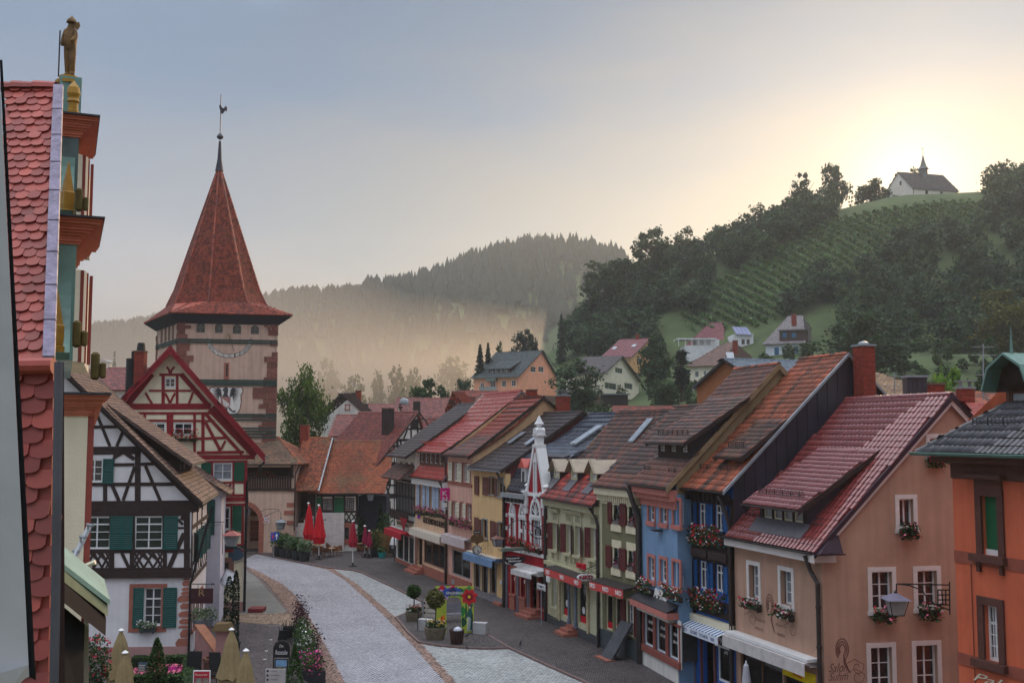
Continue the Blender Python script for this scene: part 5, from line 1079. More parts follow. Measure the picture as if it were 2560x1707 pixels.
# shop front: pink ledge, triple window
zl=w.px(cF(620,350),.45)[1];mb=MB();mb.wb(w,-.25,h.W+.02,zl-.28,zl,-.02,.55);mb.build('ledge',PKS,h.t);MB().hexa([w.pt(-.25,zl+.002,.55),w.pt(h.W+.02,zl+.002,.55),w.pt(h.W+.02,zl+.3,0),w.pt(-.25,zl+.3,0),w.pt(-.25,zl+.05,.56),w.pt(h.W+.02,zl+.05,.56),w.pt(h.W+.02,zl+.36,0),w.pt(-.25,zl+.36,0)]).build('ledge_cover',R_DARK,h.t)
MB().wb(w,.05,h.W-.35,zl-.48,zl-.3,0,.3).build('awning_case',mat('pale_green_case',(196,202,192)),h.t)
RBF=mat('shop_frame_red',(142,80,70),rough=.7,var=.12);u1_=w.px(cF(1220,900))[0]
xs=np.linspace(.12,u1_,4)
for i in range(3):
 r=(xs[i]+.14,xs[i+1]-.14,.98,zl-.6);shop_window(h,w,r,1,1,fm=WHITE,fr=.05,n=14,tint=(62,62,66));surround(w,r,.13,RBF,sill=0,d=.07);zs=r[3]-.45-.02*i
 text(w,'AHRO',(r[0]+.3,r[1]-.1,zs,zs+.16),LETW,h.t,d=-.08,th=.004);text(w,'GESCHENKE',(r[0]+.2,r[1]-.06,zs-.32,zs-.2),LETW,h.t,d=-.08,th=.004)
MB().wb(w,0,u1_+.03,.68,.98,-.02,.14).build('shop_sill',RBF,h.t);MB().wb(w,-.05,u1_+.05,zl-.58,zl-.48,0,.12).build('shop_lintel',RBF,h.t)
BASEW=plaster('white_plaster',(218,214,208));MB().wb(w,0,h.W+.003,0,zl-.3,0,.01);
h.box('plinth',BASEW,0,h.W,0,.68,0,.05);h.box('pillar',BASEW,u1_+.05,h.W,.68,zl-.3,0,.04)
(ua,za),(ub,zb)=w.px(cF(825,190)),w.px(cF(1010,290));text(w,'AHRO',(ua,ub+.2,(za+zb)/2-.2,(za+zb)/2+.24),LETW,h.t,d=.06,th=.05,bold=.03,shear=.15);MB().wb(w,ua,ub+.2,(za+zb)/2-.33,(za+zb)/2-.29,0,.05).build('lettering_underline',LETW,h.t)
h.box('flag_bracket',BLACKM,*(lambda p:(p[0]-.25,p[0]+.25,p[1]-.03,p[1]+.03))(w.px(cE(915,750))),0,.4)
h.finish(BLU,gm=plaster('tan_gable',(138,116,88)));MB().wb(h.gR,.0,.72,.0,h.ze-.3,-.1,.012).build('return_wall',BLU,h.t);h.eave_gutter(-.3);
downpipe(h.t,[h.hp(-.1,-.6,h.ze-.1),h.hp(-.02,-.45,h.ze-.8),h.hp(.06,-.16,h.ze-1.6),h.hp(.06,-.16,0)],.09)
(ua,za),(ub,zb)=w.px(cF(590,110),.2),w.px(cF(765,120),.2);flower_box('white and red flower box at the far lower window of the light blue house',w,ua,ub,za,('white','red'),h=.55)
(ua,za),(ub,zb)=w.px(cF(945,190),.2),w.px(cF(1200,215),.2);flower_box('white and red flower box hanging over the AHRO lettering of the light blue house',w,ua,ub,za,('white','red'),h=.45,nl=200,nf=80)
# --- dark blue timbered house
h=House('dark_blue_house','narrow dark blue timbered house with bright blue shutters and a metal clad gable',P_['db'],P_['tan'],8.5,5.7,14.35,oh=.55)
w=h.front;DBL=plaster('deep_blue_plaster',(52,96,168),.06);BBS=mat('blue_shutter',(30,84,142),rough=.55,var=.1);DT=mat('blackish_timber',(40,28,30),rough=.75,var=.25,scale=5)
for a,b in(((1508,345),(1578,745)),((1748,370),(1832,770)),((1524,1205),(1588,1640)),((1764,1262),(1830,1680))):
 r=w.rect(cE(*a),cE(*b));um=(r[0]+r[1])/2;r=(um-.34,um+.34,r[2],r[3]);window(w,r,2,2,transom=.72,depth=.1);MB().wb(w,r[0]-.1,r[0],r[2]-.1,r[3]+.1,0,.05).build('timber',DT,h.t);MB().wb(w,r[1],r[1]+.1,r[2]-.1,r[3]+.1,0,.05).build('timber',DT,h.t)
 shutter(w,r[0]-.52,r[0]-.1,r[2],r[3],BBS,d=.06,slat=False);shutter(w,r[1]+.1,r[1]+.46,r[2],r[3],BBS,d=.06,slat=False)
zs=[w.px(cE(1600,y))[1]for y in(320,790,870,1000,1130)]+[w.px(cF(1600,y))[1]for y in(270,470)]
za,zb,zc,zd,ze_,zf,zg=zs
for z,t_ in((za+.05,.22),(zb,.16),(zd,.2),(ze_,.45),(zf-.1,.16),(zg,.25)):MB().wb(w,0,h.W,z-t_/2,z+t_/2,0,.09).build('timber',DT,h.t)
for i in range(8):
 u=.06+i*(h.W-.12)/7;
 for z0,z1 in((zd,zb),(zg,zf-.1)):MB().wb(w,u-.06,u+.06,z0,z1,0,.06).build('timber',DT,h.t)
for u in(.06,h.W-.08):MB().wb(w,u-.08,u+.08,2.9,h.ze-.3,0,.1).build('timber',DT,h.t)
for(u0,u1)in((.35,1.7),(1.85,h.W-.1)):MB().wb(w,u0,u1,ze_-.05,ze_+.3,.06,.34).build('roller_case',DWOOD,h.t)
for i in range(9):MB().wb(w,.1+i*h.W/9,.22+i*h.W/9,h.ze-.5,h.ze-.15,0,.45).build('rafter_end',DT,h.t)
h.roof(R_ORNG,.24,.32,ou=(.0,.12),single=0,tones=lambda u,s:.62+.25*np.sin(u*22)*(s<.3)-.35*((u>.42)&(u<.55)),ridge_m=R_ORNG,ridge_single=True,thick=.035);h.verge(h.W+.12,ZINC,w=.14,th=.1)
yd=.8;ul,ur=h.vp(cG(120,600),yd)[0],h.vp(cG(310,600),yd)[0];zt=h.vp(cG(200,505),yd)[1];ym=h.rp(cG(680,215))[1]
h.shed(ul,ur,yd,zt,ym,R_BROWN,wins=[((ul+.2,ur-.2,zt-.95,zt-.15),(2,1))],tw=.24,th=.3,ov=.3,over=.5,guard=True,cheek=mat('dark_metal_sheet',(52,48,54)))
for f_ in(.1,.6):snow_guard(h.t,h.hp(f_*h.W,.2,h.zroof(.2)+.1),h.hp(f_*h.W+.9,.2,h.zroof(.2)+.1),.24)
# metal clad gable: standing seam panels as separate sheets
MCL=mat('dark_metal_cladding',(50,44,56),rough=.45,var=.35,scale=.8,spec=.5)
n=22;D=h.D;g=h.gR
for i in range(n):
 a,b=D*i/n,D*(i+1)/n;zt_=lambda y:(h.zroof(y)if y<=h.yr else h.zroof(2*h.yr-y))-.12
 pts=[(a+.012,0),(b-.012,0),(b-.012,zt_(b)),(a+.012,zt_(a))]
 if a<h.yr<b:pts=[(a+.012,0),(b-.012,0),(b-.012,zt_(b)),(h.yr,zt_(h.yr)),(a+.012,zt_(a))]
 MB().wpoly(g,pts,.0,.04).build('cladding_panel',MCL,h.t);MB().wb(g,b-.015,b+.015,0,zt_(b),.0,.075).build('cladding_seam',MCL,h.t)
 # kiosk ground floor
zk=w.px(cF(1600,560))[1];MB().wb(w,0,h.W,2.72,3.05,0,.25).build('ledge',CREAMP,h.t)
STR=mat('blue_awning',(104,134,172));P=w.pt;za=2.78
for i in range(24):u0,u1=.05+i*(h.W-.3)/24,.05+(i+1)*(h.W-.3)/24;MB().hexa([P(u0,za-.2,.7),P(u1,za-.2,.7),P(u1,za,.1),P(u0,za,.1),P(u0,za-.17,.7),P(u1,za-.17,.7),P(u1,za+.03,.1),P(u0,za+.03,.1)]).build('awning_stripe',[mat('stripe_blue',(64,108,158)),WHITE][i%2],h.t)
MB().wb(w,.05,h.W-.25,za-.5,za-.2,.68,.7).build('awning_valance',mat('pale_blue_cloth',(206,212,224)),h.t);wv=Wall(P(0,0,.7),w.U,h.t);NAV=mat('navy_ink',(70,86,130))
for a,b,s_ in((.25,.6,'LOTTO'),(.9,1.5,'GESCHENKE'),(1.7,2.4,'ZEITSCHRIFTEN'),(2.6,2.95,'TABAK')):text(wv,s_,(a,b,za-.42,za-.29),NAV,h.t,d=.004,th=.004)
w.holes.append((.75,1.75,.1,2.4));MB().wb(w,.75,1.75,.1,2.4,-1.0,-.95).build('door',mat('grey_door',(168,168,172)),h.t);MB().wb(w,.95,1.55,.7,1.7,-.5,-.35).build('vending_box',mat('vending_blue',(120,136,160)),h.t)
for u in(.62,1.78,3.2):MB().wb(w,u-.08,u+.1,0,2.5,0,.06).build('post',mat('maroon_post',(92,52,54)),h.t)
shop_window(h,w,(1.95,3.08,.55,2.0),1,1,fm=WHITE,n=16);MB().wb(w,1.95,3.1,2.0,2.38,.0,.12).build('light_box',WHITE,h.t);wl=Wall(P(0,0,.12),w.U,h.t);text(wl,'Marlboro',(2.35,2.95,2.08,2.26),BLACKM,h.t,d=.01);MB().wpoly(wl,[(2.15,2.06),(2.23,2.16),(2.31,2.06),(2.31,2.32),(2.15,2.32)],0,.01).build('red_roof_emblem',mat('logo_red',(206,24,48)),h.t)
text(w,'AHRO',(2.4,2.7,1.72,1.86),LETW,h.t,d=-.08,th=.004)
h.finish(DBL,gm=MORTAR);h.eave_gutter(-.1,h.W);downpipe(h.t,[h.hp(h.W-.25,-.55,h.ze-.15),h.hp(h.W-.1,-.3,h.ze-.9),h.hp(h.W-.06,-.18,h.ze-1.4),h.hp(h.W-.06,-.18,0)],.08)
chimney(h.t,at(2160,900,45.5)[:2],.68,.62,10,float(at(2160,866,45.5)[2]),h.u[:2],cap='dome')
for a,b,l in(((1350,830),(1590,850),'upper left'),((1590,845),(1850,865),'upper right')):
 (ua,za),(ub,zb)=w.px(cE(*a),.2),w.px(cE(*b),.2);flower_box('%s red and white flower box under the windows of the dark blue house'%l,w,ua,ub,za,('red','white','red'),h=.6,trail=.35,nl=240,nf=120)
for a,b,l in(((1330,290),(1580,310),'lower left'),((1600,340),(1830,350),'lower right')):
 (ua,za),(ub,zb)=w.px(cF(*a),.2),w.px(cF(*b),.2);flower_box('%s red and white flower box above the kiosk awning of the dark blue house'%l,w,ua,ub,za,('red','white','red'),h=.65,trail=.3,nl=240,nf=120)
 # --- tan salon house
h=House('salon_house','tan corner house with the Salon lettering, a glossy red tiled roof and white framed windows',P_['tan'],P_['tanR'],6.68,5.16,12.35,v=(.985,.17),oh=.4)
w=h.front;TAN=plaster('tan_plaster',(180,144,124),.12);WTR=mat('white_trim',(214,206,202),rough=.75,var=.08)
for a,b in(((330,378),(432,735)),((645,435),(765,805))):
 r=w.rect(cH(*a),cH(*b));window(w,r,2,3,depth=.26,gm=CURT);surround(w,r,.16,WTR,sill=.16,sd=.06,d=.035)
h.roof(R_ENGO,.25,.3,ou=(.0,.2),shape='pan',single=300,thick=.03,ridge_single=True);h.verge(h.W+.2,mat('purple_verge',(52,38,50),rough=.45),w=.22,th=.08);h.verge(h.W+.12,WTR,w=.34,th=.06,lift=-.05)
yd=.28;ul,ur=h.vp(cG(440,1150),yd)[0],h.vp(cG(905,1150),yd)[0];zt=h.vp(cG(860,1010),yd)[1];ym=h.rp(cG(1610,520))[1]
n=4;wins=[((ul+.25+i*(ur-ul-.4)/n,ul+.25+i*(ur-ul-.4)/n+.62,h.zroof(yd)+.2,zt-.15),(1,1))for i in range(n)]
h.shed(ul,ur,yd,zt,ym,R_ENGO,wins=wins,wm=DWOOD,tw=.25,th=.28,ov=.35,over=.55,guard=True,cheek=MCL,shape='pan',gm=CURT,fm=CREAMP)
for f_ in(.02,.72):snow_guard(h.t,h.hp(f_*h.W+.2,.35,h.zroof(.35)+.08),h.hp(f_*h.W+1.2,.35,h.zroof(.35)+.08),.28)
MB().hexa([h.hp(ul-.2,yd-.4,h.zroof(yd-.4)+.07),h.hp(ur+.2,yd-.4,h.zroof(yd-.4)+.07),h.hp(ur+.2,yd,h.zroof(yd)+.1),h.hp(ul-.2,yd,h.zroof(yd)+.1)]+[h.hp(ul-.2,yd-.4,h.zroof(yd-.4)+.1),h.hp(ur+.2,yd-.4,h.zroof(yd-.4)+.1),h.hp(ur+.2,yd,h.zroof(yd)+.2),h.hp(ul-.2,yd,h.zroof(yd)+.2)]).build('lead_apron',mat('lead_grey',(96,92,98)),h.t)
mb=MB();mb.wb(w,-.2,h.W,h.ze-.36,h.ze-.1,-.02,.36);mb.build('eave_board',WTR,h.t);MB().wb(h.gR,-.45,.5,h.ze-.36,h.ze-.1,0,.12).build('eave_return',WTR,h.t)
MB().prism([h.hp(h.W+.0,-.45,h.ze-.06),h.hp(h.W+.55,-.4,h.ze-.06),h.hp(h.W+.5,.6,h.ze-.06)],(0,0,.05)).add([h.hp(h.W+.02,-.4,h.ze),h.hp(h.W+.5,-.35,h.ze),h.hp(h.W+.45,.55,h.ze),h.hp(h.W+.05,.55,h.ze+.9)],[(0,1,3),(1,2,3),(0,3,2)]).build('corner_flashing',mat('purple_verge',(52,38,50)),h.t)
g=h.gR
def gw(a,b,fn,nx=2,nz=3,inn=None,gm=GLASS):
 r=g.rect(fn(*a),fn(*b));f=window(g,r,nx,nz,depth=.22,gm=gm);surround(g,r,.16,WTR,sill=.16,sd=.06,d=.03);return r
GW=[gw((1408,940),(1560,1110),cI,2,1),gw((1828,988),(1978,1282),cG,2,1),gw((1555,455),(1768,838),cH),gw((2010,445),(2218,815),cH),gw((1545,1212),(1770,1690),cH),gw((1997,1190),(2225,1665),cH)]
INK=mat('mural_brown',(122,84,74),rough=.9)
def salon(w,a,b,c_,parent):
 pass
for s_,a,b in(('Salon',(385,905),(492,1000)),('Suhm',(588,975),(705,1055))):
 (ua,za),(ub,zb)=w.px(cH(*a)),w.px(cH(*b));text(w,s_,(ua,ub,zb+.12,zb+.12+(za-zb)*.62),INK,h.t,d=.004,th=.004,shear=.45)
for s_,a,b in(('FRISEUR',(390,1005),(475,1045)),('KOSMETIK',(610,1075),(690,1100))):
 (ua,za),(ub,zb)=w.px(cH(*a)),w.px(cH(*b));text(w,s_,(ua,ub,(za+zb)/2-.06,(za+zb)/2+.06),INK,h.t,d=.004,th=.004)
for s_,a,b in(('Salon',(1125,1370),(1320,1450)),('Suhm',(1125,1460),(1325,1535))):
 (ua,za),(ub,zb)=g.px(cH(*a)),g.px(cH(*b));text(g,s_,(ua,ub,zb,za),INK,h.t,d=.004,th=.004,shear=.45)
def curl(w,cx,cy,fn,r0,tail,pr,fl=1):
 """painted hair-curl emblem: spiral strokes with a tapering tail"""
 mb=MB();(u,z)=w.px(fn(cx,cy))
 for rr in(1.0,.72,.46):
  pts=[(u+fl*r0*.62*rr*math.cos(a),z+r0*rr*math.sin(a))for a in np.linspace(math.pi*1.25,-math.pi*.35,16)]+[(u+fl*r0*.3*rr,z-tail*.5),(u+fl*r0*.5*rr+fl*.1,z-tail*(1-.12/rr))]
  for i in range(len(pts)-1):mb.beam(w.pt(*pts[i],.004),w.pt(*pts[i+1],.004),.05*(1-.6*i/len(pts))+.012,.004,w.N)
 return mb.build('mural_curl',INK,pr)
curl(w,540,790,cH,.42,1.15,h.t);curl(g,1262,1230,cH,.38,.95,h.t)
for cx,cy,fn,ww_ in((1415,1405,cH,g),(1420,1500,cH,g),(360,920,cH,w),(765,1030,cH,w)):
 u,z=ww_.px(fn(cx,cy));mb=MB();pts=[(u+(.05+.035*a)*math.cos(a)*.9,z+(.05+.035*a)*math.sin(a))for a in np.linspace(0,6.6,18)]+[(u-.1,z+.28),(u-.6,z+.05)]
 for i in range(len(pts)-1):mb.beam(ww_.pt(*pts[i],.004),ww_.pt(*pts[i+1],.004),.02,.004,ww_.N)
 mb.build('mural_flourish',INK,h.t)
za=w.px(cH(140,1030))[1];awning_box(h,w,-.05,h.W-.35,za,mat('grey_white_awning',(196,190,188),rough=.75),out=.6,drop=.3,hgt=.24);MB().wb(w,-.05,h.W-.3,za-.05,za+.06,0,.5).build('awning_case',WHITE,h.t)
u0,u1,u2=.35,3.4,h.W-.55;zt_=za-.55
shop_window(h,w,(u0,u1,.7,zt_),2,1,fm=mat('bronze_frame',(120,92,72)),n=70,warm=True);shop_window(h,w,(u1+.08,u2,.7,zt_),1,1,fm=mat('bronze_frame',(120,92,72)),n=30)
MB().wb(w,u1+.05,u2,zt_-.42,zt_,-.06,.02).build('yellow_banner',mat('banner_yellow',(236,206,20)),h.t);text(w,'Aroma',(u1+.75,u1+1.35,zt_-.33,zt_-.1),mat('banner_red',(206,50,30)),h.t,d=.03,th=.005)
mb=MB();
for k in range(14):a=k/13;uu=1.4+a*2.0;zz_=zt_-.1-.5*math.sin(a*math.pi);mb.add([w.pt(uu-.07,zz_,-.3),w.pt(uu+.07,zz_,-.3),w.pt(uu,zz_-.18,-.3)],[(0,1,2)])
mb.build('bunting',CREAMP,h.t)
h.finish(TAN);h.eave_gutter(-.25,h.W+.1);downpipe(h.t,[h.hp(h.W-.35,-.42,h.ze-.15),h.hp(h.W-.3,-.25,h.ze-.7),h.hp(h.W-.06,-.14,h.ze-1.1),h.hp(h.W-.06,-.14,0)],.085)
t=thing('closed_parasol','closed pale grey parasol in front of the salon shop window','parasol',w.pt(2.3,0,.9),'closed parasols on the square');c=w.pt(2.3,0,.9);MB().lathe(c,[(.22,.6),(.2,1.2),(.1,2.0),(.03,2.1)],10).build('canopy',mat('grey_cloth',(176,176,186)),t);MB().lathe(c,[(.03,0),(.03,2.15),(.01,2.2)],8).build('pole',WHITE,t)
for(a,b,l)in(((270,760),(425,770),'pink and white flower basket at the far upper window of the tan salon front'),((595,850),(750,850),'red and pink flower basket at the near upper window of the tan salon front')):
 (ua,za),(ub,zb)=w.px(cH(*a),.2),w.px(cH(*b),.2);flower_box(l,w,ua,ub,za,('rose','red','white'),h=.3,trail=.15,leaf='dark',nl=140,nf=45);
for(a,b,l,fn)in(((1400,1135),(1575,1140),'flower basket with trailing dark leaves at the top gable window beside the orange house',cI),((1850,1295),(2005,1300),'pink flower basket at the single middle window of the tan gable',cG),((1590,880),(1775,880),'red and pink flower basket behind the hanging street lantern on the tan gable',cH),((2045,845),(2245,850),'flower basket at the right window of the tan gable next to the lantern bracket',cH)):
 (ua,za),(ub,zb)=g.px(fn(*a),.2),g.px(fn(*b),.2);flower_box(l,g,ua,ub,za,('red','rose','rose'),h=.32,trail=.35,leaf='dark',nl=200,nf=45)
 # --- orange house at the right edge
du=V3((.333,-.943));du/=np.linalg.norm(du);A0=V3((13.2,31.9))
h=House('orange_house','bright orange house with dark brown window frames and a black tiled hip roof',A0,A0+du*9,10.35,5.0,14.6,v=(.943,.333),oh=.7)
w=h.front;ORA=plaster('orange_plaster',(208,106,76),.12);BRN=mat('brown_stone',(92,58,50),rough=.85,var=.2,bump=.3)
def ow(a,b,blind=False,nx=4,nz=4,head=False):
 r=w.rect(cO(*a),cO(*b))
 if blind:
  w.holes.append(r);n=int((r[3]-r[2])/.07)
  for k in range(n):z=r[2]+.18+(r[3]-r[2]-.18)*k/n;MB().wb(w,r[0],r[1],z+.004,z+(r[3]-r[2]-.18)/n-.004,-.14,-.12).build('blind_slat',mat('green_blind',(28,100,62),rough=.6,var=.08),h.t)
  MB().wb(w,r[0],r[1],r[2],r[3],-.18,-.145).build('blind_backing',BLACKM,h.t);MB().wb(w,r[0],r[1],r[2],r[2]+.16,-.16,-.08).build('window_sash',WHITE,h.t)
 else:window(w,r,nx,nz,transom=.68,depth=.18,fr=.07)
 surround(w,r,.22,BRN,sill=0,d=.07);MB().wb(w,r[0]-.4,r[1]+.3,r[2]-.2,r[2]-.0,0,.2).build('window_sill',BRN,h.t)
 if head:mb=MB();mb.wb(w,r[0]-.2,r[1]+.2,r[3]+.22,r[3]+.5,0,.09);mb.wb(w,r[0]-.45,r[1]+.4,r[3]+.5,r[3]+.62,0,.3);mb.build('window_head',BRN,h.t)
 for s in(r[0]-.15,r[1]+.1):
  if head:MB().wb(w,s-.06,s+.06,r[2]-.5,r[2]-.2,0,.1).build('sill_corbel',BRN,h.t)
 return r
r1=ow((812,318),(935,725),True,head=True);r2=ow((828,1040),(940,1440))
dx=1.95
for r in(r1,r2):
 for k in(1,2):
  q=(r[0]+dx*k,r[1]+dx*k,r[2],r[3]);window(w,q,3,4,transom=.68,depth=.18);surround(w,q,.22,BRN,sill=.2,sd=.2,d=.07)
  if r is r1:mb=MB();mb.wb(w,q[0]-.2,q[1]+.2,q[3]+.22,q[3]+.5,0,.09);mb.wb(w,q[0]-.45,q[1]+.4,q[3]+.5,q[3]+.62,0,.3);mb.build('window_head',BRN,h.t)
BND=mat('band_brown',(150,82,66),rough=.85)
for y in(718,1390):z=w.px(cO(640,y))[1];MB().wb(w,0,h.W,z-.17,z+.17,0,.03).build('string_course',BND,h.t)
z=w.px(cO(700,55))[1];MB().wb(w,0,h.W,h.ze-.75,h.ze-.1,-.02,.06).build('frieze',BRN,h.t);MB().wb(w,-.3,h.W,h.ze-.28,h.ze-.02,-.02,.5).build('eave_soffit',BRN,h.t)
mb=MB();u=w.px(cO(752,1000))[0];mb.tube([w.pt(u,0,.02),w.pt(u,w.px(cO(752,760))[1],.02)],.012,4);mb.build('cable',BRN,h.t)
(ua,za),(ub,zb)=w.px(cO(760,1490)),w.px(cO(950,1600));text(w,'Pala',(ua,ub+.3,zb,za),CREAMP,h.t,d=.02,shear=.4)
H=h.hp;E0,E1=H(-.7,-.7,h.ze),H(h.W+.7,-.7,h.ze);R0,R1=H(4.2,5,14.6),H(h.W-4.2,5,14.6)
roof(h.t,E0,E1,R1,R0,.2,.36,R_DARK,'pan',single=300,thick=.03);roof(h.t,H(-.7,10.7,h.ze),E0,R0,R0,.2,.36,R_DARK,'pan',thick=.03);roof(h.t,E1,H(h.W+.7,10.7,h.ze),R1,R1,.4,.5,R_DARK);roof(h.t,H(h.W+.7,10.7,h.ze),H(-.7,10.7,h.ze),R0,R1,.5,.6,R_DARK)
ridge(h.t,E0,R0,R_DARK,r=.13,single=True);gutter(h.t,H(-.8,-.8,h.ze),H(h.W+.8,-.8,h.ze),.09,mat('copper_green',(96,128,118),rough=.5));gutter(h.t,H(-.8,10.8,h.ze),H(-.8,-.8,h.ze),.09,mat('copper_green',(96,128,118)))
snow_guard(h.t,H(.6,.3,11.15),H(2.2,.3,11.15),.25)
wd=h.at_y(1.2);a,b=wd.px(cI(2170,460)),wd.px(cI(2345,880));u0,u1,z0,z1=a[0],a[0]+.95,b[1],a[1]
window(wd,(u0+.12,u1-.1,z0+.1,z1-.05),1,1,fm=BWOOD,gm=CURT,depth=.08);wd.build([(u0,z0-.6),(u1,z0-.6),(u1,z1+.2),(u0,z1+.2)],BWOOD,'dormer');MB().wb(wd,u0+.02,u1,z0-.6,z1+.2,-2.4,-.2).build('dormer_body',DWOOD,h.t)
cu=(u0+u1)/2;COP=mat('copper_sheet',(104,134,124),rough=.5,var=.2);mb=MB();sec=[(-.85,-.05),(-.6,.62),(0,1.0),(.6,.62),(.85,-.05)]
for i in range(4):(xa,zA),(xb,zB)=sec[i],sec[i+1];mb.hexa([wd.pt(cu+xa,z1+zA,.55),wd.pt(cu+xb,z1+zB,.55),wd.pt(cu+xb,z1+zB,-2.4),wd.pt(cu+xa,z1+zA,-2.4),wd.pt(cu+xa*1.05,z1+zA+.07,.55),wd.pt(cu+xb*1.05,z1+zB+.07,.55),wd.pt(cu+xb*1.05,z1+zB+.07,-2.4),wd.pt(cu+xa*1.05,z1+zA+.07,-2.4)])
mb.build('dormer_hood',COP,h.t);MB().wpoly(wd,[(cu+x,z1+z)for x,z in sec],-.1,.0).build('dormer_gable',DWOOD,h.t);MB().lathe(wd.pt(cu,z1+1.0,.2),[(.06,0),(.03,.5),(.005,.9)],6).build('finial',COP,h.t)
h.finish(ORA)
# street lantern on its long bracket, fixed to the orange corner
lp=at(2150+240/2.671,1120+1040/2.671,31.0);wl=Wall(h.hp(0,0,0),-h.v,None)
cn=lambda x,y,Y=31.6:at(2150+x/2.671,1120+y/2.671,Y);arm=[[cn(245,905,31),cn(300,905,31.1),cn(600,912,31.7)],[cn(250,905,31),cn(330,915,31.1),cn(420,950,31.3),cn(430,975,31.3),cn(500,1040,31.5),cn(600,1080,31.7)],[cn(243,905,31),cn(243,985,31)],[cn(597,890,31.7),cn(600,1110,31.7)]]
for k in range(4):arm.append([cn(520,945+33*k,31.55),cn(597,945+33*k,31.7)])
for x in(520,545,572):arm.append([cn(x,945,31.6),cn(x+(8 if x==545 else 0),1045,31.6)])
lantern('street_lantern','glass street lantern hanging from a long iron bracket before the tan gable',lp,.66,Wall((0,0,0),(1,0),None),arm=arm,body=mat('lantern_glass',(150,140,138),rough=.2),roofm=mat('lantern_roof',(104,98,118),rough=.5))
# ================================================================== left side and the end of the street
def timbers(w,fn,L,m,d=.03,name='timber'):
 u0,z0=w.px(fn(0,500));u1,z1=w.px(fn(1000,500));k=abs(u1-u0)/1000
 for x0,y0,x1,y1,wd in L:
  a,b=w.px(fn(x0,y0)),w.px(fn(x1,y1));MB().beam(w.pt(*a,d/2+random.random()*.008),w.pt(*b,d/2+random.random()*.008),wd*k,d,w.N).build(name,m,w.parent)
  # --- black and white timbered house in the left foreground
A=G(470,1650);ud=V3((-.18,.98));ud/=np.linalg.norm(ud);vd=V3((-1,-.06))
h=House('timbered_house','white gabled house with black timber framing, green shutters and long grey-brown roof',A,A+ud*7.6,7.55,7.2,14.9,v=vd,oh=.55)
g=h.gL;BWP=plaster('cool_white_plaster',(224,220,222),.07);GRS=mat('green_shutter',(22,82,78),rough=.55,var=.12)
h.roof(R_BW,.22,.24,ou=(.55,.3),shape='scallop',ridge_single=False,thick=.03);h.verge(-.58,DWOOD,w=.22,th=.06);h.verge(-.3,DWOOD,w=.3,th=.05,lift=-.06)
yd,zt,ym=.85,9.75,4.4
h.shed(1.6,6.9,yd,zt,ym,R_BW,wm=DWOOD,wins=[((1.9,2.9,8.75,9.6),(2,1)),((3.5,4.5,8.75,9.6),(2,1))],tw=.22,th=.24,ov=.5,over=.7,shape='scallop')
for fn,a,b,nx,nz,tr in((c2,(40,155),(300,480),2,4,.78),(c2,(550,152),(825,482),2,4,.78),(c1,(60,1150),(225,1380),2,3,0)):
 r=g.rect(fn(*a),fn(*b));window(g,r,nx,nz,transom=tr,depth=.06,fr=.07)
for fn,a,b in((c2,(312,150),(420,485)),(c2,(430,150),(526,485)),(c2,(845,150),(975,485)),(c1,(236,1145),(335,1395))):
 r=g.rect(fn(*a),fn(*b));shutter(g,*r,GRS,d=.05)
timbers(g,c1,[(60,830,410,825,32),(40,1065,610,1060,80),(340,1205,545,1203,32),(600,1200,760,1195,32),(40,1402,1000,1398,36),(578,1050,578,1568,56),(252,1400,252,1568,40),(165,690,300,1020,30),(432,870,368,1020,30),(548,1225,432,1560,32),(655,1215,805,1568,32),(322,1410,392,1568,36),(240,650,1170,1590,70),(340,1130,420,1085,40),(450,1085,545,1150,40),(340,1130,330,1200,24),(940,1330,1160,1565,26)],DWOOD)
timbers(g,c2,[(40,60,1190,50,120),(40,130,1100,125,45),(40,500,1105,497,40),(40,690,1120,685,46),(320,500,320,680,46),(522,500,522,680,46),(850,500,850,680,40),(1070,110,1070,690,60),(540,110,540,500,22),(835,110,835,500,22),(305,110,305,500,20),(418,515,492,670,32),(1042,320,890,670,46),(975,268,1090,268,22),(980,180,1030,235,26),(1010,160,1090,190,50)],DWOOD)
for x0,x1 in((60,300),(545,825)):
 n=3;s=(x1-x0)/n
 timbers(g,c2,[(x0+s*(i-.5),515,x0+s*(i+.5),590,21)for i in range(1,n)]+[(x0+s*i,515,x0+s*(i+1),665,21)for i in range(n)]+[(x0+s*(i+1),515,x0+s*i,665,21)for i in range(n)]+[(x0,590,x0+s/2,515,17),(x1,590,x1-s/2,665,17),(x0,590,x0+s/2,665,17),(x1,590,x1-s/2,515,17)],DWOOD)
uR=g.px(c2(1120,700))[0];zA,zB=g.px(c2(300,770))[1],g.px(c2(300,700))[1];MB().wb(g,0,uR,zA,zB,0,.16).build('jetty_beam',DWOOD,h.t)
r=g.rect(c2(535,868),c2(812,1245));ro=g.rect(c2(535,865),c2(830,1262));u0=g.px(c2(640,1000))[0];window(g,(u0,r[1],r[2],r[3]),2,4,transom=.72,depth=.12,fr=.07)
u_=lambda x:g.px(c2(x,1000))[0];shutter(g,u_(535),u_(640),ro[2],ro[3],GRS,d=.05);shutter(g,u_(835),u_(970),ro[2],ro[3],GRS,d=.05)
rs=g.rect(c2(497,828),c2(860,1305));mb=MB();mb.wb(g,rs[0],u_(535),rs[2],rs[3],0,.03);mb.wb(g,u_(812),rs[1],rs[2],rs[3],0,.03);mb.wb(g,u_(535),u_(812),r[3],rs[3],0,.028);mb.wb(g,u_(535),u_(812),rs[2],r[2],0,.06);mb.build('window_surround',SAND,h.t)
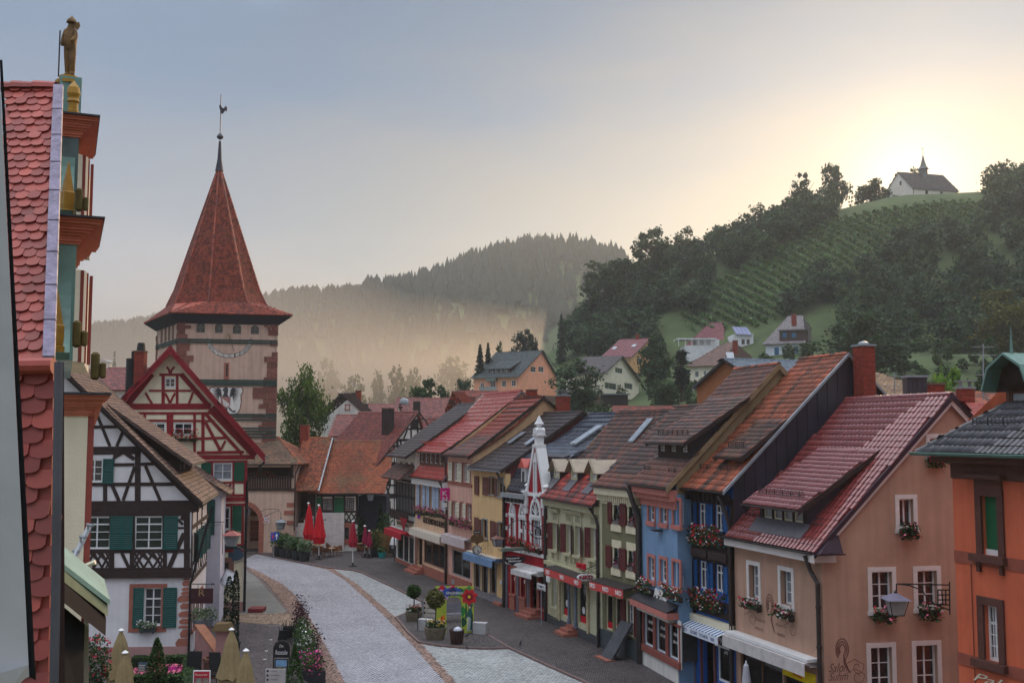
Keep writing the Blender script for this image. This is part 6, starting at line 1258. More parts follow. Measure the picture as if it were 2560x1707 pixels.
for y0,y1,xl in((772,790,1020),(795,845,1022),(860,890,1014),(900,935,1008),(943,1006,975),(1020,1076,1002),(1098,1156,985),(1170,1226,992),(1240,1266,980),(1278,1360,1000),(1375,1452,955)):
 (ua,za),(ub,zb)=g.px(c2(xl,y0)),g.px(c2(1092,y1));j=lambda:random.uniform(-.02,.02);MB().wpoly(g,[(ua+.04,zb+.02+j()),(ua+.12,zb),(h.D,zb+j()),(h.D,za+j()),(ua+.14,za+j()),(ua,(za+zb)/2+j())],0,.03).build('quoin',mat('quoin_red',(166,104,88),rough=.9,bump=.4,var=.15),h.t)
zp=g.px(c2(600,1455))[1];MB().wb(g,0,h.D,0,zp,0,.035).build('plinth',mat('pink_plinth',(176,134,130),rough=.9,var=.12),h.t);MB().wb(g,*g.rect(c2(560,1535),c2(660,1568)),.03,.04).build('cellar_window',BLACKM,h.t)
w=h.front
for u0 in(1.0,3.0,5.0):
 window(w,(u0,u0+.9,4.6,6.0),2,3,panes=False,depth=.06);shutter(w,u0-.6,u0-.05,4.6,6.0,GRS,ang=.5,hinge='r');shutter(w,u0+.95,u0+1.5,4.6,6.0,GRS,ang=.5,hinge='l');window(w,(u0,u0+.9,1.2,2.6),2,3,panes=False);surround(w,(u0,u0+.9,1.2,2.6),.14,SAND)
for u0 in(.1,2.4,4.6,7.4):MB().wb(w,u0-.1,u0+.1,3.9,7.1,0,.04).build('timber',DWOOD,h.t)
for z in(3.6,4.4,6.2,7.0):MB().wb(w,0,h.W,z,z+.2,0,.045).build('timber',DWOOD,h.t)
for k in range(8):MB().beam(w.pt(.3+k*.95,3.8,.02),w.pt(.9+k*.95,4.4,.02),.1,.03,w.N).build('timber',DWOOD,h.t)
h.finish(BWP,gl=BWP);h.eave_gutter(-.5);p0=g.pt(h.D+.05,0,.12);downpipe(h.t,[p0+[0.9,.3,7.3],p0+[.75,.2,6.7],p0+[.1,0,4.0],p0+[0,0,3.6],p0],.06,BLACKM)
(ua,za),(ub,zb)=g.px(c2(590,1275),.15),g.px(c2(755,1280),.15);flower_box('slate grey window box with white daisies on the ground floor of the timbered house',g,ua,ub,za,('white',),h=.42,trail=.05,leaf='grey',nf=30,pm=mat('planter_slate',(86,92,104)))
t=thing('hanging_shop_sign','square maroon shop sign hanging from an iron arm on the timbered house','sign',g.pt(h.D,3,.3));a,b=at(*c2(1110,872),50.2),at(*c2(1328,1022),50.2)
MB().box((a+b)/2,b[0]-a[0],.06,a[2]-b[2]).build('sign_board',mat('sign_maroon',(62,30,36)),t);wsn=Wall((a[0],a[1]-.03,0),(1,0),t);cx_=(b[0]-a[0])/2;text(wsn,'R',(cx_-.14,cx_+.14,(a[2]+b[2])/2,(a[2]+b[2])/2+.3),mat('sign_gold',(150,120,84)),t,d=.005,th=.005)
mb=MB();mb.tube([at(*c2(1095,828),50.2),at(*c2(1330,828),50.2)],.025,5);mb.lathe(at(*c2(1325,828),50.2),[(.05,-.05),(.02,.12)],8,ax=(1,0,0))
for x in(1180,1260):mb.tube([at(*c2(x,830),50.2),at(*c2(x,872),50.2)],.012,4)
mb.build('bracket',BLACKM,t)
# --- narrow white house between the timbered houses
A2=at(548,1500,61)[:2];h2=House('white_link_house','narrow white rendered house squeezed between the black and the red timbered houses',A2,A2+V3((-.2,.98))*4,7.4,3,9.6,v=(-1,-.05),oh=.5)
h2.roof(R_BW,.24,.26,ou=(.4,.1));shutter(h2.gL,h2.D-1.6,h2.D-.35,5.1,7.1,GRS,d=.04);window(h2.gL,(h2.D-2.9,h2.D-1.9,5.2,7.0),2,3,panes=False)
surround(h2.gL,(h2.D-2.4,h2.D-1.5,1.2,2.6),.16,SAND);window(h2.gL,(h2.D-2.4,h2.D-1.5,1.2,2.6),2,3,panes=False);h2.finish(mat('lilac_white_plaster',(206,202,212),rough=.9,var=.08,bump=.3),gl=mat('lilac_white_plaster',(206,202,212)))
# --- red timbered house
A=G(606,1527);vd=V3((-.985,-.17));ud=V3((-.275,.9615));gg=Wall((A[0],A[1],0),vd,None)
e_,rg=gg.px((661,1145)),gg.px((427,866));OH=-e_[0];yr=rg[0]
h=House('red_timbered_house','tall cream gabled house with oxblood red timber framing and green shutters beside the gate tower',A,A+ud*11,e_[1]+.15,yr,rg[1]-.1,v=vd,oh=OH)
g=h.gL;CPL=plaster('cream_plaster',(236,226,196),.06);DGS=mat('dark_green_shutter',(20,84,62),rough=.5,var=.08)
h.roof(R_DARK,.3,.36,ou=(.75,.2),thick=.04);
mb=MB()
for s in(0,1):
 p,q=(h.hp(-.78,-h.oh,h.ze),h.hp(-.78,h.yr,h.zr))if s==0 else(h.hp(-.78,2*h.yr+h.oh,h.ze),h.hp(-.78,h.yr,h.zr))
 mb.hexa([p-[0,0,.42],p-[0,0,.42]+h.u*.08,q-[0,0,.42]+h.u*.08,q-[0,0,.42],p+[0,0,.06],p+h.u*.08+[0,0,.06],q+h.u*.08+[0,0,.06],q+[0,0,.06]])
 p,q=p+h.u*.0,q+h.u*.0;mb.hexa([p-[0,0,.12]-h.u*.04,p-[0,0,.12],q-[0,0,.12],q-[0,0,.12]-h.u*.04,p+[0,0,.1]-h.u*.04,p+[0,0,.1],q+[0,0,.1],q+[0,0,.1]-h.u*.04])
mb.build('verge_board',REDW,h.t)
mb=MB()
for yy in((-h.oh,h.ze,h.yr,h.zr),(2*h.yr+h.oh,h.ze,h.yr,h.zr)):mb.hexa([h.hp(-.7,yy[0],yy[1]-.2),h.hp(-.02,yy[0],yy[1]-.2),h.hp(-.02,yy[2],yy[3]-.2),h.hp(-.7,yy[2],yy[3]-.2),h.hp(-.7,yy[0],yy[1]-.14),h.hp(-.02,yy[0],yy[1]-.14),h.hp(-.02,yy[2],yy[3]-.14),h.hp(-.7,yy[2],yy[3]-.14)])
mb.build('eave_soffit',REDW,h.t)
for fn,a,b,nx,nz in((c1,(848,336),(955,440),2,2),(c1,(672,785),(856,905),2,2),(c1,(940,785),(1125,910),2,2),(c1,(1330,1185),(1522,1362),2,2),(c2,(1380,60),(1500,290),2,2)):
 r=g.rect(fn(*a),fn(*b));window(g,r,nx,nz,depth=.05,fr=.09,gm=CURT if a[0]==1330 else GLASS)
for fn,a,b in((c1,(1215,1184),(1312,1372)),(c1,(1545,1180),(1642,1366)),(c2,(1528,45),(1616,300))):shutter(g,*g.rect(fn(*a),fn(*b)),DGS,d=.05,slat=False)
timbers(g,c1,[(500,625,1310,622,62),(500,690,1310,690,26),(690,465,1115,465,20),(795,306,1015,306,26),(540,762,1345,768,22),(1145,945,1470,935,26),(1170,1085,1640,1078,30),(1170,1130,1750,1128,46),(1100,1176,1660,1170,20),(1120,1266,1220,1264,18),(1300,1384,1655,1380,20),(1370,1512,1665,1508,24),(1390,1552,1685,1548,44),(832,300,832,600,32),(972,300,972,600,26),(648,690,648,800,26),(900,690,900,920,66),(1146,690,1146,1080,26),(1230,690,1230,1090,32),(1130,1180,1130,1410,26),(1320,1180,1320,1510,24),(1535,1180,1535,1510,22),(1655,1160,1655,1568,40),(1255,780,1405,1065,32),(1250,690,1620,1100,34),(1310,640,1760,1110,90),(720,300,480,600,60),(1010,300,1290,620,50)],REDW,d=.04)
curv=[(1455,965,1430,1010),(1430,1010,1418,1040),(1418,1040,1392,1064),(655,485,685,540),(685,540,718,590),(1130,480,1112,535),(1112,535,1090,590),(848,490,872,525),(872,525,895,580),(952,490,930,525),(930,525,905,580),(868,228,890,255),(890,255,900,295),(945,228,918,255),(918,255,906,295),(1340,1398,1385,1440),(1385,1440,1430,1492),(1512,1398,1470,1440),(1470,1440,1436,1492)]
timbers(g,c1,[(*c,22)for c in curv],REDW,d=.04,name='curved_brace')
for c in curv[::2]:p=g.px(c1(c[2],c[3]));MB().lathe(g.pt(*p,.0),[(.07,0),(.07,.045)],8,ax=g.N).build('brace_boss',REDW,h.t)
timbers(g,c2,[(1440,40,1660,35,30),(1440,440,1655,438,24),(1440,490,1655,486,40),(1515,30,1515,430,18),(1625,30,1625,430,30),(1400,305,1540,302,18)],REDW,d=.05)
zb_=g.px(c2(1550,462))[1];MB().wb(g,h.D-4,h.D+.02,zb_-.1,zb_+.1,0,.07).build('green_band',mat('dark_green_band',(28,50,44)),h.t)
zp=g.px(c2(1600,1005))[1];MB().wb(g,h.D-5,h.D+.06,0,zp,0,.08).build('plinth',mat('pink_plinth',(176,134,130)),h.t);r=g.rect(c2(1400,615),c2(1488,690));window(g,r,1,1,fm=BWOOD,panes=False);surround(g,r,.3,BRS)
h.finish(CPL,gl=CPL);h.eave_gutter(-.75);pR=g.pt(h.D,0,.1);downpipe(h.t,[pR+[1.15,.2,9.1],pR+[.15,.0,7.9],pR+[.12,0,5],pR+[.12,0,0]],.08,BLACKM)
MB().box(pR+[.9,0,.12],.9,1.0,.24).build('entrance_step',mat('red_step',(118,46,48)),h.t)
chimney(h.t,at(350,950,70)[:2],.64,.64,10,float(at(350,880,70)[2]),cap='flat');cc=at(328,900,72);MB().lathe(cc,[(.33,-3.5),(.33,.1)],12).lathe(cc+[.2,0,.1],[(.2,0),(.2,.5)],8).build('flue_pipe',BLACKM,h.t)
cc=at(353,868,70);MB().lathe(cc-[0,0,.2],[(.3,0),(.24,.45),(.2,.5)],10).build('chimney_pot',BLACKM,h.t)
(ua,za),(ub,zb)=g.px(c1(905,945),.2),g.px(c1(1170,960),.2);flower_box('red geranium box under the open attic window of the red timbered house',g,ua,ub,za,('red',),h=.6,trail=.15,nl=160,nf=160)
# --- gate tower
FL=V3((-31.4,99.0,0));TU=V3((.976,.217,0));TV=V3((-.51,.86,0));TL=9.1
t=thing('gate_tower','tall square gate tower with red tiled spire, painted sundial and eagle shield','tower',FL);ZT=21.9
TW=plaster('tower_plaster',(196,166,150),.18);ft=Wall(FL,TU,t);sd=Wall(FL+TV*9.3,-TV,t)
ARCHW=[]
for a,b in(((472,275),(560,388)),((667,285),(750,392)),((857,296),(944,402)),((1049,304),(1134,406))):
 r=ft.rect(cT(*a),cT(*b));window(ft,r,2,2,fm=mat('grey_frame',(120,114,110)),depth=.25,panes=True);u0,u1,z0,z1=r
 mb=MB();mb.wpoly(ft,[(u0-.01,z1+.01),(u0-.01,z1-.28),(u0+.18,z1-.1),((u0+u1)/2,z1+.0),((u0+u1)/2,z1+.01)],-.1,.003);mb.wpoly(ft,[(u1+.01,z1+.01),((u0+u1)/2,z1+.01),((u0+u1)/2,z1),(u1-.18,z1-.1),(u1+.01,z1-.28)],-.1,.003);mb.build('arch_head',TW,t)
for k,x in enumerate((105,145,183,224)):
 a=sd.px(cT(x,330-k*15));sd.holes.append((a[0]-.45,a[0]+.45,a[1]-1.6,a[1]+.4));MB().wb(sd,a[0]-.45,a[0]+.45,a[1]-1.6,a[1]+.4,-.3,-.25).build('window',GLASS,t)
r=ft.rect(cT(765,705),cT(815,882));MB().wb(ft,*r,0,.06).build('slit_surround',SAND,t);MB().wb(ft,r[0]+(r[1]-r[0])*.4,r[0]+(r[1]-r[0])*.72,r[2]+.25,r[3]-.15,.04,.068).build('slit',BLACKM,t)
ft.build([(0,0),(TL,0),(TL,ZT),(0,ZT)],TW);sd.build([(0,0),(9.3,0),(9.3,ZT),(0,ZT)],TW)
rt_=Wall(FL+TU*TL,TV,t);rt_.build([(0,0),(9.3,0),(9.3,ZT),(0,ZT)],TW);Wall(FL+TU*TL+TV*9.3,-TU,t).build([(0,0),(TL,0),(TL,ZT),(0,ZT)],TW)
rq=random.Random(3);z=0.3
while z<ZT-.3:
 hh=rq.uniform(.32,.62);z1=min(z+hh,ZT-.02);L1=rq.choice([.75,1.0,1.3,1.75]);L2=rq.choice([.8,1.1,1.5])
 low=z<15
 def stone(wl,ua,ub,d=.05):
  j=lambda s=.04:rq.uniform(-s,s);MB().wpoly(wl,[(ua+j(),z+.02),(ub+j(.01),z+.02),(ub+j(.01),z1-.01),(ua+j(),z1-.01)],-.02,d+rq.random()*.05).build('quoin',SANDD,t)
 if rq.random()<.9:stone(ft,TL-L1*(1.25 if low else.7),TL-L1*.5 if rq.random()<.5 else TL+.05);stone(ft,TL-L1*.45,TL+.06)
 if z>13:stone(ft,-.06,L2*(.75 if z>19 else.95))
 if z>13:stone(sd,9.3-.5*L2,9.36)
 stone(sd,-.04,.5*L2)if rq.random()<.7 else None
 z=z1
GRN=mat('stripe_dark_green',(44,66,62),rough=.8,var=.2)
for ys in((470,497),(895,918,940),(1255,1278,1312),(1400,1432,1462,1496)):
 for y in ys:zz=ft.px(cT(900,y))[1];MB().wb(ft,-.02,TL+.03,zz-.085,zz+.085,.08,.1).build('painted_stripe',GRN,t);MB().wb(sd,0,9.32,zz-.085,zz+.085,.08,.1).build('painted_stripe',GRN,t)
 # painted sundial: ribbon arc, numerals, sun and gnomon
cu,cz=ft.px(cT(820,470));ro=abs(ft.px(cT(1060,470))[0]-cu);OFFW=mat('dial_paint',(206,200,194),rough=.9,var=.1);LINE=mat('paint_line',(76,72,74),rough=.9)
mb=MB();ln=MB();n=26;sq=.78
for k in range(n):
 a0,a1=math.pi*(1+(k+.0)/n),math.pi*(1+(k+1)/n);pp=lambda a,q:(cu+math.cos(a)*ro*q,cz+math.sin(a)*ro*q*sq)
 P4=[pp(a0,.82),pp(a0,1.0),pp(a1,1.0),pp(a1,.82)];mb.wpoly(ft,P4,.0,.012)
 for q in(.81,1.0):ln.beam(ft.pt(*pp(a0,q),.014),ft.pt(*pp(a1,q),.014),.035,.006,ft.N)
mb.build('sundial_ribbon',OFFW,t)
nums=['V','VI','VII','VIII','IX','X','XI','XII','I','II','III','IIII','V']
for k,s_ in enumerate(nums[3:12]):
 a=math.pi*(1+(k+1.6)/11.2);u,z=cu+math.cos(a)*ro*.91,cz+math.sin(a)*ro*.91*sq;wd=.045+.028*len(s_);text(ft,s_,(u-wd,u+wd,z-.17,z+.17),LINE,t,d=.016,th=.004,bold=.01,name='numeral')
 ln.beam(ft.pt(*pp(a+.13,.82),.014),ft.pt(*pp(a+.13,1.0),.014),.03,.006,ft.N)
for s in(-1,1):ln.tube([ft.pt(cu+s*ro*(.95+.03*math.cos(a)),cz+.08+.12*math.sin(a)+.02,.02)for a in np.linspace(0,6.28,9)],.02,4);
ln.build('sundial_line',LINE,t)
mb=MB();sc_,sz_=ft.px(cT(806,430));
for k in range(14):a=k*6.283/14;L=.55 if k%2 else.8;mb.add([ft.pt(sc_+math.cos(a+.12)*.15,sz_+math.sin(a+.12)*.15,.012),ft.pt(sc_+math.cos(a)*L,sz_+math.sin(a)*L,.012),ft.pt(sc_+math.cos(a-.12)*.15,sz_+math.sin(a-.12)*.15,.012)],[(0,1,2)])
mb.build('painted_sun',mat('ochre_paint',(158,126,78),rough=.9),t)
MB().tube([ft.pt(*ft.px(cT(812,405)),.05),ft.pt(*ft.px(cT(870,585)),.7)],.025,5).build('gnomon',BLACKM,t)
# shield with the eagle
E_=lambda x,y:ft.px(cT(x,y));SH=[(628,962),(950,962),(965,1010),(942,1050),(946,1120),(935,1190),(905,1240),(860,1255),(778,1262),(700,1250),(650,1210),(620,1150),(615,1060),(598,1010)]
MB().wpoly(ft,[E_(x,y)for x,y in SH],0,.02).build('shield',mat('shield_white',(216,212,208),rough=.9,var=.08),t)
mb=MB()
for i in range(len(SH)):mb.beam(ft.pt(*E_(*SH[i]),.03),ft.pt(*E_(*SH[(i+1)%len(SH)]),.03),.09,.02,ft.N)
mb.build('shield_rim',mat('shield_rim',(128,96,92),rough=.9),t)
EAG=mat('eagle_grey',(66,66,70),rough=.9,var=.2);mb=MB()
mb.wpoly(ft,[E_(*p)for p in((752,985),(775,965),(800,968),(808,1000),(800,1040),(815,1075),(740,1075),(758,1040),(765,1010),(745,1000))],.02,.04)
for s in(-1,1):
 X=lambda x:782+s*x
 mb.wpoly(ft,[E_(*p)for p in((X(40),1065),(X(46),1030),(X(50),990),(X(70),970),(X(100),975),(X(95),1000),(X(80),1040),(X(60),1068))],.02,.04)
 for k in range(9):
  a=-.35+k*.2;x0,y0=X(66+k*1),1000+k*10;L=88-3*k+(10 if k>5 else 0);x1,y1=x0+s*math.cos(a)*L,y0+math.sin(a)*L;nx,ny=-math.sin(a)*7,math.cos(a)*7
  mb.wpoly(ft,[E_(x0,y0-6),E_((x0+x1)/2+s*nx*.2,(y0+y1)/2-ny),E_(x1,y1),E_((x0+x1)/2-s*nx*.3,(y0+y1)/2+ny*.7),E_(x0,y0+8)][::s],.02,.04)
 mb.wpoly(ft,[E_(*p)for p in((X(25),1170),(X(45),1185),(X(75),1215),(X(110),1205),(X(95),1220),(X(105),1235),(X(70),1228),(X(35),1200))],.02,.04)
mb.wpoly(ft,[E_(*p)for p in((770,1185),(795,1185),(800,1215),(820,1240),(785,1232),(780,1248),(772,1232),(745,1240),(765,1215))],.02,.04);mb.build('eagle',EAG,t)
MB().wpoly(ft,[E_(*p)for p in((728,1070),(830,1066),(828,1150),(815,1180),(780,1188),(745,1180),(732,1150))],.04,.06).build('inner_shield',mat('inner_shield_red',(156,108,108),rough=.9),t);MB().wpoly(ft,[E_(*p)for p in((745,1084),(820,1140),(815,1168),(785,1176),(755,1150))],.06,.065).build('inner_shield_field',OFFW,t)
# spire: square eaves flaring into an octagon
Cc=FL+TU*TL/2+TV*9.3/2;V_=lambda a,b,z:Cc+TU*a+TV*b+np.array([0,0,z])
hs=TL/2+1.05;q8=[(-1,-.42),(-.42,-1),(.42,-1),(1,-.42),(1,.42),(.42,1),(-.42,1),(-1,.42)]
R0=[V_(-hs,-hs*.42,22.0),V_(-hs*.42,-hs,22.0),V_(hs*.42,-hs,22.0),V_(hs,-hs*.42,22.0),V_(hs,hs*.42,22.0),V_(hs*.42,hs,22.0),V_(-hs*.42,hs,22.0),V_(-hs,hs*.42,22.0)]
cor=[V_(-hs,-hs,22.0),V_(hs,-hs,22.0),V_(hs,hs,22.0),V_(-hs,hs,22.0)]
s1,s2=4.3,3.72;R1=[V_(a*s1,b*s1,23.3)for a,b in q8];R2=[V_(a*s2,b*s2,24.7)for a,b in q8];AP=V_(0,0,37.6);top=[AP+(V3(p)-AP)*.012 for p in R2]
for i in range(8):
 j=(i+1)%8
 roof(t,R2[i],R2[j],top[j],top[i],.2,.27,R_TOWER,'flat',slab=.1,jit=.004,thick=.035);roof(t,R1[i],R1[j],R2[j],R2[i],.2,.25,R_TOWER,slab=.1,thick=.035)
 mb=MB();N_=int(np.linalg.norm(AP-R2[j])/.42)
 for k in range(N_):p=R2[j]+(AP-R2[j])*k/N_;q=R2[j]+(AP-R2[j])*(k+1)/N_;mb.tube([p,q],[.13,.1],5,cap=False)
 mb.tube([R1[j],R2[j]],.12,5);mb.build('hip_tile',R_TOWER,t,kind='stuff')
for k,(a,b)in enumerate(((1,2),(3,4),(5,6),(7,0))):
 c0,c1_=cor[k],cor[(k+1)%4];roof(t,c0,c1_,R1[b],R1[a],.2,.25,R_TOWER,slab=.1,thick=.035)
for k,(a,b)in enumerate(((0,1),(2,3),(4,5),(6,7))):
 c0=cor[k];MB().add([c0,R1[b],R1[a]],[(0,1,2)]).build('hip_roof',R_TOWER,t);MB().tube([c0,(R1[a]+R1[b])/2],.12,5).build('hip_tile',R_TOWER,t)
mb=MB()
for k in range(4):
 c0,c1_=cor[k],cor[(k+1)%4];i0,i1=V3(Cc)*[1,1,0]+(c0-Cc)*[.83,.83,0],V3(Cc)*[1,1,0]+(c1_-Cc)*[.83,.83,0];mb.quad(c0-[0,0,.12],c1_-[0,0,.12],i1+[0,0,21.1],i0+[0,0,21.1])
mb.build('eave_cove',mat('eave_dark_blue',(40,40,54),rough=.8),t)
for k in(0,3):snow_guard(t,cor[k]+(V3(Cc)*[1,1,0]+[0,0,23.3]-cor[k])*.12,cor[(k+1)%4]+(V3(Cc)*[1,1,0]+[0,0,23.3]-cor[(k+1)%4])*.12,.22)
DM=mat('lead_finial',(54,54,64),rough=.5,metal=.3);f=MB();f.lathe(AP-[0,0,.7],[(.42,0),(.22,1.2),(.12,3.0),(.08,3.1)],10);f.lathe(AP+[0,0,2.5],[(.02,0),(.3,.18),(.34,.32),(.2,.55),(.04,.7)],12);f.tube([AP+[0,0,3.2],AP+[0,0,7.2]],.045,6);f.build('finial',DM,t)
cp=AP+[.12,0,5.2];MB().prism([cp+V3(p)for p in((-.1,0,0),(.1,0,.0),(.35,0,.35),(.5,0,.15),(.55,0,.6),(.35,0,.8),(.2,0,.55),(0,0,.6),(-.15,0,.95),(-.3,0,.8),(-.2,0,.4))],(0,.06,0)).build('weathercock',DM,t)
# --- gate house with the archway and timber gallery
A,B=at(560,1350,97.2)[:2],at(733,1350,97.2)[:2]
h=House('gate_house','low gate house with sandstone archway and wooden gallery at the tower foot',A,B,8.0,4.5,10.4,v=(.02,1),oh=.7)
w=h.front;GW_=plaster('gate_plaster',(206,176,158),.2);MB_=mat('mossy_timber',(58,42,40),rough=.85,var=.3)
uc=w.px(c4(20,250))[0];ra=abs(w.px(c4(190,250))[0]-uc);zs=2.7;z1=zs+ra
w.holes.append((max(.02,uc-ra),uc+ra,0,z1));mb=MB()
for k in range(12):
 a0,a1=k*math.pi/24,(k+1)*math.pi/24
 for s in(-1,1):mb.wpoly(w,[(uc+s*math.cos(a0)*ra,zs+math.sin(a0)*ra),(uc+s*ra*1.005,zs+math.sin(a0)*ra),(uc+s*ra*1.005,z1+.005),(uc+s*math.cos(a1)*ra,zs+math.sin(a1)*ra)]if False else[(uc+s*math.cos(a0)*ra,zs+math.sin(a0)*ra),(uc+s*math.cos(a1)*ra,zs+math.sin(a1)*ra),(uc+s*math.cos(a1)*ra,z1+.01),(uc+s*math.cos(a0)*ra,z1+.01)],-.18,.004)
mb.build('arch_spandrel',GW_,h.t)
for k in range(15):
 a0,a1=k*math.pi/15+.008,(k+1)*math.pi/15-.008;MB().wpoly(w,[(uc+math.cos(a0)*ra,zs+math.sin(a0)*ra),(uc+math.cos(a0)*ra*1.28,zs+math.sin(a0)*ra*1.28),(uc+math.cos(a1)*ra*1.28,zs+math.sin(a1)*ra*1.28),(uc+math.cos(a1)*ra,zs+math.sin(a1)*ra)],-.3,.05+random.random()*.02).build('arch_stone',SAND,h.t)
for k in range(5):MB().wb(w,uc+ra,uc+ra*1.28,k*.54+.01,(k+1)*.54-.01,-.3,.06).build('arch_stone',SAND,h.t)
for p,q in(((uc-ra,0),(uc+ra,0)),):MB().quad(w.pt(uc-ra-.3,0,-6),w.pt(uc+ra+.3,0,-6),w.pt(uc+ra+.3,5,-6),w.pt(uc-ra-.3,5,-6)).build('passage_end',mat('passage_grey',(120,126,130),rough=.9),h.t)
mb=MB();mb.quad(w.pt(uc+ra,0,-.2),w.pt(uc+ra,0,-6),w.pt(uc+ra,5,-6),w.pt(uc+ra,5,-.2));mb.build('passage_wall',GW_,h.t)
mb=MB()
for k in range(5):c=w.pt(uc+.3,zs+.5+.2*k,-.15);mb.tube([c+w.U*(math.cos(a)*.35)+np.array([0,0,math.sin(a)*.25])for a in np.linspace(k,k+5,12)],.025,4)
mb.build('iron_scroll',ZINC,h.t)
u0,u1=.1,h.W-.15;zg0,zg1=w.px(c3(300,1295))[1],w.px(c3(300,1165))[1];w.holes.append((u0,u1,zg1,7.7))
MB().quad(w.pt(u0,zg0,-2.2),w.pt(u1,zg0,-2.2),w.pt(u1,8,-2.2),w.pt(u0,8,-2.2)).build('gallery_back',MB_,h.t);MB().wb(w,u0,u1,zg1-.2,zg1-.05,-2.2,0).build('gallery_floor',MB_,h.t)
mb=MB();mb.wb(w,0,h.W,zg1-.06,zg1+.08,.0,.12);mb.wb(w,0,h.W,zg0-.1,zg0+.14,.0,.14)
mb.build('gallery_rail',MB_,h.t)
n=26
for k in range(n):MB().wb(w,.1+k*(h.W-.3)/n,.1+(k+.78)*(h.W-.3)/n,zg0+.14,zg1-.06,.02,.07).build('gallery_board',MB_,h.t)
for u in(.1,h.W*.5,h.W-.2):MB().wb(w,u-.1,u+.1,zg1,7.9,-.1,.1).build('gallery_post',MB_,h.t)
E0,E1=h.hp(-.3,-.7,8),h.hp(h.W+.75,-.7,8);Rr=h.hp(h.W-2.6,4.5,10.4);Rl=h.hp(-.3,4.5,10.4)
roof(h.t,E0,E1,Rr,Rl,.2,.22,rt('tiles_moss_grey',[(82,66,58),(112,92,78),(150,104,78)],.7,((112,108,82),.6)),'scallop');roof(h.t,E1,h.hp(h.W+.75,9.7,8),Rr,Rr,.2,.22,R_RUST,'scallop');ridge(h.t,E1,Rr,R_RUST,r=.14,single=True);ridge(h.t,Rl,Rr,R_RUST,r=.14,single=False)
for z in(1.2,2.5,3.4,4.1):MB().wb(w,h.W-random.uniform(.5,.9),h.W+.02,z,z+.38,-.02,.05).build('quoin',SAND,h.t)
h.zr=h.ze+.3;h.finish(GW_);h.eave_gutter(-.2,h.W+.7);downpipe(h.t,[h.hp(h.W+.6,-.75,7.9),h.hp(h.W+.2,-.3,7.2),h.hp(h.W+.1,-.12,6.5),h.hp(h.W+.1,-.12,2)],.06)
t=thing('wall_plants','red flowers growing along the railing of the gate house gallery','flowers',w.pt(3,zg1,.1));P=w.O+np.outer(RNG.uniform(1.2,4.6,200),w.U)+np.outer(RNG.uniform(.0,.25,200),w.N)+np.outer(RNG.uniform(zg1,zg1+.5,200),(0,0,1));quads('foliage',leafq(P,.14),RNG.random(200),LEAF['dark'],t,kind='stuff');quads('blossom',leafq(P[:70]+w.N*.08,.14),RNG.random(70),FLOWER['crimson'],t,kind='stuff')
t=thing('speed_sign','square white 30 zone sign on the plaster beside the archway','sign',w.pt(*w.px(c4(260,230)),.05));r=w.rect(c4(228,198),c4(294,266));MB().wb(w,*r,.02,.05).build('sign_board',WHITE,t);c=w.pt((r[0]+r[1])/2,(r[2]+r[3])/2+.06,.05);MB().lathe(c,[(.27,0),(.27,.006)],24,ax=w.N).build('red_ring',mat('traffic_red',(190,40,50)),t);MB().lathe(c,[(.2,.0),(.2,.012)],24,ax=w.N).build('white_disc',WHITE,t)
cx_,cz_=(r[0]+r[1])/2,(r[2]+r[3])/2+.06;text(w,'30',(cx_-.13,cx_+.13,cz_-.1,cz_+.1),BLACKM,t,d=.065,th=.004,bold=.02);text(w,'ZONE',(cx_-.2,cx_+.2,r[2]+.03,r[2]+.1),BLACKM,t,d=.052,th=.004)
lp=at(*c4(408,280),96.2);lantern('gate_lantern','white topped lantern hanging from a curved iron arm beside the archway',lp,.95,Wall((0,0,0),(1,0),None),arm=[[at(*c4(x,y),96.3)for x,y in((205,155),(260,130),(340,125),(385,135),(408,165),(408,225))],[at(*c4(x,y),96.3)for x,y in((240,205),(300,175),(390,140))]],body=CURT,roofm=ZINC)
# --- inn with outside stairs
A,B=at(787,1370,98.5)[:2],at(893,1370,98.5)[:2]
h=House('inn_house','low old inn with green shutters, lattice timbering and a rust coloured mossy roof',A,B,5.3,5.5,10.0,v=(.06,1),oh=.8)
w=h.front
for a,b in(((822,1385),(918,1508)),((1048,1375),(1142,1500))):r=w.rect(c3(*a),c3(*b));window(w,r,4,3,fm=REDW if False else BWOOD,gm=CURT,depth=.05,fr=.08)
for a,b in(((758,1372),(816,1520)),((943,1368),(1038,1520))):shutter(w,*w.rect(c3(*a),c3(*b)),mat('inn_green_shutter',(26,98,66),rough=.5),d=.05,slat=False)
timbers(w,c4,[(750,-10,1180,-12,26),(750,155,1180,153,22),(750,265,1180,262,34),(752,-20,752,270,22),(818,-20,818,160,18),(932,-20,932,270,20),(1042,-20,1042,160,18),(1010,155,1010,265,20),(1170,-20,1170,270,24)],DWOOD)
for x0,x1 in((822,940),(1012,1166)):
 s=(x1-x0)/3;timbers(w,c4,[(x0+s*i,165,x0+s*(i+1),250,13)for i in range(3)]+[(x0+s*(i+1),165,x0+s*i,250,13)for i in range(3)],DWOOD)
r=w.rect(c4(845,300),c4(925,520));r=(r[0],r[1],0.02,r[3]);w.holes.append(r);MB().wb(w,*r,-.5,-.4).build('door',mat('inn_door',(96,98,110),rough=.6),h.t);surround(w,r,.5,SAND,sill=0)
r=w.rect(c4(1005,312),c4(1088,432));window(w,r,2,3,fm=DWOOD);surround(w,r,.45,SAND,sill=.45)
r=w.rect(c4(835,260),c4(906,284));MB().wb(w,*r,.04,.08).build('name_board',WHITE,h.t);text(w,'Gasthaus',(r[0]+.2,r[1]-.2,r[2]+.25,r[3]-.2),BLACKM,h.t,d=.085,th=.004)
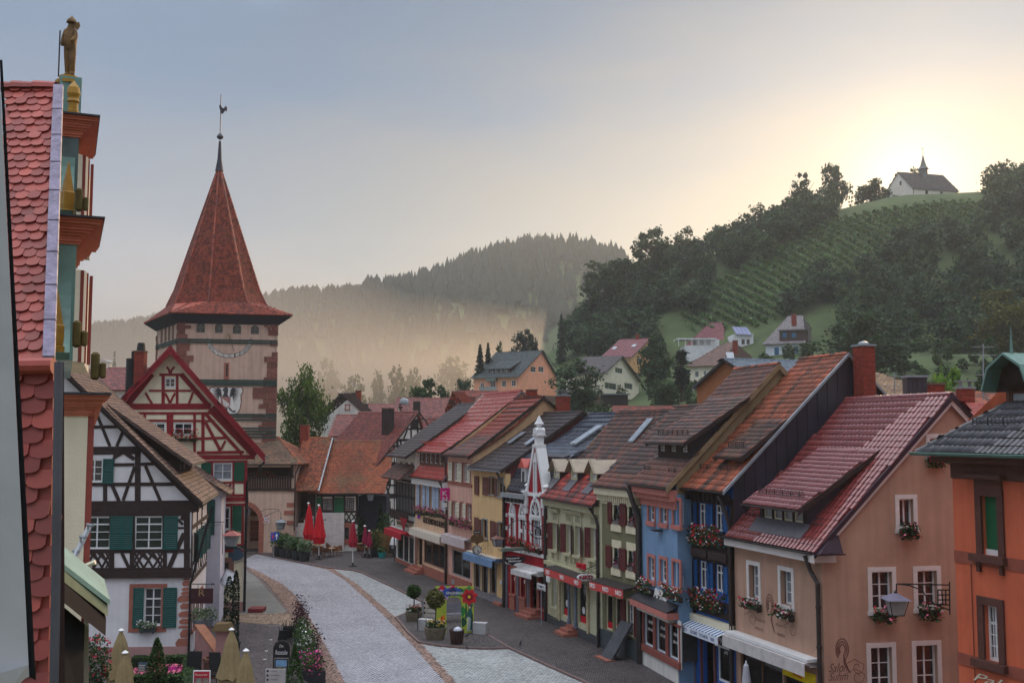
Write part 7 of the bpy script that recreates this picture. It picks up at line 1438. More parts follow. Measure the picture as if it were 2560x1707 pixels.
h.roof(R_RUST,.2,.22,ou=(.5,2.6),shape='scallop',ridge_m=R_RUST,thick=.03,tones=lambda u,s:.5+.3*np.sin(u*9)*(1-s));h.finish(WPL);h.eave_gutter(-.4,h.W+2.4)
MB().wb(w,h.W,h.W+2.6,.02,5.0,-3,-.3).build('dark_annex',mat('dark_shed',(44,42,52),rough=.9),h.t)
chimney(h.t,at(762,1080,103.5)[:2],.8,.8,8.2,float(at(762,1063,103.5)[2]),cap='flat')
h3=House('stair_bay','mossy roofed bay with the dark covered outside stairs between gate house and inn',at(733,1370,98)[:2],at(787,1370,98)[:2],5.6,5.5,10.35,v=(.02,1),oh=.9);h3.roof(R_RUST,.2,.22,ou=(.4,.4),shape='scallop',rid=True);h3.verge(h3.W+.4,ZINC,w=.1,th=.12,both=False)
w3=h3.front;h3.D=11;MB().quad(w3.pt(0,0,-2.5),w3.pt(h3.W,0,-2.5),w3.pt(h3.W,6,-2.5),w3.pt(0,6,-2.5)).build('back_wall',mat('stair_stone',(96,76,72),rough=.95,var=.3,bump=.5),h3.t)
MB().wb(w3,h3.W-.12,h3.W,0,5.2,-.1,0).build('post',DWOOD,h3.t);MB().quad(w3.pt(h3.W,0,0),w3.pt(h3.W,0,-2.5),w3.pt(h3.W,5.5,-2.5),w3.pt(h3.W,5.5,0)).build('side_wall',WPL,h3.t)
for k in range(14):MB().wb(w3,-2.6+k*.33,h3.W,k*.3,(k+1)*.3,-2.4+.0,-1.1).build('stair_step',mat('step_stone',(112,84,78),rough=.95,var=.25),h3.t)
mb=MB();WB=mat('stair_parapet',(206,198,194),rough=.9)
for k in range(7):mb.wb(w3,-1.3+k*.55,-1.3+(k+1)*.55+.002*k,0,1.6+k*.32,-.6,-.2)
mb.wb(w3,2.5,4.6,0,3.5,-.6,-.19);mb.build('stair_parapet',WB,h3.t);text(Wall(w3.pt(0,0,-.19),w3.U,h3.t),'Gasthaus',(1.0,3.0,2.75,3.05),mat('letter_brown',(52,34,30)),h3.t,d=.004,th=.004,shear=.3);text(Wall(w3.pt(0,0,-.19),w3.U,h3.t),'Engel',(1.2,2.8,2.3,2.6),mat('letter_brown',(52,34,30)),h3.t,d=.004,th=.004,shear=.3)
mb=MB();mb.tube([w3.pt(-2.8,1.0,0),w3.pt(-.6,3.1,0)],.04,5)
for k in range(6):mb.tube([w3.pt(-2.8+k*.44,.2+.35*k,0),w3.pt(-2.8+k*.44,1.0+k*.42,0)],.025,4)
mb.build('handrail',BLACKM,h3.t)
# --- generic two-sided house seen over its corner
def corner_house(name,label,cx,Y,lx,rx,base_y,eave_y,apex,uang,wallm,roofm,fn=None,fwin=(),gwin=(),oh=.6,tw=.34,th=.4,shut=None,z0=None,ou=.5,gm=None,fm=WHITE,tree_g=None,trim=None,nxz=(2,2),vperp=None,group=None,rid_single=False):
 B=at(cx,base_y,Y);z0=B[2]if z0 is None else z0;B=B[:2];u=V3((math.cos(uang),-math.sin(uang)));v=V3((math.sin(uang),math.cos(uang)))if vperp is None else V3(vperp)
 k=(lx-1280)/F;Wd=(B[0]-k*B[1])/(u[0]-k*u[1]);k=(rx-1280)/F;D=(k*B[1]-B[0])/(v[0]-k*v[1])
 g=Wall((B[0],B[1],0),v,None);yr,zr=g.px(apex);ze=g.px((cx,eave_y))[1]
 h=House(name,label,B-u*Wd,B,ze-z0-oh*(zr-ze)/max(yr,.5),yr,zr-z0,D=D,v=v,oh=oh,z=z0,group=group)
 for wl,L in((h.front,fwin),(h.gR,gwin)):
  for a,b in L:
   r=wl.rect(fn(*a),fn(*b));window(wl,r,*nxz,fm=fm,panes=False,depth=.1,fr=.09)
   if shut:shutter(wl,r[0]-.55,r[0]-.05,r[2],r[3],shut,slat=False);shutter(wl,r[1]+.05,r[1]+.55,r[2],r[3],shut,slat=False)
   if trim:surround(wl,r,.12,trim,sill=.1)
 h.roof(roofm,tw,th,ou=(ou,ou),ridge_single=rid_single);h.verge(h.W+ou);h.finish(wallm,gm=gm or wallm)
 for wl in(h.front,h.gR):MB().wb(wl,0,h.W if wl is h.front else h.D,-4,.02,-.3,-.02).build('foundation',MORTAR,h.t)
 h.eave_gutter(-ou,h.W+ou,m=ZINC);return h
 # old timbered house with the big red roof behind the inn
h=corner_house('old_timbered_house','black timbered white house with a large plain red roof at the end of the square',930,101,795,1075,1370,1166,(1041,1029),math.radians(38),WPL,R_FACH,oh=.6,tw=.26,th=.26,ou=.35,z0=0)
g=h.gR;timbers(g,c3,[(1380,1035,1720,1030,26),(1440,940,1660,938,16),(1500,860,1680,855,16),(1570,800,1880,795,22),(1640,688,1850,685,14),(1572,800,1572,1030,24),(1710,600,1710,800,16),(1775,600,1775,800,16),(1545,850,1480,1030,18),(1670,700,1635,790,14),(1600,800,1655,1030,18),(1815,700,1850,790,14),(1400,1010,1745,545,22)],DT,d=.05)
MB().wb(g,*g.rect(c3(1710,590),c3(1778,685)),.0,.06).build('loft_hatch',DT,h.t)
zb,zt=g.px(c3(1400,1110))[1],g.px(c3(1400,1030))[1];MB().wb(g,0,h.D,zb,zt,0,.08).build('timber',DT,h.t)
timbers(g,c3,[(1380,1100,1380,1380,26),(1420,1150,1490,1340,16),(1560,1100,1560,1350,20),(1420,1250,1560,1250,14),(1380,1360,1600,1355,40),(1500,1250,1470,1340,12)],DT,d=.05)
f=h.front;timbers(f,c3,[(1140,1110,1380,1100,24),(1150,1270,1370,1265,18),(1240,1100,1240,1340,22),(1330,1100,1330,1350,14),(1180,1110,1210,1260,14),(1345,1270,1330,1350,14),(1150,1190,1240,1190,12),(1250,1360,1380,1360,34)],DT,d=.05)
for wl,a,b,sh in((f,(1275,1110),(1312,1255),1),(g,(1510,1100),(1560,1245),1)):r=wl.rect(c3(*a),c3(*b));window(wl,r,2,3,panes=False,depth=.05);shutter(wl,r[1]+.05 if wl is f else r[0]-.7,r[1]+.6 if wl is f else r[0]-.05,r[2],r[3],DT)
for a,b in(((1330,50),(1370,195)),((1460,50),(1500,190))):
 wl=f if a[0]==1330 else g;shutter(wl,*wl.rect(c4(*a),c4(*b)),mat('purple_shutter',(58,40,50)),d=.04)
r=g.rect(c4(1510,50),c4(1540,185));window(g,r,2,3,panes=False)
chimney(h.t,at(970,1030,105)[:2],.95,.8,10.5,float(at(970,1022,106)[2]),h.u[:2],m=mat('dark_clad_brick',(52,42,46)))
# houses over the roofs
h=corner_house('white_gabled_house','white gabled house with one small framed attic window behind the lime tree',812,128,808,923,1180,1032,(870,984),math.radians(-1),WPL,R_YEL,fn=c3,gwin=[((1058,450),(1090,490))],vperp=(1,.02),trim=SAND,z0=0,oh=.4)
chimney(h.t,at(896,1000,131)[:2],.65,.6,10,float(at(896,977,131)[2]));mb=MB();p=at(884,995,130);mb.tube([p,p+[0,0,1.8]],.03,4);mb.tube([p+[-.6,0,2.0],p+[.5,0,1.5]],.02,4);mb.build('antenna',ZINC,h.t)
for nm,lb,x0,x1,yb,ye,yrr,Y,m,cc in(('red_roofed_house','house with a broad plain red roof and satellite dishes behind the old timbered house',983,1150,1110,1046,995,140,R_FACH,1),('low_red_roofed_house','house with a low red roof right of the white gabled house',900,985,1110,1040,1010,135,R_FACH,0),('red_annex','small house with a steep red roof left of the old timbered house',824,890,1170,1090,1037,112,R_FACH,0),('brick_roofed_house','house with a rust red tile ridge behind the gift shop roofs',1145,1240,1100,1030,978,110,R_PINK,0),('long_brick_roof_house','long low house with brick coloured roof behind the butcher roof',1265,1340,1100,1040,982,120,R_PINK,0),('far_tile_house','low house with pale brick tile roof below the hillside hedge',1548,1720,1100,1050,1016,100,R_PINK,0),('left_red_roof_house','house with a red roof showing left of the red timbered house',215,330,1010,975,920,90,R_FACH,0)):
 A,B=at(x0,yb,Y),at(x1,yb,Y);zr=float(at(x1,yrr,Y+5)[2]);ze=float(at(x1,ye,Y)[2]);h=House(nm,lb,A[:2],B[:2],ze,5,zr,v=(0,1),oh=.4);h.roof(m,.34,.36);h.finish(WPL);h.verge(h.W+.1)
 if cc:
  chimney(h.t,at(1042,1010,139)[:2],.9,.8,11,float(at(1042,1004,139)[2]),m=mat('dark_clad_brick',(52,42,46)))
  for x,y in((1006,1002),(1013,1004)):MB().lathe(at(x,y,139),[(.02,.15),(.35,.05),(.5,-.08)],14,ax=(-.5,-.8,.3)).build('satellite_dish',ZINC,h.t)
hg=corner_house('small_gabled_house','small house with a red roof and glazed gable left of the gift shop roof',1078,118,1050,1106,1140,1080,(1100,1046),math.radians(30),DWOOD,R_FACH,z0=0)
hw_=corner_house('white_gable_wall_house','house with a white gable wall and brick red roof behind the bookshop roof',1132,108,1127,1240,1100,1030,(1147,980),math.radians(-2),WPL,R_PINK,vperp=(1,.05),z0=0)
A=at(1905,1000,70)[:2];h=House('wood_clad_house','house with a larch clad gable and blue-grey roof behind the light blue house',A,A+V3((.95,.3))*7,float(at(1787,968,78)[2]),4.6,float(at(1848,897,74)[2]),v=(-.3,.95),oh=.3);h.roof(rt('tiles_blue_grey',[(76,90,104),(92,106,120),(104,118,130)],.4),.3,.36,ou=(.3,.3));h.verge(-.3);h.finish(WPL,gl=mat('larch_boards',(150,98,62),rough=.8,var=.3,scale=6))
A,B=at(2160,1010,60),at(2330,1010,60)
h=House('brown_hip_house','house with a large beige-brown hip roof behind the metal clad gable',A[:2],B[:2],float(at(2170,995,60)[2]),5,float(at(2250,932,65)[2]),v=(0,1));R_TAN=rt('tiles_beige',[(128,104,84),(150,122,98),(164,136,108)],.8,((120,124,84),.5));H=h.hp
roof(h.t,H(-.6,-.5,h.ze),H(h.W+.6,-.5,h.ze),H(h.W-1.2,5,h.zr),H(1.2,5,h.zr),.26,.26,R_TAN,'scallop');roof(h.t,H(-.6,10,h.ze),H(-.6,-.5,h.ze),H(1.2,5,h.zr),H(1.2,5,h.zr),.3,.3,R_TAN);roof(h.t,H(h.W+.6,-.5,h.ze),H(h.W+.6,10,h.ze),H(h.W-1.2,5,h.zr),H(h.W-1.2,5,h.zr),.3,.3,R_TAN);h.D=.1;h.front.build([(0,0),(h.W,0),(h.W,h.ze),(0,h.ze)],WPL)
for nm,lb,x0,x1,yb,ye,yrr,Y,m in(('old_tiled_house','house with old brick tiles and two brick chimneys behind the orange house',2330,2560,1060,1040,982,52,R_ORNG),('red_tiled_annex','annex with bright red pantiles between the salon gable and the orange house',2385,2520,1100,1065,1012,46,R_TH)):
 A,B=at(x0,yb,Y),at(x1,yb,Y);zr=float(at(x1,yrr,Y+3)[2]);ze=float(at(x1,ye,Y)[2]);h=House(nm,lb,A[:2],B[:2],ze,3,zr,v=(.1,1),oh=.3);h.roof(m,.24,.3,shape='pan');h.finish(WPL)
 if nm=='old_tiled_house':chimney(h.t,at(2338,1000,50)[:2],.7,.6,10,float(at(2338,962,50)[2]));chimney(h.t,at(2414,1000,50)[:2],.62,.6,10,float(at(2414,972,50)[2]),cap='hood')
t=thing('clad_chimney','standing dark metal clad chimney stack behind the salon roof','chimney',at(2287,1000,48));c=at(2287,966,48);mb=MB();zc=at(2287,944,48)[2]
for k in range(4):mb.box((c[0]-.34+k*.225,c[1],9+(zc-9)/2),.215,.6,zc-9)
mb.build('cladding_panel',MCL,t);MB().box((c[0],c[1],zc+.05),1.0,.75,.1).build('chimney_cap',ZINC,t)
def antenna(label,px,y0,y1,Y,arms):
 t=thing('roof_antenna',label,'antenna',at(px,y1,Y),'roof antennas');a,b=at(px,y0,Y),at(px,y1,Y);MB().tube([a,b],.03,5).build('mast',ZINC,t);mb=MB()
 for z,L in arms:p=a+(b-a)*z;mb.tube([p-[L,0,0],p+[L,0,0]],.012,4);[mb.tube([p+[x,-.2,0],p+[x,.2,0]],.008,3)for x in np.linspace(-L,L,6)]
 mb.build('antenna_arm',ZINC,t)
antenna('short roof antenna with one cross arm in front of the beige hip roof',2236,930,998,50,[(.15,.35),(.5,.5)]);antenna('tall roof antenna with several arms beside the orange house dormer',2458,860,1000,50,[(.05,.5),(.2,.6),(.55,.35)])
# ================================================================== hillside
HP=lambda n,c:plaster(n,c,.06)
LGW=mat('light_window',(172,178,186),rough=.2)
R_GREY=rt('tiles_slate_green',[(48,56,58),(60,70,72),(74,84,84)],.5);R_BURG=rt('tiles_burgundy',[(110,56,62),(126,66,72),(140,78,82)],.45);R_HBR=rt('tiles_hill_brown',[(90,66,60),(112,82,72),(128,98,86)],.55);R_HGR=rt('tiles_grey_violet',[(104,98,102),(122,114,116),(140,132,132)],.5);R_HDK=rt('tiles_hill_dark',[(58,52,54),(74,66,68),(88,80,80)],.5)
h=corner_house('salmon_house','salmon pink hillside house with a dark slate roof, long dormer and balcony',1295,232,1185,1391,985,937,(1352,876),math.radians(34),HP('salmon_plaster',(244,172,140)),R_GREY,cX,fwin=[((403,868),(440,918)),((503,852),(552,912)),((616,847),(660,906)),((714,842),(757,900))],gwin=[((908,703),(958,764)),((985,703),(1037,764))],fm=WHITE,gm=HP('salmon_plaster',(244,172,140)),ou=.6,tw=.5,th=.5)
u0,y0,_=h.rp(cX(490,768));u1=h.vp(cX(690,760),max(.6,y0))[0];yd=max(.8,y0);zt=h.vp(cX(600,705),yd)[1]-h.z;ym=h.rp(cX(805,650))[1];ur=h.vp(cX(700,740),yd)[0]
h.shed(u0,ur,yd,max(zt,h.zroof(yd)+.9),max(ym,yd+3),R_GREY,wm=BWOOD,wins=[((u0+.4+i*(ur-u0-.6)/4,u0+1.3+i*(ur-u0-.6)/4,h.zroof(yd)+.15,h.zroof(yd)+.8),(2,1))for i in range(4)],tw=.5,th=.5,gut=False)
r=h.front.rect(cX(420,908),cX(590,955));MB().wb(h.front,r[0],r[1],r[2],r[3],1.0,1.1).wb(h.front,r[0],r[1],r[2],r[2]+.15,0,1.1).build('balcony',mat('balcony_grey',(150,148,146),rough=.6),h.t);r=h.front.rect(cX(480,822),cX(575,850));MB().wb(h.front,r[0],r[1],r[2],r[3],0,.9).build('awning',mat('grey_green_awning',(104,116,108)),h.t)
h=corner_house('cream_hill_house','cream hillside house with a white gable and a brown roof beside the dark round tree',1502,218,1415,1597,990,934,(1550,890),math.radians(20),HP('cream_hill_plaster',(236,226,204)),R_HDK,cX,gwin=[((1752,710),(1824,778)),((1648,858),(1764,940)),((1844,864),(1924,936))],ou=.7,tw=.45,th=.45,nxz=(3,1),fm=LGW)
h=corner_house('ochre_hill_house','ochre hillside house with a wine red roof and two skylights',1577,262,1507,1628,930,890,(1621,846),math.radians(30),HP('ochre_hill_plaster',(230,180,128)),R_BURG,cX,gwin=[((2042,498),(2095,535)),((1970,618),(2010,680))],ou=.6,tw=.45,th=.5)
for p in((1940,500),(1745,525)):u,y,z=h.rp(cX(*p));MB().hexa([h.hp(u-.5,y-.7,h.zroof(y-.7)+.05),h.hp(u+.5,y-.7,h.zroof(y-.7)+.05),h.hp(u+.5,y+.7,h.zroof(y+.7)+.05),h.hp(u-.5,y+.7,h.zroof(y+.7)+.05),h.hp(u-.5,y-.7,h.zroof(y-.7)+.2),h.hp(u+.5,y-.7,h.zroof(y-.7)+.2),h.hp(u+.5,y+.7,h.zroof(y+.7)+.2),h.hp(u-.5,y+.7,h.zroof(y+.7)+.2)]).build('skylight',LGW,h.t)
chimney(h.t,h.hp(h.W*.6,h.yr,0)[:2],.9,.7,h.z+h.zr-1,h.z+h.zr+1.2)
def hip_house(name,label,cx,Y,lx,rx,by,ey,ry,r0,r1,uang,wallm,roofm,fn,fwin,gwin,shut=None,z0=None,oh=.6):
 B=at(cx,by,Y);z0=B[2];u=V3((math.cos(uang),-math.sin(uang)));v=V3((math.sin(uang),math.cos(uang)));k=(lx-1280)/F;Wd=(B[0]-k*B[1])/(u[0]-k*u[1]);k=(rx-1280)/F;D=(k*B[1]-B[0])/(v[0]-k*v[1])
 ze=at(cx,ey,Y)[2]-z0;zr=at(cx,ry,Y+D/2)[2]-z0;h=House(name,label,B[:2]-u*Wd,B[:2],ze,D/2,zr,D=D,v=v,z=z0,oh=oh);H=h.hp;a,b=Wd*.3,Wd*.7
 for wl,L in((h.front,fwin),(h.gR,gwin)):
  for p,q in L:
   r=wl.rect(fn(*p),fn(*q));window(wl,r,2,1,panes=False,depth=.1,fr=.1)
   if shut:shutter(wl,r[0]-.75,r[0]-.05,r[2],r[3],shut,slat=False);shutter(wl,r[1]+.05,r[1]+.75,r[2],r[3],shut,slat=False)
 o=oh;E=[H(-o,-o,ze),H(Wd+o,-o,ze),H(Wd+o,D+o,ze),H(-o,D+o,ze)];RL,RR=H(a,D/2,zr),H(b,D/2,zr)
 roof(h.t,E[0],E[1],RR,RL,.45,.45,roofm);roof(h.t,E[1],E[2],RR,RR,.45,.45,roofm);roof(h.t,E[2],E[3],RL,RR,.6,.6,roofm);roof(h.t,E[3],E[0],RL,RL,.6,.6,roofm)
 for p,q in((E[1],RR),(E[0],RL),(RL,RR)):ridge(h.t,p,q,roofm,r=.16,L=.5,single=False)
 for wl,L_ in((h.front,Wd),(h.gR,D),(h.gL,D),(h.back,Wd)):wl.build([(0,-4),(L_,-4),(L_,ze),(0,ze)],wallm)
 return h
h=hip_house('burgundy_roof_villa','white villa with a wine red hip roof, solar panels and a glazed terrace',1806,268,1722,1862,905,862,806,0,0,math.radians(32),HP('villa_white',(222,222,224)),R_BURG,cY_,[],[])
a,b=at(*cY_(770,385),262),at(*cY_(970,500),262);MB().box(((a[0]+b[0])/2,265,(a[2]+b[2])/2-1),b[0]-a[0],7,a[2]-b[2]+2).build('dormer',HP('villa_white',(222,222,224)),h.t);wq=Wall((a[0],261.5,0),(1,0),h.t)
for x in(855,905):r=wq.rect(cY_(x,432),cY_(x+32,480));MB().wb(wq,*r,0,.05).build('window',GLASS,h.t)
s0,s1,s2,s3=at(*cY_(758,305),266),at(*cY_(910,312),266),at(*cY_(962,388),261),at(*cY_(800,380),261);SOL=mat('solar_panel',(92,100,140),rough=.25,var=.06)
for k in range(4):f0,f1=k/4+.01,(k+1)/4-.01;q=[s3+(s2-s3)*f0,s3+(s2-s3)*f1,s0+(s1-s0)*f1,s0+(s1-s0)*f0];MB().hexa([p-[0,0,.1]for p in q]+q).build('solar_panel',SOL,h.t)
a,b=at(*cY_(220,425),262),at(*cY_(610,500),262);MB().box(((a[0]+b[0])/2,266,a[2]),b[0]-a[0],7,.3).box(((a[0]+b[0])/2+3,267,(a[2]+b[2])/2),(b[0]-a[0])*.6,5,a[2]-b[2]).box(((a[0]+b[0])/2+1,266,b[2]-2),(b[0]-a[0])*.85,7,4.4).build('terrace',HP('villa_white',(222,222,224)),h.t);mb=MB()
for k in range(6):mb.box((a[0]+(b[0]-a[0])*(.02+.17*k),262.3,(a[2]+b[2])/2),.15,.15,a[2]-b[2])
mb.build('terrace_post',WHITE,h.t)
h=hip_house('brown_roof_hill_house','cream hillside house with a large brown hip roof and one skylight',1793,226,1724,1918,970,914,858,0,0,math.radians(30),HP('cream_hill_plaster',(236,226,204)),R_HBR,cY_,[((388,752),(428,812)),((472,745),(502,790)),((548,740),(584,770))],[],shut=None)
chimney(h.t,at(1838,870,230)[:2],1.0,.9,float(at(1838,885,230)[2]),float(at(1838,852,230)[2]))
a=at(*cY_(740,590),226);MB().box(a,1.6,.3,1.7,uz=(0,.6,.8)).build('skylight',LGW,h.t)
h=hip_house('white_blue_shutter_house','white hillside house with teal blue shutters, a dark dormer and a grey hip roof',2008,246,1916,2062,910,858,790,0,0,math.radians(26),HP('blue_white_plaster',(216,222,230)),R_HGR,cY_,[((1345,505),(1392,572))],[],shut=mat('teal_shutter',(44,100,136),rough=.6))
w=h.front;r=w.rect(cY_(1184,515),cY_(1230,586));shutter(w,*r,mat('teal_shutter',(44,100,136)),slat=False);r=w.rect(cY_(1228,345),cY_(1490,440));MB().wb(w,r[0],r[1],r[2],r[3],-4,-.6).build('dormer',mat('dormer_brown',(76,58,54),rough=.8),h.t);mb=MB();mb.wb(w,r[0]-.3,r[1]+.3,r[3],r[3]+.25,-4.6,-.2);mb.build('dormer_roof',R_HGR,h.t)
for x in(1258,1352):q=w.rect(cY_(x,366),cY_(x+42,412));MB().wb(w,*q,-.6,-.54).build('window',mat('teal_shutter',(44,100,136)),h.t)
chimney(h.t,at(1985,800,250)[:2],1.0,.9,float(at(1985,815,250)[2]),float(at(1985,785,250)[2]))
cH2=crop(1100,380,1.611)
h=corner_house('yellow_hill_house','pale yellow hillside house with a charcoal roof above the bright green tree',2284,258,2262,2412,935,878,(2352,814),math.radians(62),HP('pale_yellow_plaster',(226,206,160)),R_HDK,cH2,gwin=[((1958,762),(1986,796)),((2042,768),(2058,796)),((1922,826),(1948,858))],oh=.9,ou=.8,tw=.5,th=.5)
h=corner_house('white_right_house','white hillside house with a dull red roof half hidden at the right behind trees',2412,270,2396,2470,930,848,(2445,812),math.radians(55),HP('villa_white',(222,222,224)),R_BURG,tw=.5,th=.5)
h=corner_house('garden_hut','little wooden garden hut with a red roof among the hillside trees',2310,290,2289,2345,778,770,(2330,755),math.radians(25),BWOOD,R_BURG,tw=.5,th=.5)
t=thing('garden_shed','low garden shed with a grey flat roof below the cream hillside house','shed',at(1530,1000,205));a,b=at(1505,985,205),at(1570,1000,205);MB().box(((a[0]+b[0])/2,207,(a[2]+b[2])/2-.8),b[0]-a[0],4,2.4).build('wall',DWOOD,t);MB().box(((a[0]+b[0])/2,207,a[2]),(b[0]-a[0])*1.15,5,.25,uz=(.06,-.2,1)).build('roof',ZINC,t)
# chapel on the hill
Yc=352;Bc=at(*cK(1248,893),Yc);u=V3((math.cos(.5),-math.sin(.5)))
# the long wall runs right from the near corner; the gable (porch) end runs left-back
z0=Bc[2];uL=V3((.965,.26));kR=(cK(1762,860)[0]-1280)/F;Lw=(kR*Bc[1]-Bc[0])/(uL[0]-kR*uL[1]);vL=V3((-.5,.866));kL=(cK(1020,900)[0]-1280)/F;Dw=(kL*Bc[1]-Bc[0])/(vL[0]-kL*vL[1])
gq=Wall((Bc[0],Bc[1],0),vL,None);ze=at(*cK(1245,680),Yc)[2]-z0;yr,zr=gq.px(cK(1125,515))
h=House('hill_chapel','small white chapel with a slate turret alone on the hilltop against the bright sky',Bc[:2],Bc[:2]+uL*Lw,ze-.3,Dw/2,zr-z0,D=Dw,v=vL,oh=.35,cat='chapel',z=z0)
w=h.front;CHW=HP('chapel_white',(232,224,212))
for a,b in(((1365,718),(1396,824)),((1512,730),(1545,836)),((1662,742),(1694,848))):
 r=w.rect(cK(*a),cK(*b));w.holes.append(r);MB().wb(w,*r,-.3,-.24).build('window',GLASS,h.t);c=w.pt((r[0]+r[1])/2,r[3]-.01,.01);MB().lathe(c,[((r[1]-r[0])/2,0),((r[1]-r[0])/2,.02)],16,ax=w.N).build('window_arch',GLASS,h.t)
h.roof(R_HDK,.5,.5,ou=(.3,.3));h.finish(CHW)
for wl,L_ in((h.front,h.W),(h.gL,h.D)):MB().wb(wl,0,L_,-5,.02,-.4,-.02).build('foundation',CHW,h.t)
g=h.gL;r=g.rect(cK(1108,615),cK(1128,652));MB().wb(g,*r,0,.04).build('window',GLASS,h.t);downpipe(h.t,[h.hp(.0,-.15,h.ze),h.hp(.0,-.15,0)],.09)
p0,p1=g.px(cK(1035,830)),g.px(cK(1165,820));ua,ub=g.D if hasattr(g,'D')else 0,0
um=h.D*.5;mb=MB();zp=g.px(cK(1110,830))[1];mb.prism([g.pt(um-2.4,zp,0),g.pt(um+2.4,zp,0),g.pt(um,zp+2.6,0)],g.N*2.8);mb.build('porch_roof',R_HDK,h.t);mb=MB()
for s in(-2,2):mb.wb(g,um+s-.15,um+s+.15,-1,zp,2.2,2.5)
mb.build('porch_post',BWOOD,h.t);MB().wb(g,um-.8,um+.8,0,2.4,0,.1).build('door',DWOOD,h.t)
ut=w.px(cK(1492,540))[0];zt0=at(*cK(1490,580),Yc+4)[2];s=.0;ct=h.hp(ut,h.yr,0);ct[2]=zt0;sc_=(Yc+4)/F/4;hT=(560-440)*sc_;MB().lathe(ct-[0,0,1],[(45*sc_,0),(42*sc_,hT+1)],4).build('turret',mat('turret_slate',(112,116,116),rough=.7),h.t)
MB().lathe(ct+[0,0,hT],[(56*sc_,-.1),(34*sc_,26*sc_),(18*sc_,80*sc_),(2.5*sc_,150*sc_),(.05,170*sc_)],8).build('turret_spire',mat('turret_spire',(100,102,104),rough=.6),h.t)
mb=MB();tp=ct+[0,0,hT+170*sc_];mb.tube([tp,tp+[0,0,60*sc_]],.06,4);mb.tube([tp+[-14*sc_,0,42*sc_],tp+[14*sc_,0,42*sc_]],.06,4);mb.build('cross',BLACKM,h.t)
a,b=at(*cK(1765,750),Yc+8),at(*cK(1850,860),Yc+8);MB().box(((a[0]+b[0])/2,Yc+12,b[2]+(a[2]-b[2])*.25),b[0]-a[0],6,(a[2]-b[2])*.5+2).build('sacristy',CHW,h.t);MB().prism([(a[0]-.3,Yc+8.5,b[2]+(a[2]-b[2])*.5),(b[0]+.4,Yc+8.5,b[2]+(a[2]-b[2])*.5),(a[0]-.3,Yc+8.5,a[2])],(0,7,0)).build('sacristy_roof',R_HDK,h.t)
for px,yb,yt,l in((2169,545,504,'lamp post in front of the round hilltop trees left of the chapel'),(2331,520,496,'lamp post in front of the long white chapel wall')):
 p,q=at(px,yb,345),at(px,yt,345);t=thing('lamp_post',l,'lamp',p);MB().tube([p-[0,0,1],q],.07,5).build('post',ZINC,t);MB().lathe(q,[(.1,0),(.3,.15),(.3,.5),(.1,.65)],8).build('lamp_head',CREAMP,t)
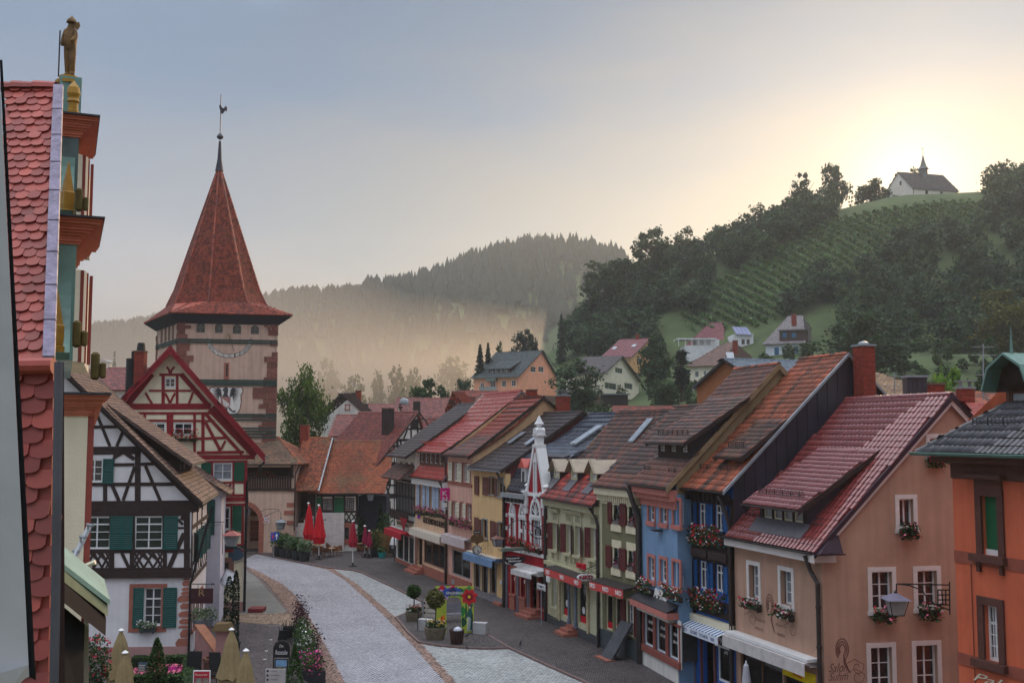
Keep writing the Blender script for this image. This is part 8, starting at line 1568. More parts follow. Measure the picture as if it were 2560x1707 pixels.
 # ------------------------------------------------------------------ trees that can be told apart: (name, label, kind, leaf, centre px, top, base, distance, width px)
TR=[('lime_tree','tall leafy lime tree right behind the gate tower','broad','lime',748,868,1310,122,150,11000,.022),('dome_tree','dark green dome shaped tree behind the red satellite dish roof','broad','dark',1074,928,1060,160,128,4200,.04),('skyline_oak','broad dark oak on the skyline at the left end of the wooded hill','open','dark',1515,622,800,318,165,4200,.045),('skyline_beech','tall open beech standing clear on the skyline of the wooded hill','open','dark',1640,557,760,322,130,3600,.045),('ragged_tree','ragged half bare tree beside the tall beech on the hill skyline','tall','dark',1715,562,720,326,90,1300,.045),('lone_tree','small lone tree on the ridge between the beech and the hilltop trees','tall','dark',1927,517,600,340,42,900,.06),('ridge_tree','leafy hilltop tree, leftmost of the two tall ones before the chapel','open','dark',2006,430,590,352,84,3000,.05),('ridge_tree','tallest hilltop tree, just left of the rounded one by the chapel','open','dark',2087,405,590,354,84,3000,.05),('round_tree','rounded hilltop tree touching the left end of the chapel','broad','dark',2182,442,590,354,110,3000,.05),('chapel_tree','tree crown showing behind the chapel roof ridge','broad','dark',2292,410,520,375,68,1600,.05),('backlit_tree','backlit hilltop tree right of the chapel with sky showing through','open','olive',2490,432,560,350,90,2200,.05),('backlit_tree','backlit tree at the right picture edge on the hilltop','open','olive',2556,438,560,352,70,1800,.05),('large_dark_tree','large dark spreading tree right of the white house with teal shutters','broad','dark',2168,762,940,190,250,6000,.03),('bright_tree','bright yellow-green tree in front of the pale yellow house','broad','bright',2372,884,1010,90,152,4200,.04),('right_tree','big mixed green tree at the right edge above the orange house','broad','olive',2520,705,950,200,170,5000,.035),('right_tree','dark tree between the white house and the orange house roof','tall','dark',2480,830,990,150,100,3000,.04),('small_spruce','small dark spruce in front of the white house with teal shutters','conifer','conifer',2012,862,915,225,36,1200,.05),('dark_garden_tree','dark tall garden tree between cream and brown roofed hill houses','tall','dark',1640,842,990,212,92,4200,.04),('column_tree','dark columnar tree left of the brown roofed hill house','column','conifer',1704,858,990,214,48,2600,.04),('bright_shrub_tree','mid green bushy tree below the dark garden tree','bush','mid',1655,920,1000,200,110,2600,.05),('garden_tree','green tree below the brown roofed hill house','broad','mid',1780,930,1010,195,76,2200,.05),('walnut_tree','dark round tree between the salmon and the cream hill house','broad','dark',1440,893,1040,190,150,5000,.035),('garden_fir','dark garden fir left of the salmon house, leftmost of the pair','conifer','conifer',1200,862,985,240,56,2200,.045),('garden_fir','dark garden fir left of the salmon house, the right and slimmer of the pair','conifer','conifer',1220,856,985,243,46,2200,.045),('birch_tree','thin pale birch behind the salmon house roof','tall','mid',1252,850,950,256,40,900,.06),('cedar_tree','flat topped dark cedar above the salmon house roof','open','conifer',1312,815,940,262,84,2800,.05),('ridge_spruce','pointed spruce in front of the left end of the wooded hill','conifer','conifer',1404,786,930,300,46,1800,.045),('leafy_shrub','leafy dark shrub at the left foot of the salmon house','bush','dark',1158,922,1010,225,62,1800,.055),('orchard_tree','pale misty tree farthest left in the valley behind the white gable','broad','mid',820,878,990,420,80,1200,.06),('orchard_tree','rounded misty tree above the white gabled house chimney','broad','mid',882,925,1010,330,70,1200,.06),('orchard_tree','misty tree with a pointed top in the middle of the valley','tall','mid',990,902,1000,340,50,1200,.06),('orchard_tree','misty tree left of the pointed valley tree','broad','mid',945,918,1000,350,48,1200,.06),('orchard_tree','misty tree right of the pointed valley tree','broad','mid',1032,908,1000,370,56,1200,.06),('orchard_tree','misty bush in the valley just left of the dome tree','bush','mid',1010,950,1010,300,60,1200,.06),('orchard_tree','faint misty tree in the valley left of the garden firs','broad','mid',1130,880,990,420,90,1200,.06),('orchard_tree','misty small tree low over the red roofs left of the dome tree','bush','olive',920,965,1020,280,90,1200,.06),('far_fir','faint fir standing in the mist between the town hall and the red timbered house','conifer','conifer',284,880,960,300,40,900,.06),]
for nm,lb,kd,lf,cx,yt,yb,Y,wp,n,ls in TR:
 b,tp=at(cx,yb,Y),at(cx,yt,Y);b[2]=min(b[2],float(terr(b[0],b[1])));hgt=tp[2]-b[2];ww_={'broad':.66,'open':.7,'tall':.5,'column':.2,'conifer':.4,'bush':.85}[kd]
 tree(nm,lb,kd,lf,b,hgt,wp/F*Y/(ww_*hgt),n,ls,group='orchard trees in the valley mist' if nm=='orchard_tree' else None,variant=(cx%2)if n<1500 else cx)
 # wooded hillside: one mass
def project(P):
 d=P-CAM;fwd=d[:,1]*_c+d[:,2]*_s;up=-d[:,1]*_s+d[:,2]*_c
 return 1280+F*d[:,0]/fwd,853.5-F*up/fwd
VINE=[(1745,790),(1800,735),(1950,655),(2080,585),(2200,555),(2300,528),(2330,535),(2310,570),(2255,610),(2215,650),(2195,700),(2120,705),(2060,725),(1990,765),(1900,805),(1760,815)]
def wood(name,XY,hgt,n,ls,leaf,label,avoid=None,kind='broad',colf=None):
 V=[];R=[];proto=[crown_pts(kind,n)for _ in range(5)]
 for i,(x,y)in enumerate(XY):
  P,r=proto[i%5];hh=hgt*RNG.uniform(.7,1.25);a=RNG.random()*6.28;c,s=math.cos(a),math.sin(a);z=float(terr(x,y))
  q=np.stack([(P[:,0]*c-P[:,1]*s)*hh*1.15+x,(P[:,0]*s+P[:,1]*c)*hh*1.15+y,P[:,2]*hh+z-.12*hh],1);V.append(leafq(q,ls,.25));R.append(np.clip(r+RNG.normal(0,.14),0,1))
 o=quads(name,np.concatenate(V),np.concatenate(R),LEAF[leaf],kind='stuff');o['label']=label;return o
def scatter(n,x,y,test):
 out=[]
 while len(out)<n:
  P=np.stack([RNG.uniform(*x,4000),RNG.uniform(*y,4000)],1);Z=terr(P[:,0],P[:,1]);px,py=project(np.column_stack([P,Z]));k=test(P,px,py);out+=[tuple(p)for p in P[k]]
 return out[:n]
vin=lambda px,py,g=0:in_poly(np.stack([px,py+g],1),VINE)
W1=scatter(360,(10,200),(236,352),lambda P,px,py:(px>1420)&(px<2700)&~vin(px,py)&~vin(px,py,26)&~((px>2140)&(px<2480)&(py<570))&(py<900)&~((px>1640)&(py>800)&(px<2110))&((px<2080)|(py>600)|(px>2480)))
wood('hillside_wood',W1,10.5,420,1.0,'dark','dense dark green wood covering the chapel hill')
W2=scatter(90,(40,230),(236,340),lambda P,px,py:(px>1640)&(px<2700)&~vin(px,py)&~vin(px,py,20)&(py<880)&(py>640)&~((px<2120)&(py>775))&~((px>2250)&(px<2420)&(py>800)))
wood('hillside_shrubs',W2,7.5,420,.9,'mid','mid green shrubs and small trees on the lower chapel hill')
W3=scatter(190,(-10,130),(140,236),lambda P,px,py:(px>1400)&(px<2500)&~((px>1480)&(px<1600)&(P[:,1]<222)&(P[:,1]>200)))
wood('garden_shrubs',W3,4.2,240,.6,'mid','garden hedges and shrubs between the hillside houses')
W4=[(x,y)for x,y in zip(RNG.uniform(22,62,26),RNG.uniform(150,185,26))]
wood('garden_hedge',W4,4.5,300,.55,'olive','reddish green hedge behind the roofs of the clothes shop')
# vineyard rows
VINE=[(1700,800),(1760,725),(1930,630),(2060,560),(2180,535),(2300,515),(2500,505),(2480,560),(2330,590),(2270,640),(2215,650),(2195,720),(2120,720),(2060,740),(1990,780),(1900,820),(1740,830)]
P=np.stack([RNG.uniform(30,190,110000),RNG.uniform(232,356,110000)],1);Z=terr(P[:,0],P[:,1]);px,py=project(np.column_stack([P,Z]));k=vin(px,py);P=P[k];Z=Z[k]
row=np.round((P[:,0]*.94+P[:,1]*.34)/2.7)*2.7;d=row-(P[:,0]*.94+P[:,1]*.34);P=P+np.outer(d*.88,(.94,.34));Z=terr(P[:,0],P[:,1]);Q=np.column_stack([P,Z+RNG.uniform(.3,1.7,len(P))])
o=quads('vineyard',leafq(Q,.95,.4),np.clip(.35+.25*(Q[:,2]-Z)/1.7+RNG.normal(0,.2,len(P)),0,1),mat('leaf_vine',(70,100,50),rough=.7,var=.2,scale=.06,attr=1,cols=[(44,72,36),(70,104,50),(100,132,66)],transl=.2),kind='stuff')  # vine leaf tint grows paler towards the top of the row
# far forested ridge
def far_forest(n):
 X=RNG.uniform(-520,190,n);Y=1000-330*RNG.random(n)**1.6;X=np.concatenate([X,np.linspace(-520,200,300)+RNG.normal(0,2,300)]);Y=np.concatenate([Y,1000+RNG.normal(0,8,300)]);Z=terr(X,Y);n=len(X)
 H=RNG.uniform(10,21,n)*np.where(X>-130,1.1,.8);con=RNG.random(n)<np.where(X>-110,.75,.25)
 T=[];R=[]
 for lev,(z0,z1,r0)in enumerate(((.12,.6,.21),(.36,.82,.15),(.6,1.0,.09))):
  a0=RNG.random(n)*6.28
  for s in range(6):
   a,b=a0+s*1.047,a0+(s+1)*1.047;rr=H*r0*np.where(con,1,1.75)*RNG.uniform(.8,1.2,n);top=np.where(con,z1,np.minimum(z1+.0,.97));tr=np.where(con,.02,.5 if lev<2 else.12)*rr
   T.append(np.stack([np.stack([X+rr*np.cos(a),Y+rr*np.sin(a),Z+H*z0],1),np.stack([X+rr*np.cos(b),Y+rr*np.sin(b),Z+H*z0],1),np.stack([X+tr*np.cos(b),Y+tr*np.sin(b),Z+H*top],1),np.stack([X+tr*np.cos(a),Y+tr*np.sin(a),Z+H*top],1)],1));R.append(RNG.random(n))
 o=quads('far_forest',np.concatenate(T),np.concatenate(R),mat('forest',(44,54,40),rough=.9,attr=.3),kind='stuff')
far_forest(3600)
# misty houses far left
t=thing('far_barn','pale roofed barns dissolving in the mist left of the red timbered house','barn',at(258,915,320));
for x0,x1,y0,y1 in((235,275,912,897),):a,b=at(x0,y0+10,320),at(x1,y1,320);MB().box(((a[0]+b[0])/2,322,a[2]),b[0]-a[0],5,4).build('wall',WPL,t);MB().prism([(a[0]-.5,319,a[2]+2),(b[0]+.5,319,a[2]+2),((a[0]+b[0])/2,319,b[2])],(0,7,0)).build('roof',ZINC,t)
# ================================================================== town hall at the left, close to the camera
O_=V3((-5.62,14.0,0));UU=V3((-.39,.921,0));NN=V3((.921,.39,0))
th_=thing('town_hall','ornate town hall with red tiled slopes, copper gable scrolls and sandstone cornices','town hall',(-6,12,0));tw_=Wall(O_,UU,th_)
SALM=mat('salmon_sandstone',(196,112,88),rough=.8,var=.14,scale=5,bump=.2);COPG=mat('copper_patina',(112,148,140),rough=.45,var=.35,scale=1.2,spec=.5);GILT=mat('ochre_gilt',(166,124,40),rough=.5,var=.2,scale=8);THW=plaster('town_hall_cream',(232,218,196),.1);PILR=mat('pilaster_red',(150,74,66),rough=.8,var=.15,scale=6);LEADC=mat('dark_lead',(58,58,66),rough=.5,var=.2);MOSSG=mat('mossy_gilt',(92,80,42),rough=.8,var=.25,scale=6)
def tier(ynear,px_edge,ytop,ybot,Y,thick_px,m):
 """slab of the stepped gable: near end at distance Y whose outer (street) edge falls on px_edge"""
 a=at(px_edge,ytop,Y);b=at(px_edge,ybot,Y);th=thick_px/F*Y;L=6.0 if ynear else 3.0
 q=[V3((a[0],a[1],0)),V3((a[0],a[1],0))-NN*th,V3((a[0],a[1],0))-NN*th+UU*L,V3((a[0],a[1],0))+UU*L]
 return MB().hexa([p+[0,0,b[2]]for p in q]+[p+[0,0,a[2]]for p in q]).build('gable_stage',m,th_),V3((a[0],a[1],0)),a[2],b[2],th
def cornice(P,z,th,hgt,out,m=SALM):
 """moulded cornice round the near end of a stage: three stepped courses and a lead cover"""
 mb=MB();n=9;pf=(.12,.2,.22,.36,.52,.64,.7,.92,1.0)
 for k in range(n):
  e=out*pf[k];z0,z1=z+hgt*k/n,z+hgt*(k+1)/n-.004;q=[P+NN*e-UU*e*.6,P-NN*(th+.02)-UU*e*.6,P-NN*(th+.02)+UU*2.5,P+NN*e+UU*2.5];mb.hexa([p+[0,0,z0]for p in q]+[p+[0,0,z1]for p in q])
 mb.build('cornice',m,th_);e=out*1.06;q=[P+NN*e-UU*e*.7,P-NN*(th+.04)-UU*e*.7,P-NN*(th+.04)+UU*2.5,P+NN*e+UU*2.5];MB().hexa([p+[0,0,z+hgt]for p in q]+[p+[0,0,z+hgt+.03]for p in q]).build('cornice_cover',LEADC,th_)
def obelisk(px,y0,y1,Y,wpx,kind=0):
 b,tp=at(px,y1,Y),at(px,y0,Y);hgt=tp[2]-b[2];r=wpx/F*Y/2
 prof=[(r*1.15,0),(r*1.15,hgt*.09),(r*.95,hgt*.1),(r*1.05,hgt*.2),(r*1.05,hgt*.42),(r*.9,hgt*.44),(.01,hgt)]if kind==0 else[(r,0),(r,hgt*.14),(r*.8,hgt*.16),(r*.8,hgt*.36),(r*1.05,hgt*.4),(r*.85,hgt*.5),(r*1.1,hgt*.62),(r*.95,hgt*.8),(.01,hgt)]
 MB().lathe(b,prof,4 if kind==0 else 12).build('obelisk' if kind==0 else 'ball_finial',GILT,th_)
_,P3,a3,b3,t3=tier(1,205,195,300,19.5,52,COPG);_,P2,a2,b2,t2=tier(1,198,330,560,17.5,62,mat('copper_dark',(92,112,112),rough=.4,var=.4,scale=1.0,spec=.5));_,P1,a1,b1,t1=tier(1,192,600,900,15.8,66,COPG);_,P0,a0,b0,t0=tier(1,222,985,1760,14.0,66,THW)
cornice(P2,float(at(200,345,17.5)[2]),t2,.34,.3);cornice(P1,float(at(195,612,15.8)[2]),t1,.38,.36);cornice(P0,float(at(222,1040,14)[2]),t0,.28,.26)
for(P,z0,z1,off)in((P2,b2,a2-.3,.0),(P1,b1,a1-.4,.0)):
 mb=MB();mb.hexa([P+UU*.3+[0,0,z0],P+NN*.16+UU*.5+[0,0,z0],P+NN*.3+UU*4+[0,0,z0],P+UU*4+[0,0,z0],P+UU*.3+[0,0,z1],P+NN*.16+UU*.5+[0,0,z1],P+NN*.3+UU*4+[0,0,z1],P+UU*4+[0,0,z1]]);mb.build('facade_field',THW,th_)
 for k in range(3):c=P+NN*(.1+.07*k)+UU*(.45+.3*k);MB().box(c+[0,0,(z0+z1)/2],.05,.12,z1-z0,NN,UU).build('pilaster',PILR,th_)
for k in range(3):c=P0+NN*.03+UU*(.12+.42*k);MB().box(c+[0,0,(a0+b0)/2-.1],.1,.2,a0-b0-.2,NN,UU).build('pilaster',PILR,th_);MB().lathe(c+[0,0,a0-.16],[(.07,-.25),(.12,-.1),(.16,.06),(.1,.14)],8).build('capital',SALM,th_)
for(P,z0,z1,th)in((P2,b2,a2,t2),(P1,b1,a1,t1)):
 mb=MB();n=10;L=.9;pr=[(-L*(1-math.cos(k/n*math.pi/2)),z1-.45-(z1-z0-.5)*math.sin(k/n*math.pi/2))for k in range(n+1)]
 for k in range(n):
  (u0,za),(u1,zb)=pr[k],pr[k+1];q=lambda u,z,s:P+UU*u-NN*(th*(.12 if s else.92))+np.array([0,0,z]);mb.hexa([q(u0,za,0)-[0,0,.1]+UU*.1,q(u1,zb,0)-[0,0,.1]+UU*.1,q(u1,zb,1)-[0,0,.1]+UU*.1,q(u0,za,1)-[0,0,.1]+UU*.1,q(u0,za,0),q(u1,zb,0),q(u1,zb,1),q(u0,za,1)])
 mb.build('copper_scroll',COPG,th_)
obelisk(182,203,290,18.8,30,1);obelisk(167,405,538,16.9,36);obelisk(138,725,880,15.0,40)
for px,y,Y,s in((198,500,16.8,.1),(192,835,14.9,.12),(238,915,14.6,.1)):
 c=at(px,y,Y);MB().lathe(c,[(.03,-.19),(.06,-.16),(.06,.16),(.03,.19)],12).lathe(c+NN*.1-[0,0,.05],[(.02,-.12),(.045,-.1),(.045,.08),(.02,.1)],10).build('volute',MOSSG,th_)
 # tiled slopes, every tile its own object
def th_slope(pl,pr,Ylow,Yhigh,ylow,yhigh,tw,th,xl,xr,n):
 E0,E1=at(xl[0],ylow,Ylow),at(xr[0],ylow,Ylow);R0,R1=at(xl[1],yhigh,Yhigh),at(xr[1],yhigh,Yhigh);R0=E0+(R1-E1)
 return roof(th_,E0,E1,R1,R0,tw,th,R_TH,'scallop',single=300,thick=.03,jit=.01,name='tiled_slope')
th_slope(0,0,13.2,16.2,905,215,.175,.16,(-40,-40),(112,138),0);th_slope(0,0,8.55,8.85,1730,925,.18,.125,(-20,-20),(118,132),0)
a,b=at(20,218,16.2),at(140,216,16.2);ridge(th_,a-[.6,0,0],b,R_TH,r=.12,L=.38);a,b=at(20,918,8.8),at(134,914,8.8);MB().tube([a-[.3,0,0],b],.07,10).build('ridge_tile',R_TH,th_)
LDM=mat('lead_flashing',(136,126,150),rough=.45,var=.35,scale=5,bump=.6,bscale=9,bdist=.04);E1,R1=at(112,905,13.15),at(138,222,16.1);n=9
for k in range(n):p,q=E1+(R1-E1)*(k+.02)/n,E1+(R1-E1)*(k+.98)/n;MB().hexa([p-[.02,0,-.03],p+[.13,0,.03],q+[.13,0,.03],q-[.02,0,-.03],p-[.02,.03,-.07],p+[.13,-.03,.07],q+[.13,-.03,.07],q-[.02,.03,-.07]]).build('lead_sheet',LDM,th_)
MB().tube([at(150,245,16.2),at(128,900,13.3)],.04,6).build('lead_roll',LEADC,th_)
MB().tube([at(147,905,8.2),at(141,1380,8.2),at(134,1760,8.2)],.036,8).build('downpipe',mat('grey_pipe',(84,84,92),rough=.45),th_)
MB().hexa([at(150,905,9.4),at(160,905,9.4),at(160,905,9.9),at(150,905,9.9),at(146,1760,9.4),at(162,1760,9.4),at(162,1760,9.9),at(146,1760,9.9)]).build('side_board',DWOOD,th_)
# entrance canopy with copper edge
for y0,dy,m,o in((1396,14,COPG,0),(1412,26,mat('sage_board',(150,158,128),rough=.6),.06),(1442,46,mat('dark_soffit',(48,38,40),rough=.8),.12)):
 p,q=at(142,y0,9.6),at(275-o*80,y0+103,10.6);dz=dy/F*9.8;MB().hexa([p-[0,0,dz],q-[0,0,dz],q-[0,0,dz]+UU*1.6,p-[0,0,dz]+UU*1.6,p,q,q+UU*1.6,p+UU*1.6]).build('canopy_edge',m,th_)
MB().hexa([at(140,1500,9.9),at(212,1560,10.4),at(212,1560,11.4),at(140,1500,11.2),at(140,1780,9.9),at(205,1780,10.4),at(205,1780,11.4),at(140,1780,11.2)]).build('porch_shadow_box',mat('porch_black',(26,22,24),rough=.9),th_)  # near-black box stands in for the shade inside the porch
for x0,x1,m in((203,209,PILR),(209,222,THW)):MB().hexa([at(x0,1780,11),at(x1,1780,11),at(x1,1780,11.4),at(x0,1780,11.4),at(x0,1545,11),at(x1,1545,11),at(x1,1545,11.4),at(x0,1545,11.4)]).build('porch_pilaster',m,th_)
# broken conduit and bracket pieces on the facade
mb=MB();mb.tube([at(178,1408,12.4),at(200,1365,12.6),at(222,1318,12.8)],.035,6)
for x,y in((183,1375),(200,1340),(218,1310)):mb.tube([at(x,y,12.6),at(x+14,y+3,12.5)],.018,5);mb.tube([at(x+2,y-2,12.6),at(x+2,y+14,12.6)],.012,4)
mb.build('floodlight_bar',ZINC,th_);MB().lathe(at(208,1428,12.0),[(.02,-.06),(.07,0),(.05,.07)],8,ax=(1,0,0)).tube([at(205,1418,12.0),at(238,1404,12.0)],.03,6).build('floodlight',CREAMP,th_)
# window frame right beside the camera
t=thing('window_frame','grey window reveal with a black rubber edge right beside the camera','window frame',at(20,1000,1.9));q=lambda x,y,Y:at(x,y,Y)
MB().hexa([q(-130,1800,1.8),q(73,1690,1.9),q(73,1690,2.0),q(-130,1800,2.0),q(-130,150,1.8),q(-2,150,1.9),q(-2,150,2.0),q(-130,150,2.0)]).build('reveal',mat('reveal_grey',(168,170,172),rough=.8,var=.1,scale=6),t);MB().hexa([q(73,1690,1.92),q(90,1700,1.92),q(90,1700,1.98),q(73,1690,1.98),q(-1,150,1.92),q(6,150,1.92),q(6,150,1.98),q(-1,150,1.98)]).build('rubber_seal',BLACKM,t)
MB().hexa([q(-60,1830,1.75),q(66,1690,1.85),q(66,1690,1.95),q(-60,1830,1.95),q(-60,1700,1.75),q(72,1660,1.85),q(72,1660,1.95),q(-60,1700,1.95)]).build('sill',mat('reveal_grey',(168,170,172)),t)
def person_mesh(name,joints,edges,radii,m,parent):
 me=bpy.data.meshes.new(name);b=base_of(parent);me.from_pydata([tuple(V3(j)-b)for j in joints],edges,[]);o=bpy.data.objects.new(name,me);COL.objects.link(o);o.modifiers.new('s','SKIN')
 for i,r in enumerate(radii):me.skin_vertices[0].data[i].radius=(r,r)
 me.skin_vertices[0].data[0].use_root=True;o.modifiers.new('ss','SUBSURF').levels=2;o.modifiers['ss'].render_levels=2
 bpy.context.view_layer.update();ev=o.evaluated_get(bpy.context.evaluated_depsgraph_get());m2=bpy.data.meshes.new_from_object(ev);bpy.data.objects.remove(o);m2.materials.clear();m2.materials.append(m);m2.polygons.foreach_set('use_smooth',[True]*len(m2.polygons));return link(name,m2,parent)
sb=at(172,193,19.6);t=thing('statue','weathered ochre soldier statue with a lance on top of the town hall','statue',sb);STM=mat('statue_ochre',(112,84,48),rough=.7,var=.5,scale=7);H_=1.12
J=[(0,0,.52),(0,0,.66),(.01,0,.8),(.015,0,.86),(.02,-.01,.93),(.07,0,.52),(.075,-.02,.28),(.08,0,.05),(.1,-.07,.03),(-.06,0,.52),(-.05,.02,.28),(-.05,.03,.05),(-.06,-.04,.03),(-.1,0,.79),(-.16,0,.66),(-.17,-.02,.53),(.11,0,.79),(.15,-.05,.66),(.1,-.12,.58)]
person_mesh('figure',[sb+V3(j)*[.72*H_,H_,H_]for j in J],[(0,1),(1,2),(2,3),(3,4),(0,5),(5,6),(6,7),(7,8),(0,9),(9,10),(10,11),(11,12),(2,13),(13,14),(14,15),(2,16),(16,17),(17,18)],[r*H_ for r in(.1,.1,.11,.05,.075,.075,.06,.045,.04,.075,.06,.045,.04,.055,.042,.035,.055,.042,.035)],STM,t)
MB().lathe(sb+[.02,0,.99*H_],[(.1,-.05),(.085,.0),(.02,.07)],10).build('helmet',STM,t);MB().tube([sb+[-.19,-.02,.0],sb+[-.19,-.02,.9]],.014,5).build('lance',BLACKM,t);MB().lathe(sb-[0,0,.16],[(.24,0),(.24,.06),(.17,.08),(.17,.16)],12).build('base',GILT,t);MB().tube([sb+[.02,0,1.05],sb+[.02,0,1.2]],.008,4).build('lightning_rod',BLACKM,t);MB().prism([sb+V3(p)for p in((.1,-.1,1.0),(.2,-.1,1.04),(.22,-.1,.96),(.17,-.1,.88),(.12,-.1,.93))],(0,.02,0)).build('banner_tip',STM,t)
# ================================================================== square and street furniture
PAR=mat('parasol_red',(190,12,34),rough=.8,var=.1,scale=6);PARB=mat('parasol_maroon',(150,16,44),rough=.8,var=.1,scale=6);PARM=mat('parasol_berry',(146,22,66),rough=.8,var=.1);PARC=mat('parasol_khaki',(146,128,92),rough=.85,var=.12,scale=5)
def closed_parasol(label,px,ytop,ybase,m,group,wpx=32,skirt=.28,yhem=None,z=0.0,name='closed_parasol',Y=None,pole=WHITE,tall=None):
 b=gnd(px,ybase,z)if Y is None else V3((*at(px,ytop,Y)[:2],z));tp=at(px,ytop,b[1]);hgt=tp[2]-z;t=thing(name,label,'parasol',b,group);r=wpx/F*b[1]/2;hem=hgt*skirt;rim=(hgt-hem)
 n=16;vs=[];fs=[]
 prof=[(.05,hgt-.1),(r*.42,hgt-rim*.25),(r*.72,hgt-rim*.6),(r*1.0,hem+rim*.16),(r*.86,hem+rim*.13),(r*.82,hem+.02),(r*.5,hem)]
 for rr,zz in prof:vs+=[b+[math.cos(k*6.2832/n)*rr*(1+.16*(1 if k%2 else-1)*(zz<hgt-.3)),math.sin(k*6.2832/n)*rr*(1+.16*(1 if k%2 else-1)*(zz<hgt-.3)),zz-z+(.05*math.sin(k*2.3)if zz<hem+rim*.2 else 0)]for k in range(n)]
 for i in range(len(prof)-1):
  for k in range(n):fs.append((i*n+k,i*n+(k+1)%n,(i+1)*n+(k+1)%n,(i+1)*n+k))
 MB().add(vs,fs).build('canopy',m,t);MB().tube([b,tp-[0,0,.15]],.045,8).build('pole',pole,t);MB().lathe(tp-[0,0,.12],[(.1,0),(.13,.04),(.03,.12)],10).build('cap',WHITE,t);MB().lathe(b,[(.32,0),(.32,.05),(.08,.08),(.07,.3)],10).build('foot',BLACKM,t)
 return t
g_='closed parasols on the square'
closed_parasol('tall bright red closed parasol, left of the tall pair by the inn stairs',771,1255,1388,PAR,g_,26);closed_parasol('tall bright red closed parasol, right and nearer of the tall pair by the inn',797,1260,1397,PAR,g_,30);closed_parasol('dark red closed parasol standing alone in front of the kerb',882,1300,1415,PARB,g_,22,.42)
for px,yt,yb,l in((864,1310,1375,'slim berry red parasol in front of the inn window'),(912,1312,1392,'slim berry red parasol between the lone dark one and the planters'),(923,1324,1394,'slim berry red parasol with a round base by the potted bamboo')):closed_parasol(l,px,yt,yb,PARM,g_,14,.4,pole=ZINC)
closed_parasol('small berry parasol tip half hidden behind the climbing plants',938,1320,1372,PARM,g_,10,.3,pole=ZINC);closed_parasol('small berry parasol behind the white van',974,1320,1380,PARM,g_,12,.3,pole=ZINC)
kg='khaki parasols in the restaurant garden'
for px,yt,Y,l in((303,1570,46.0,'khaki closed parasol at the hedge, farther of the left pair'),(313,1625,41.2,'khaki closed parasol at the hedge, nearer and lower of the left pair'),(579,1568,46.0,'khaki closed parasol beside the stone stair pier, taller of the right pair'),(615,1620,41.4,'khaki closed parasol nearest the plaza setts, lower of the right pair')):
 closed_parasol(l,px,yt,0,PARC,kg,62,.06,Y=Y)
RAT=mat('rattan',(112,74,48),rough=.7,var=.3,scale=20);TTOP=mat('table_top',(176,142,108),rough=.5)
def chair_proto():
 t=thing('rattan_chair','','chair',(0,0,0));MB().lathe((0,0,.44),[(.22,0),(.25,.03),(.22,.06)],10).build('seat',RAT,t);mb=MB();n=9
 for i in range(n):
  a0,a1=math.pi*(-.15+1.3*i/n),math.pi*(-.15+1.3*(i+1)/n);zt=lambda a:.62+.26*max(0,math.sin(a))**.7
  P=lambda a,z,r:np.array([math.cos(a)*r,math.sin(a)*r,z]);mb.hexa([P(a0,.46,.23),P(a1,.46,.23),P(a1,.46,.26),P(a0,.46,.26),P(a0,zt(a0),.26),P(a1,zt(a1),.26),P(a1,zt(a1),.3),P(a0,zt(a0),.3)])
 mb.build('backrest',RAT,t)
 for a in(.8,2.35,3.9,5.5):MB().tube([(math.cos(a)*.2,math.sin(a)*.2,.46),(math.cos(a)*.25,math.sin(a)*.25,0)],.018,5).build('leg',RAT,t)
 return t
def copy_thing(src,label,loc,rz,group):
 o=src.copy();COL.objects.link(o);o.location=tuple(float(x)for x in loc);o.rotation_euler[2]=rz;o['label']=label;o['group']=group
 for ch in src.children:c=ch.copy();COL.objects.link(c);c.parent=o
 return o
def table_proto():
 t=thing('cafe_table','','table',(0,0,0));MB().lathe((0,0,.72),[(.42,0),(.42,.03)],16).build('table_top',TTOP,t);MB().tube([(0,0,0),(0,0,.72)],.03,6).build('pedestal',BLACKM,t)
 for a in range(4):MB().tube([(0,0,.1),(math.cos(a*1.57)*.3,math.sin(a*1.57)*.3,.01)],.02,4).build('foot',BLACKM,t)
 return t
cp_,tp_=chair_proto(),table_proto();first=[True,True]
CHAIRS=[(755,1383,2.6,'leftmost rattan chair behind the last black planter'),(778,1388,.4,'rattan chair between the black planters and the near red parasol'),(790,1392,3.6,'rattan chair at the foot of the near red parasol'),(806,1390,2.8,'rattan chair left of the front cafe table'),(816,1393,3.4,'rattan chair in front of the front cafe table'),(838,1391,.3,'rattan chair right of the front cafe table'),(848,1388,-.2,'rattan chair at the free end of the cafe row'),(822,1380,1.5,'rattan chair in the back row by the inn door'),(800,1378,1.7,'rattan chair in the back row by the stair wall'),(898,1384,2.6,'rattan chair left of the slim parasol by the inn corner'),(908,1388,3.2,'rattan chair in front of the far cafe table'),(925,1388,.2,'rattan chair beside the potted bamboo'),(934,1391,-.1,'rattan chair nearest the turquoise pot')]
for px,py,rz,l in CHAIRS:
 if first[0]:cp_.location=tuple(gnd(px,py));cp_.rotation_euler[2]=rz;cp_['label']=l;cp_['group']='rattan chairs outside the inn';first[0]=False
 else:copy_thing(cp_,l,gnd(px,py),rz,'rattan chairs outside the inn')
for px,py,l in((770,1389,'cafe table behind the black planters'),(790,1381,'cafe table between the two tall red parasols'),(826,1391,'front cafe table right of the near red parasol'),(800,1384,'cafe table beside the inn stair wall'),(898,1378,'cafe table in front of the inn window'),(920,1386,'cafe table under the slim berry parasols')):
 if first[1]:tp_.location=tuple(gnd(px,py));tp_['label']=l;tp_['group']='cafe tables outside the inn';first[1]=False
 else:copy_thing(tp_,l,gnd(px,py),0,'cafe tables outside the inn')
POTB=mat('planter_black',(38,40,46),rough=.6,var=.2)
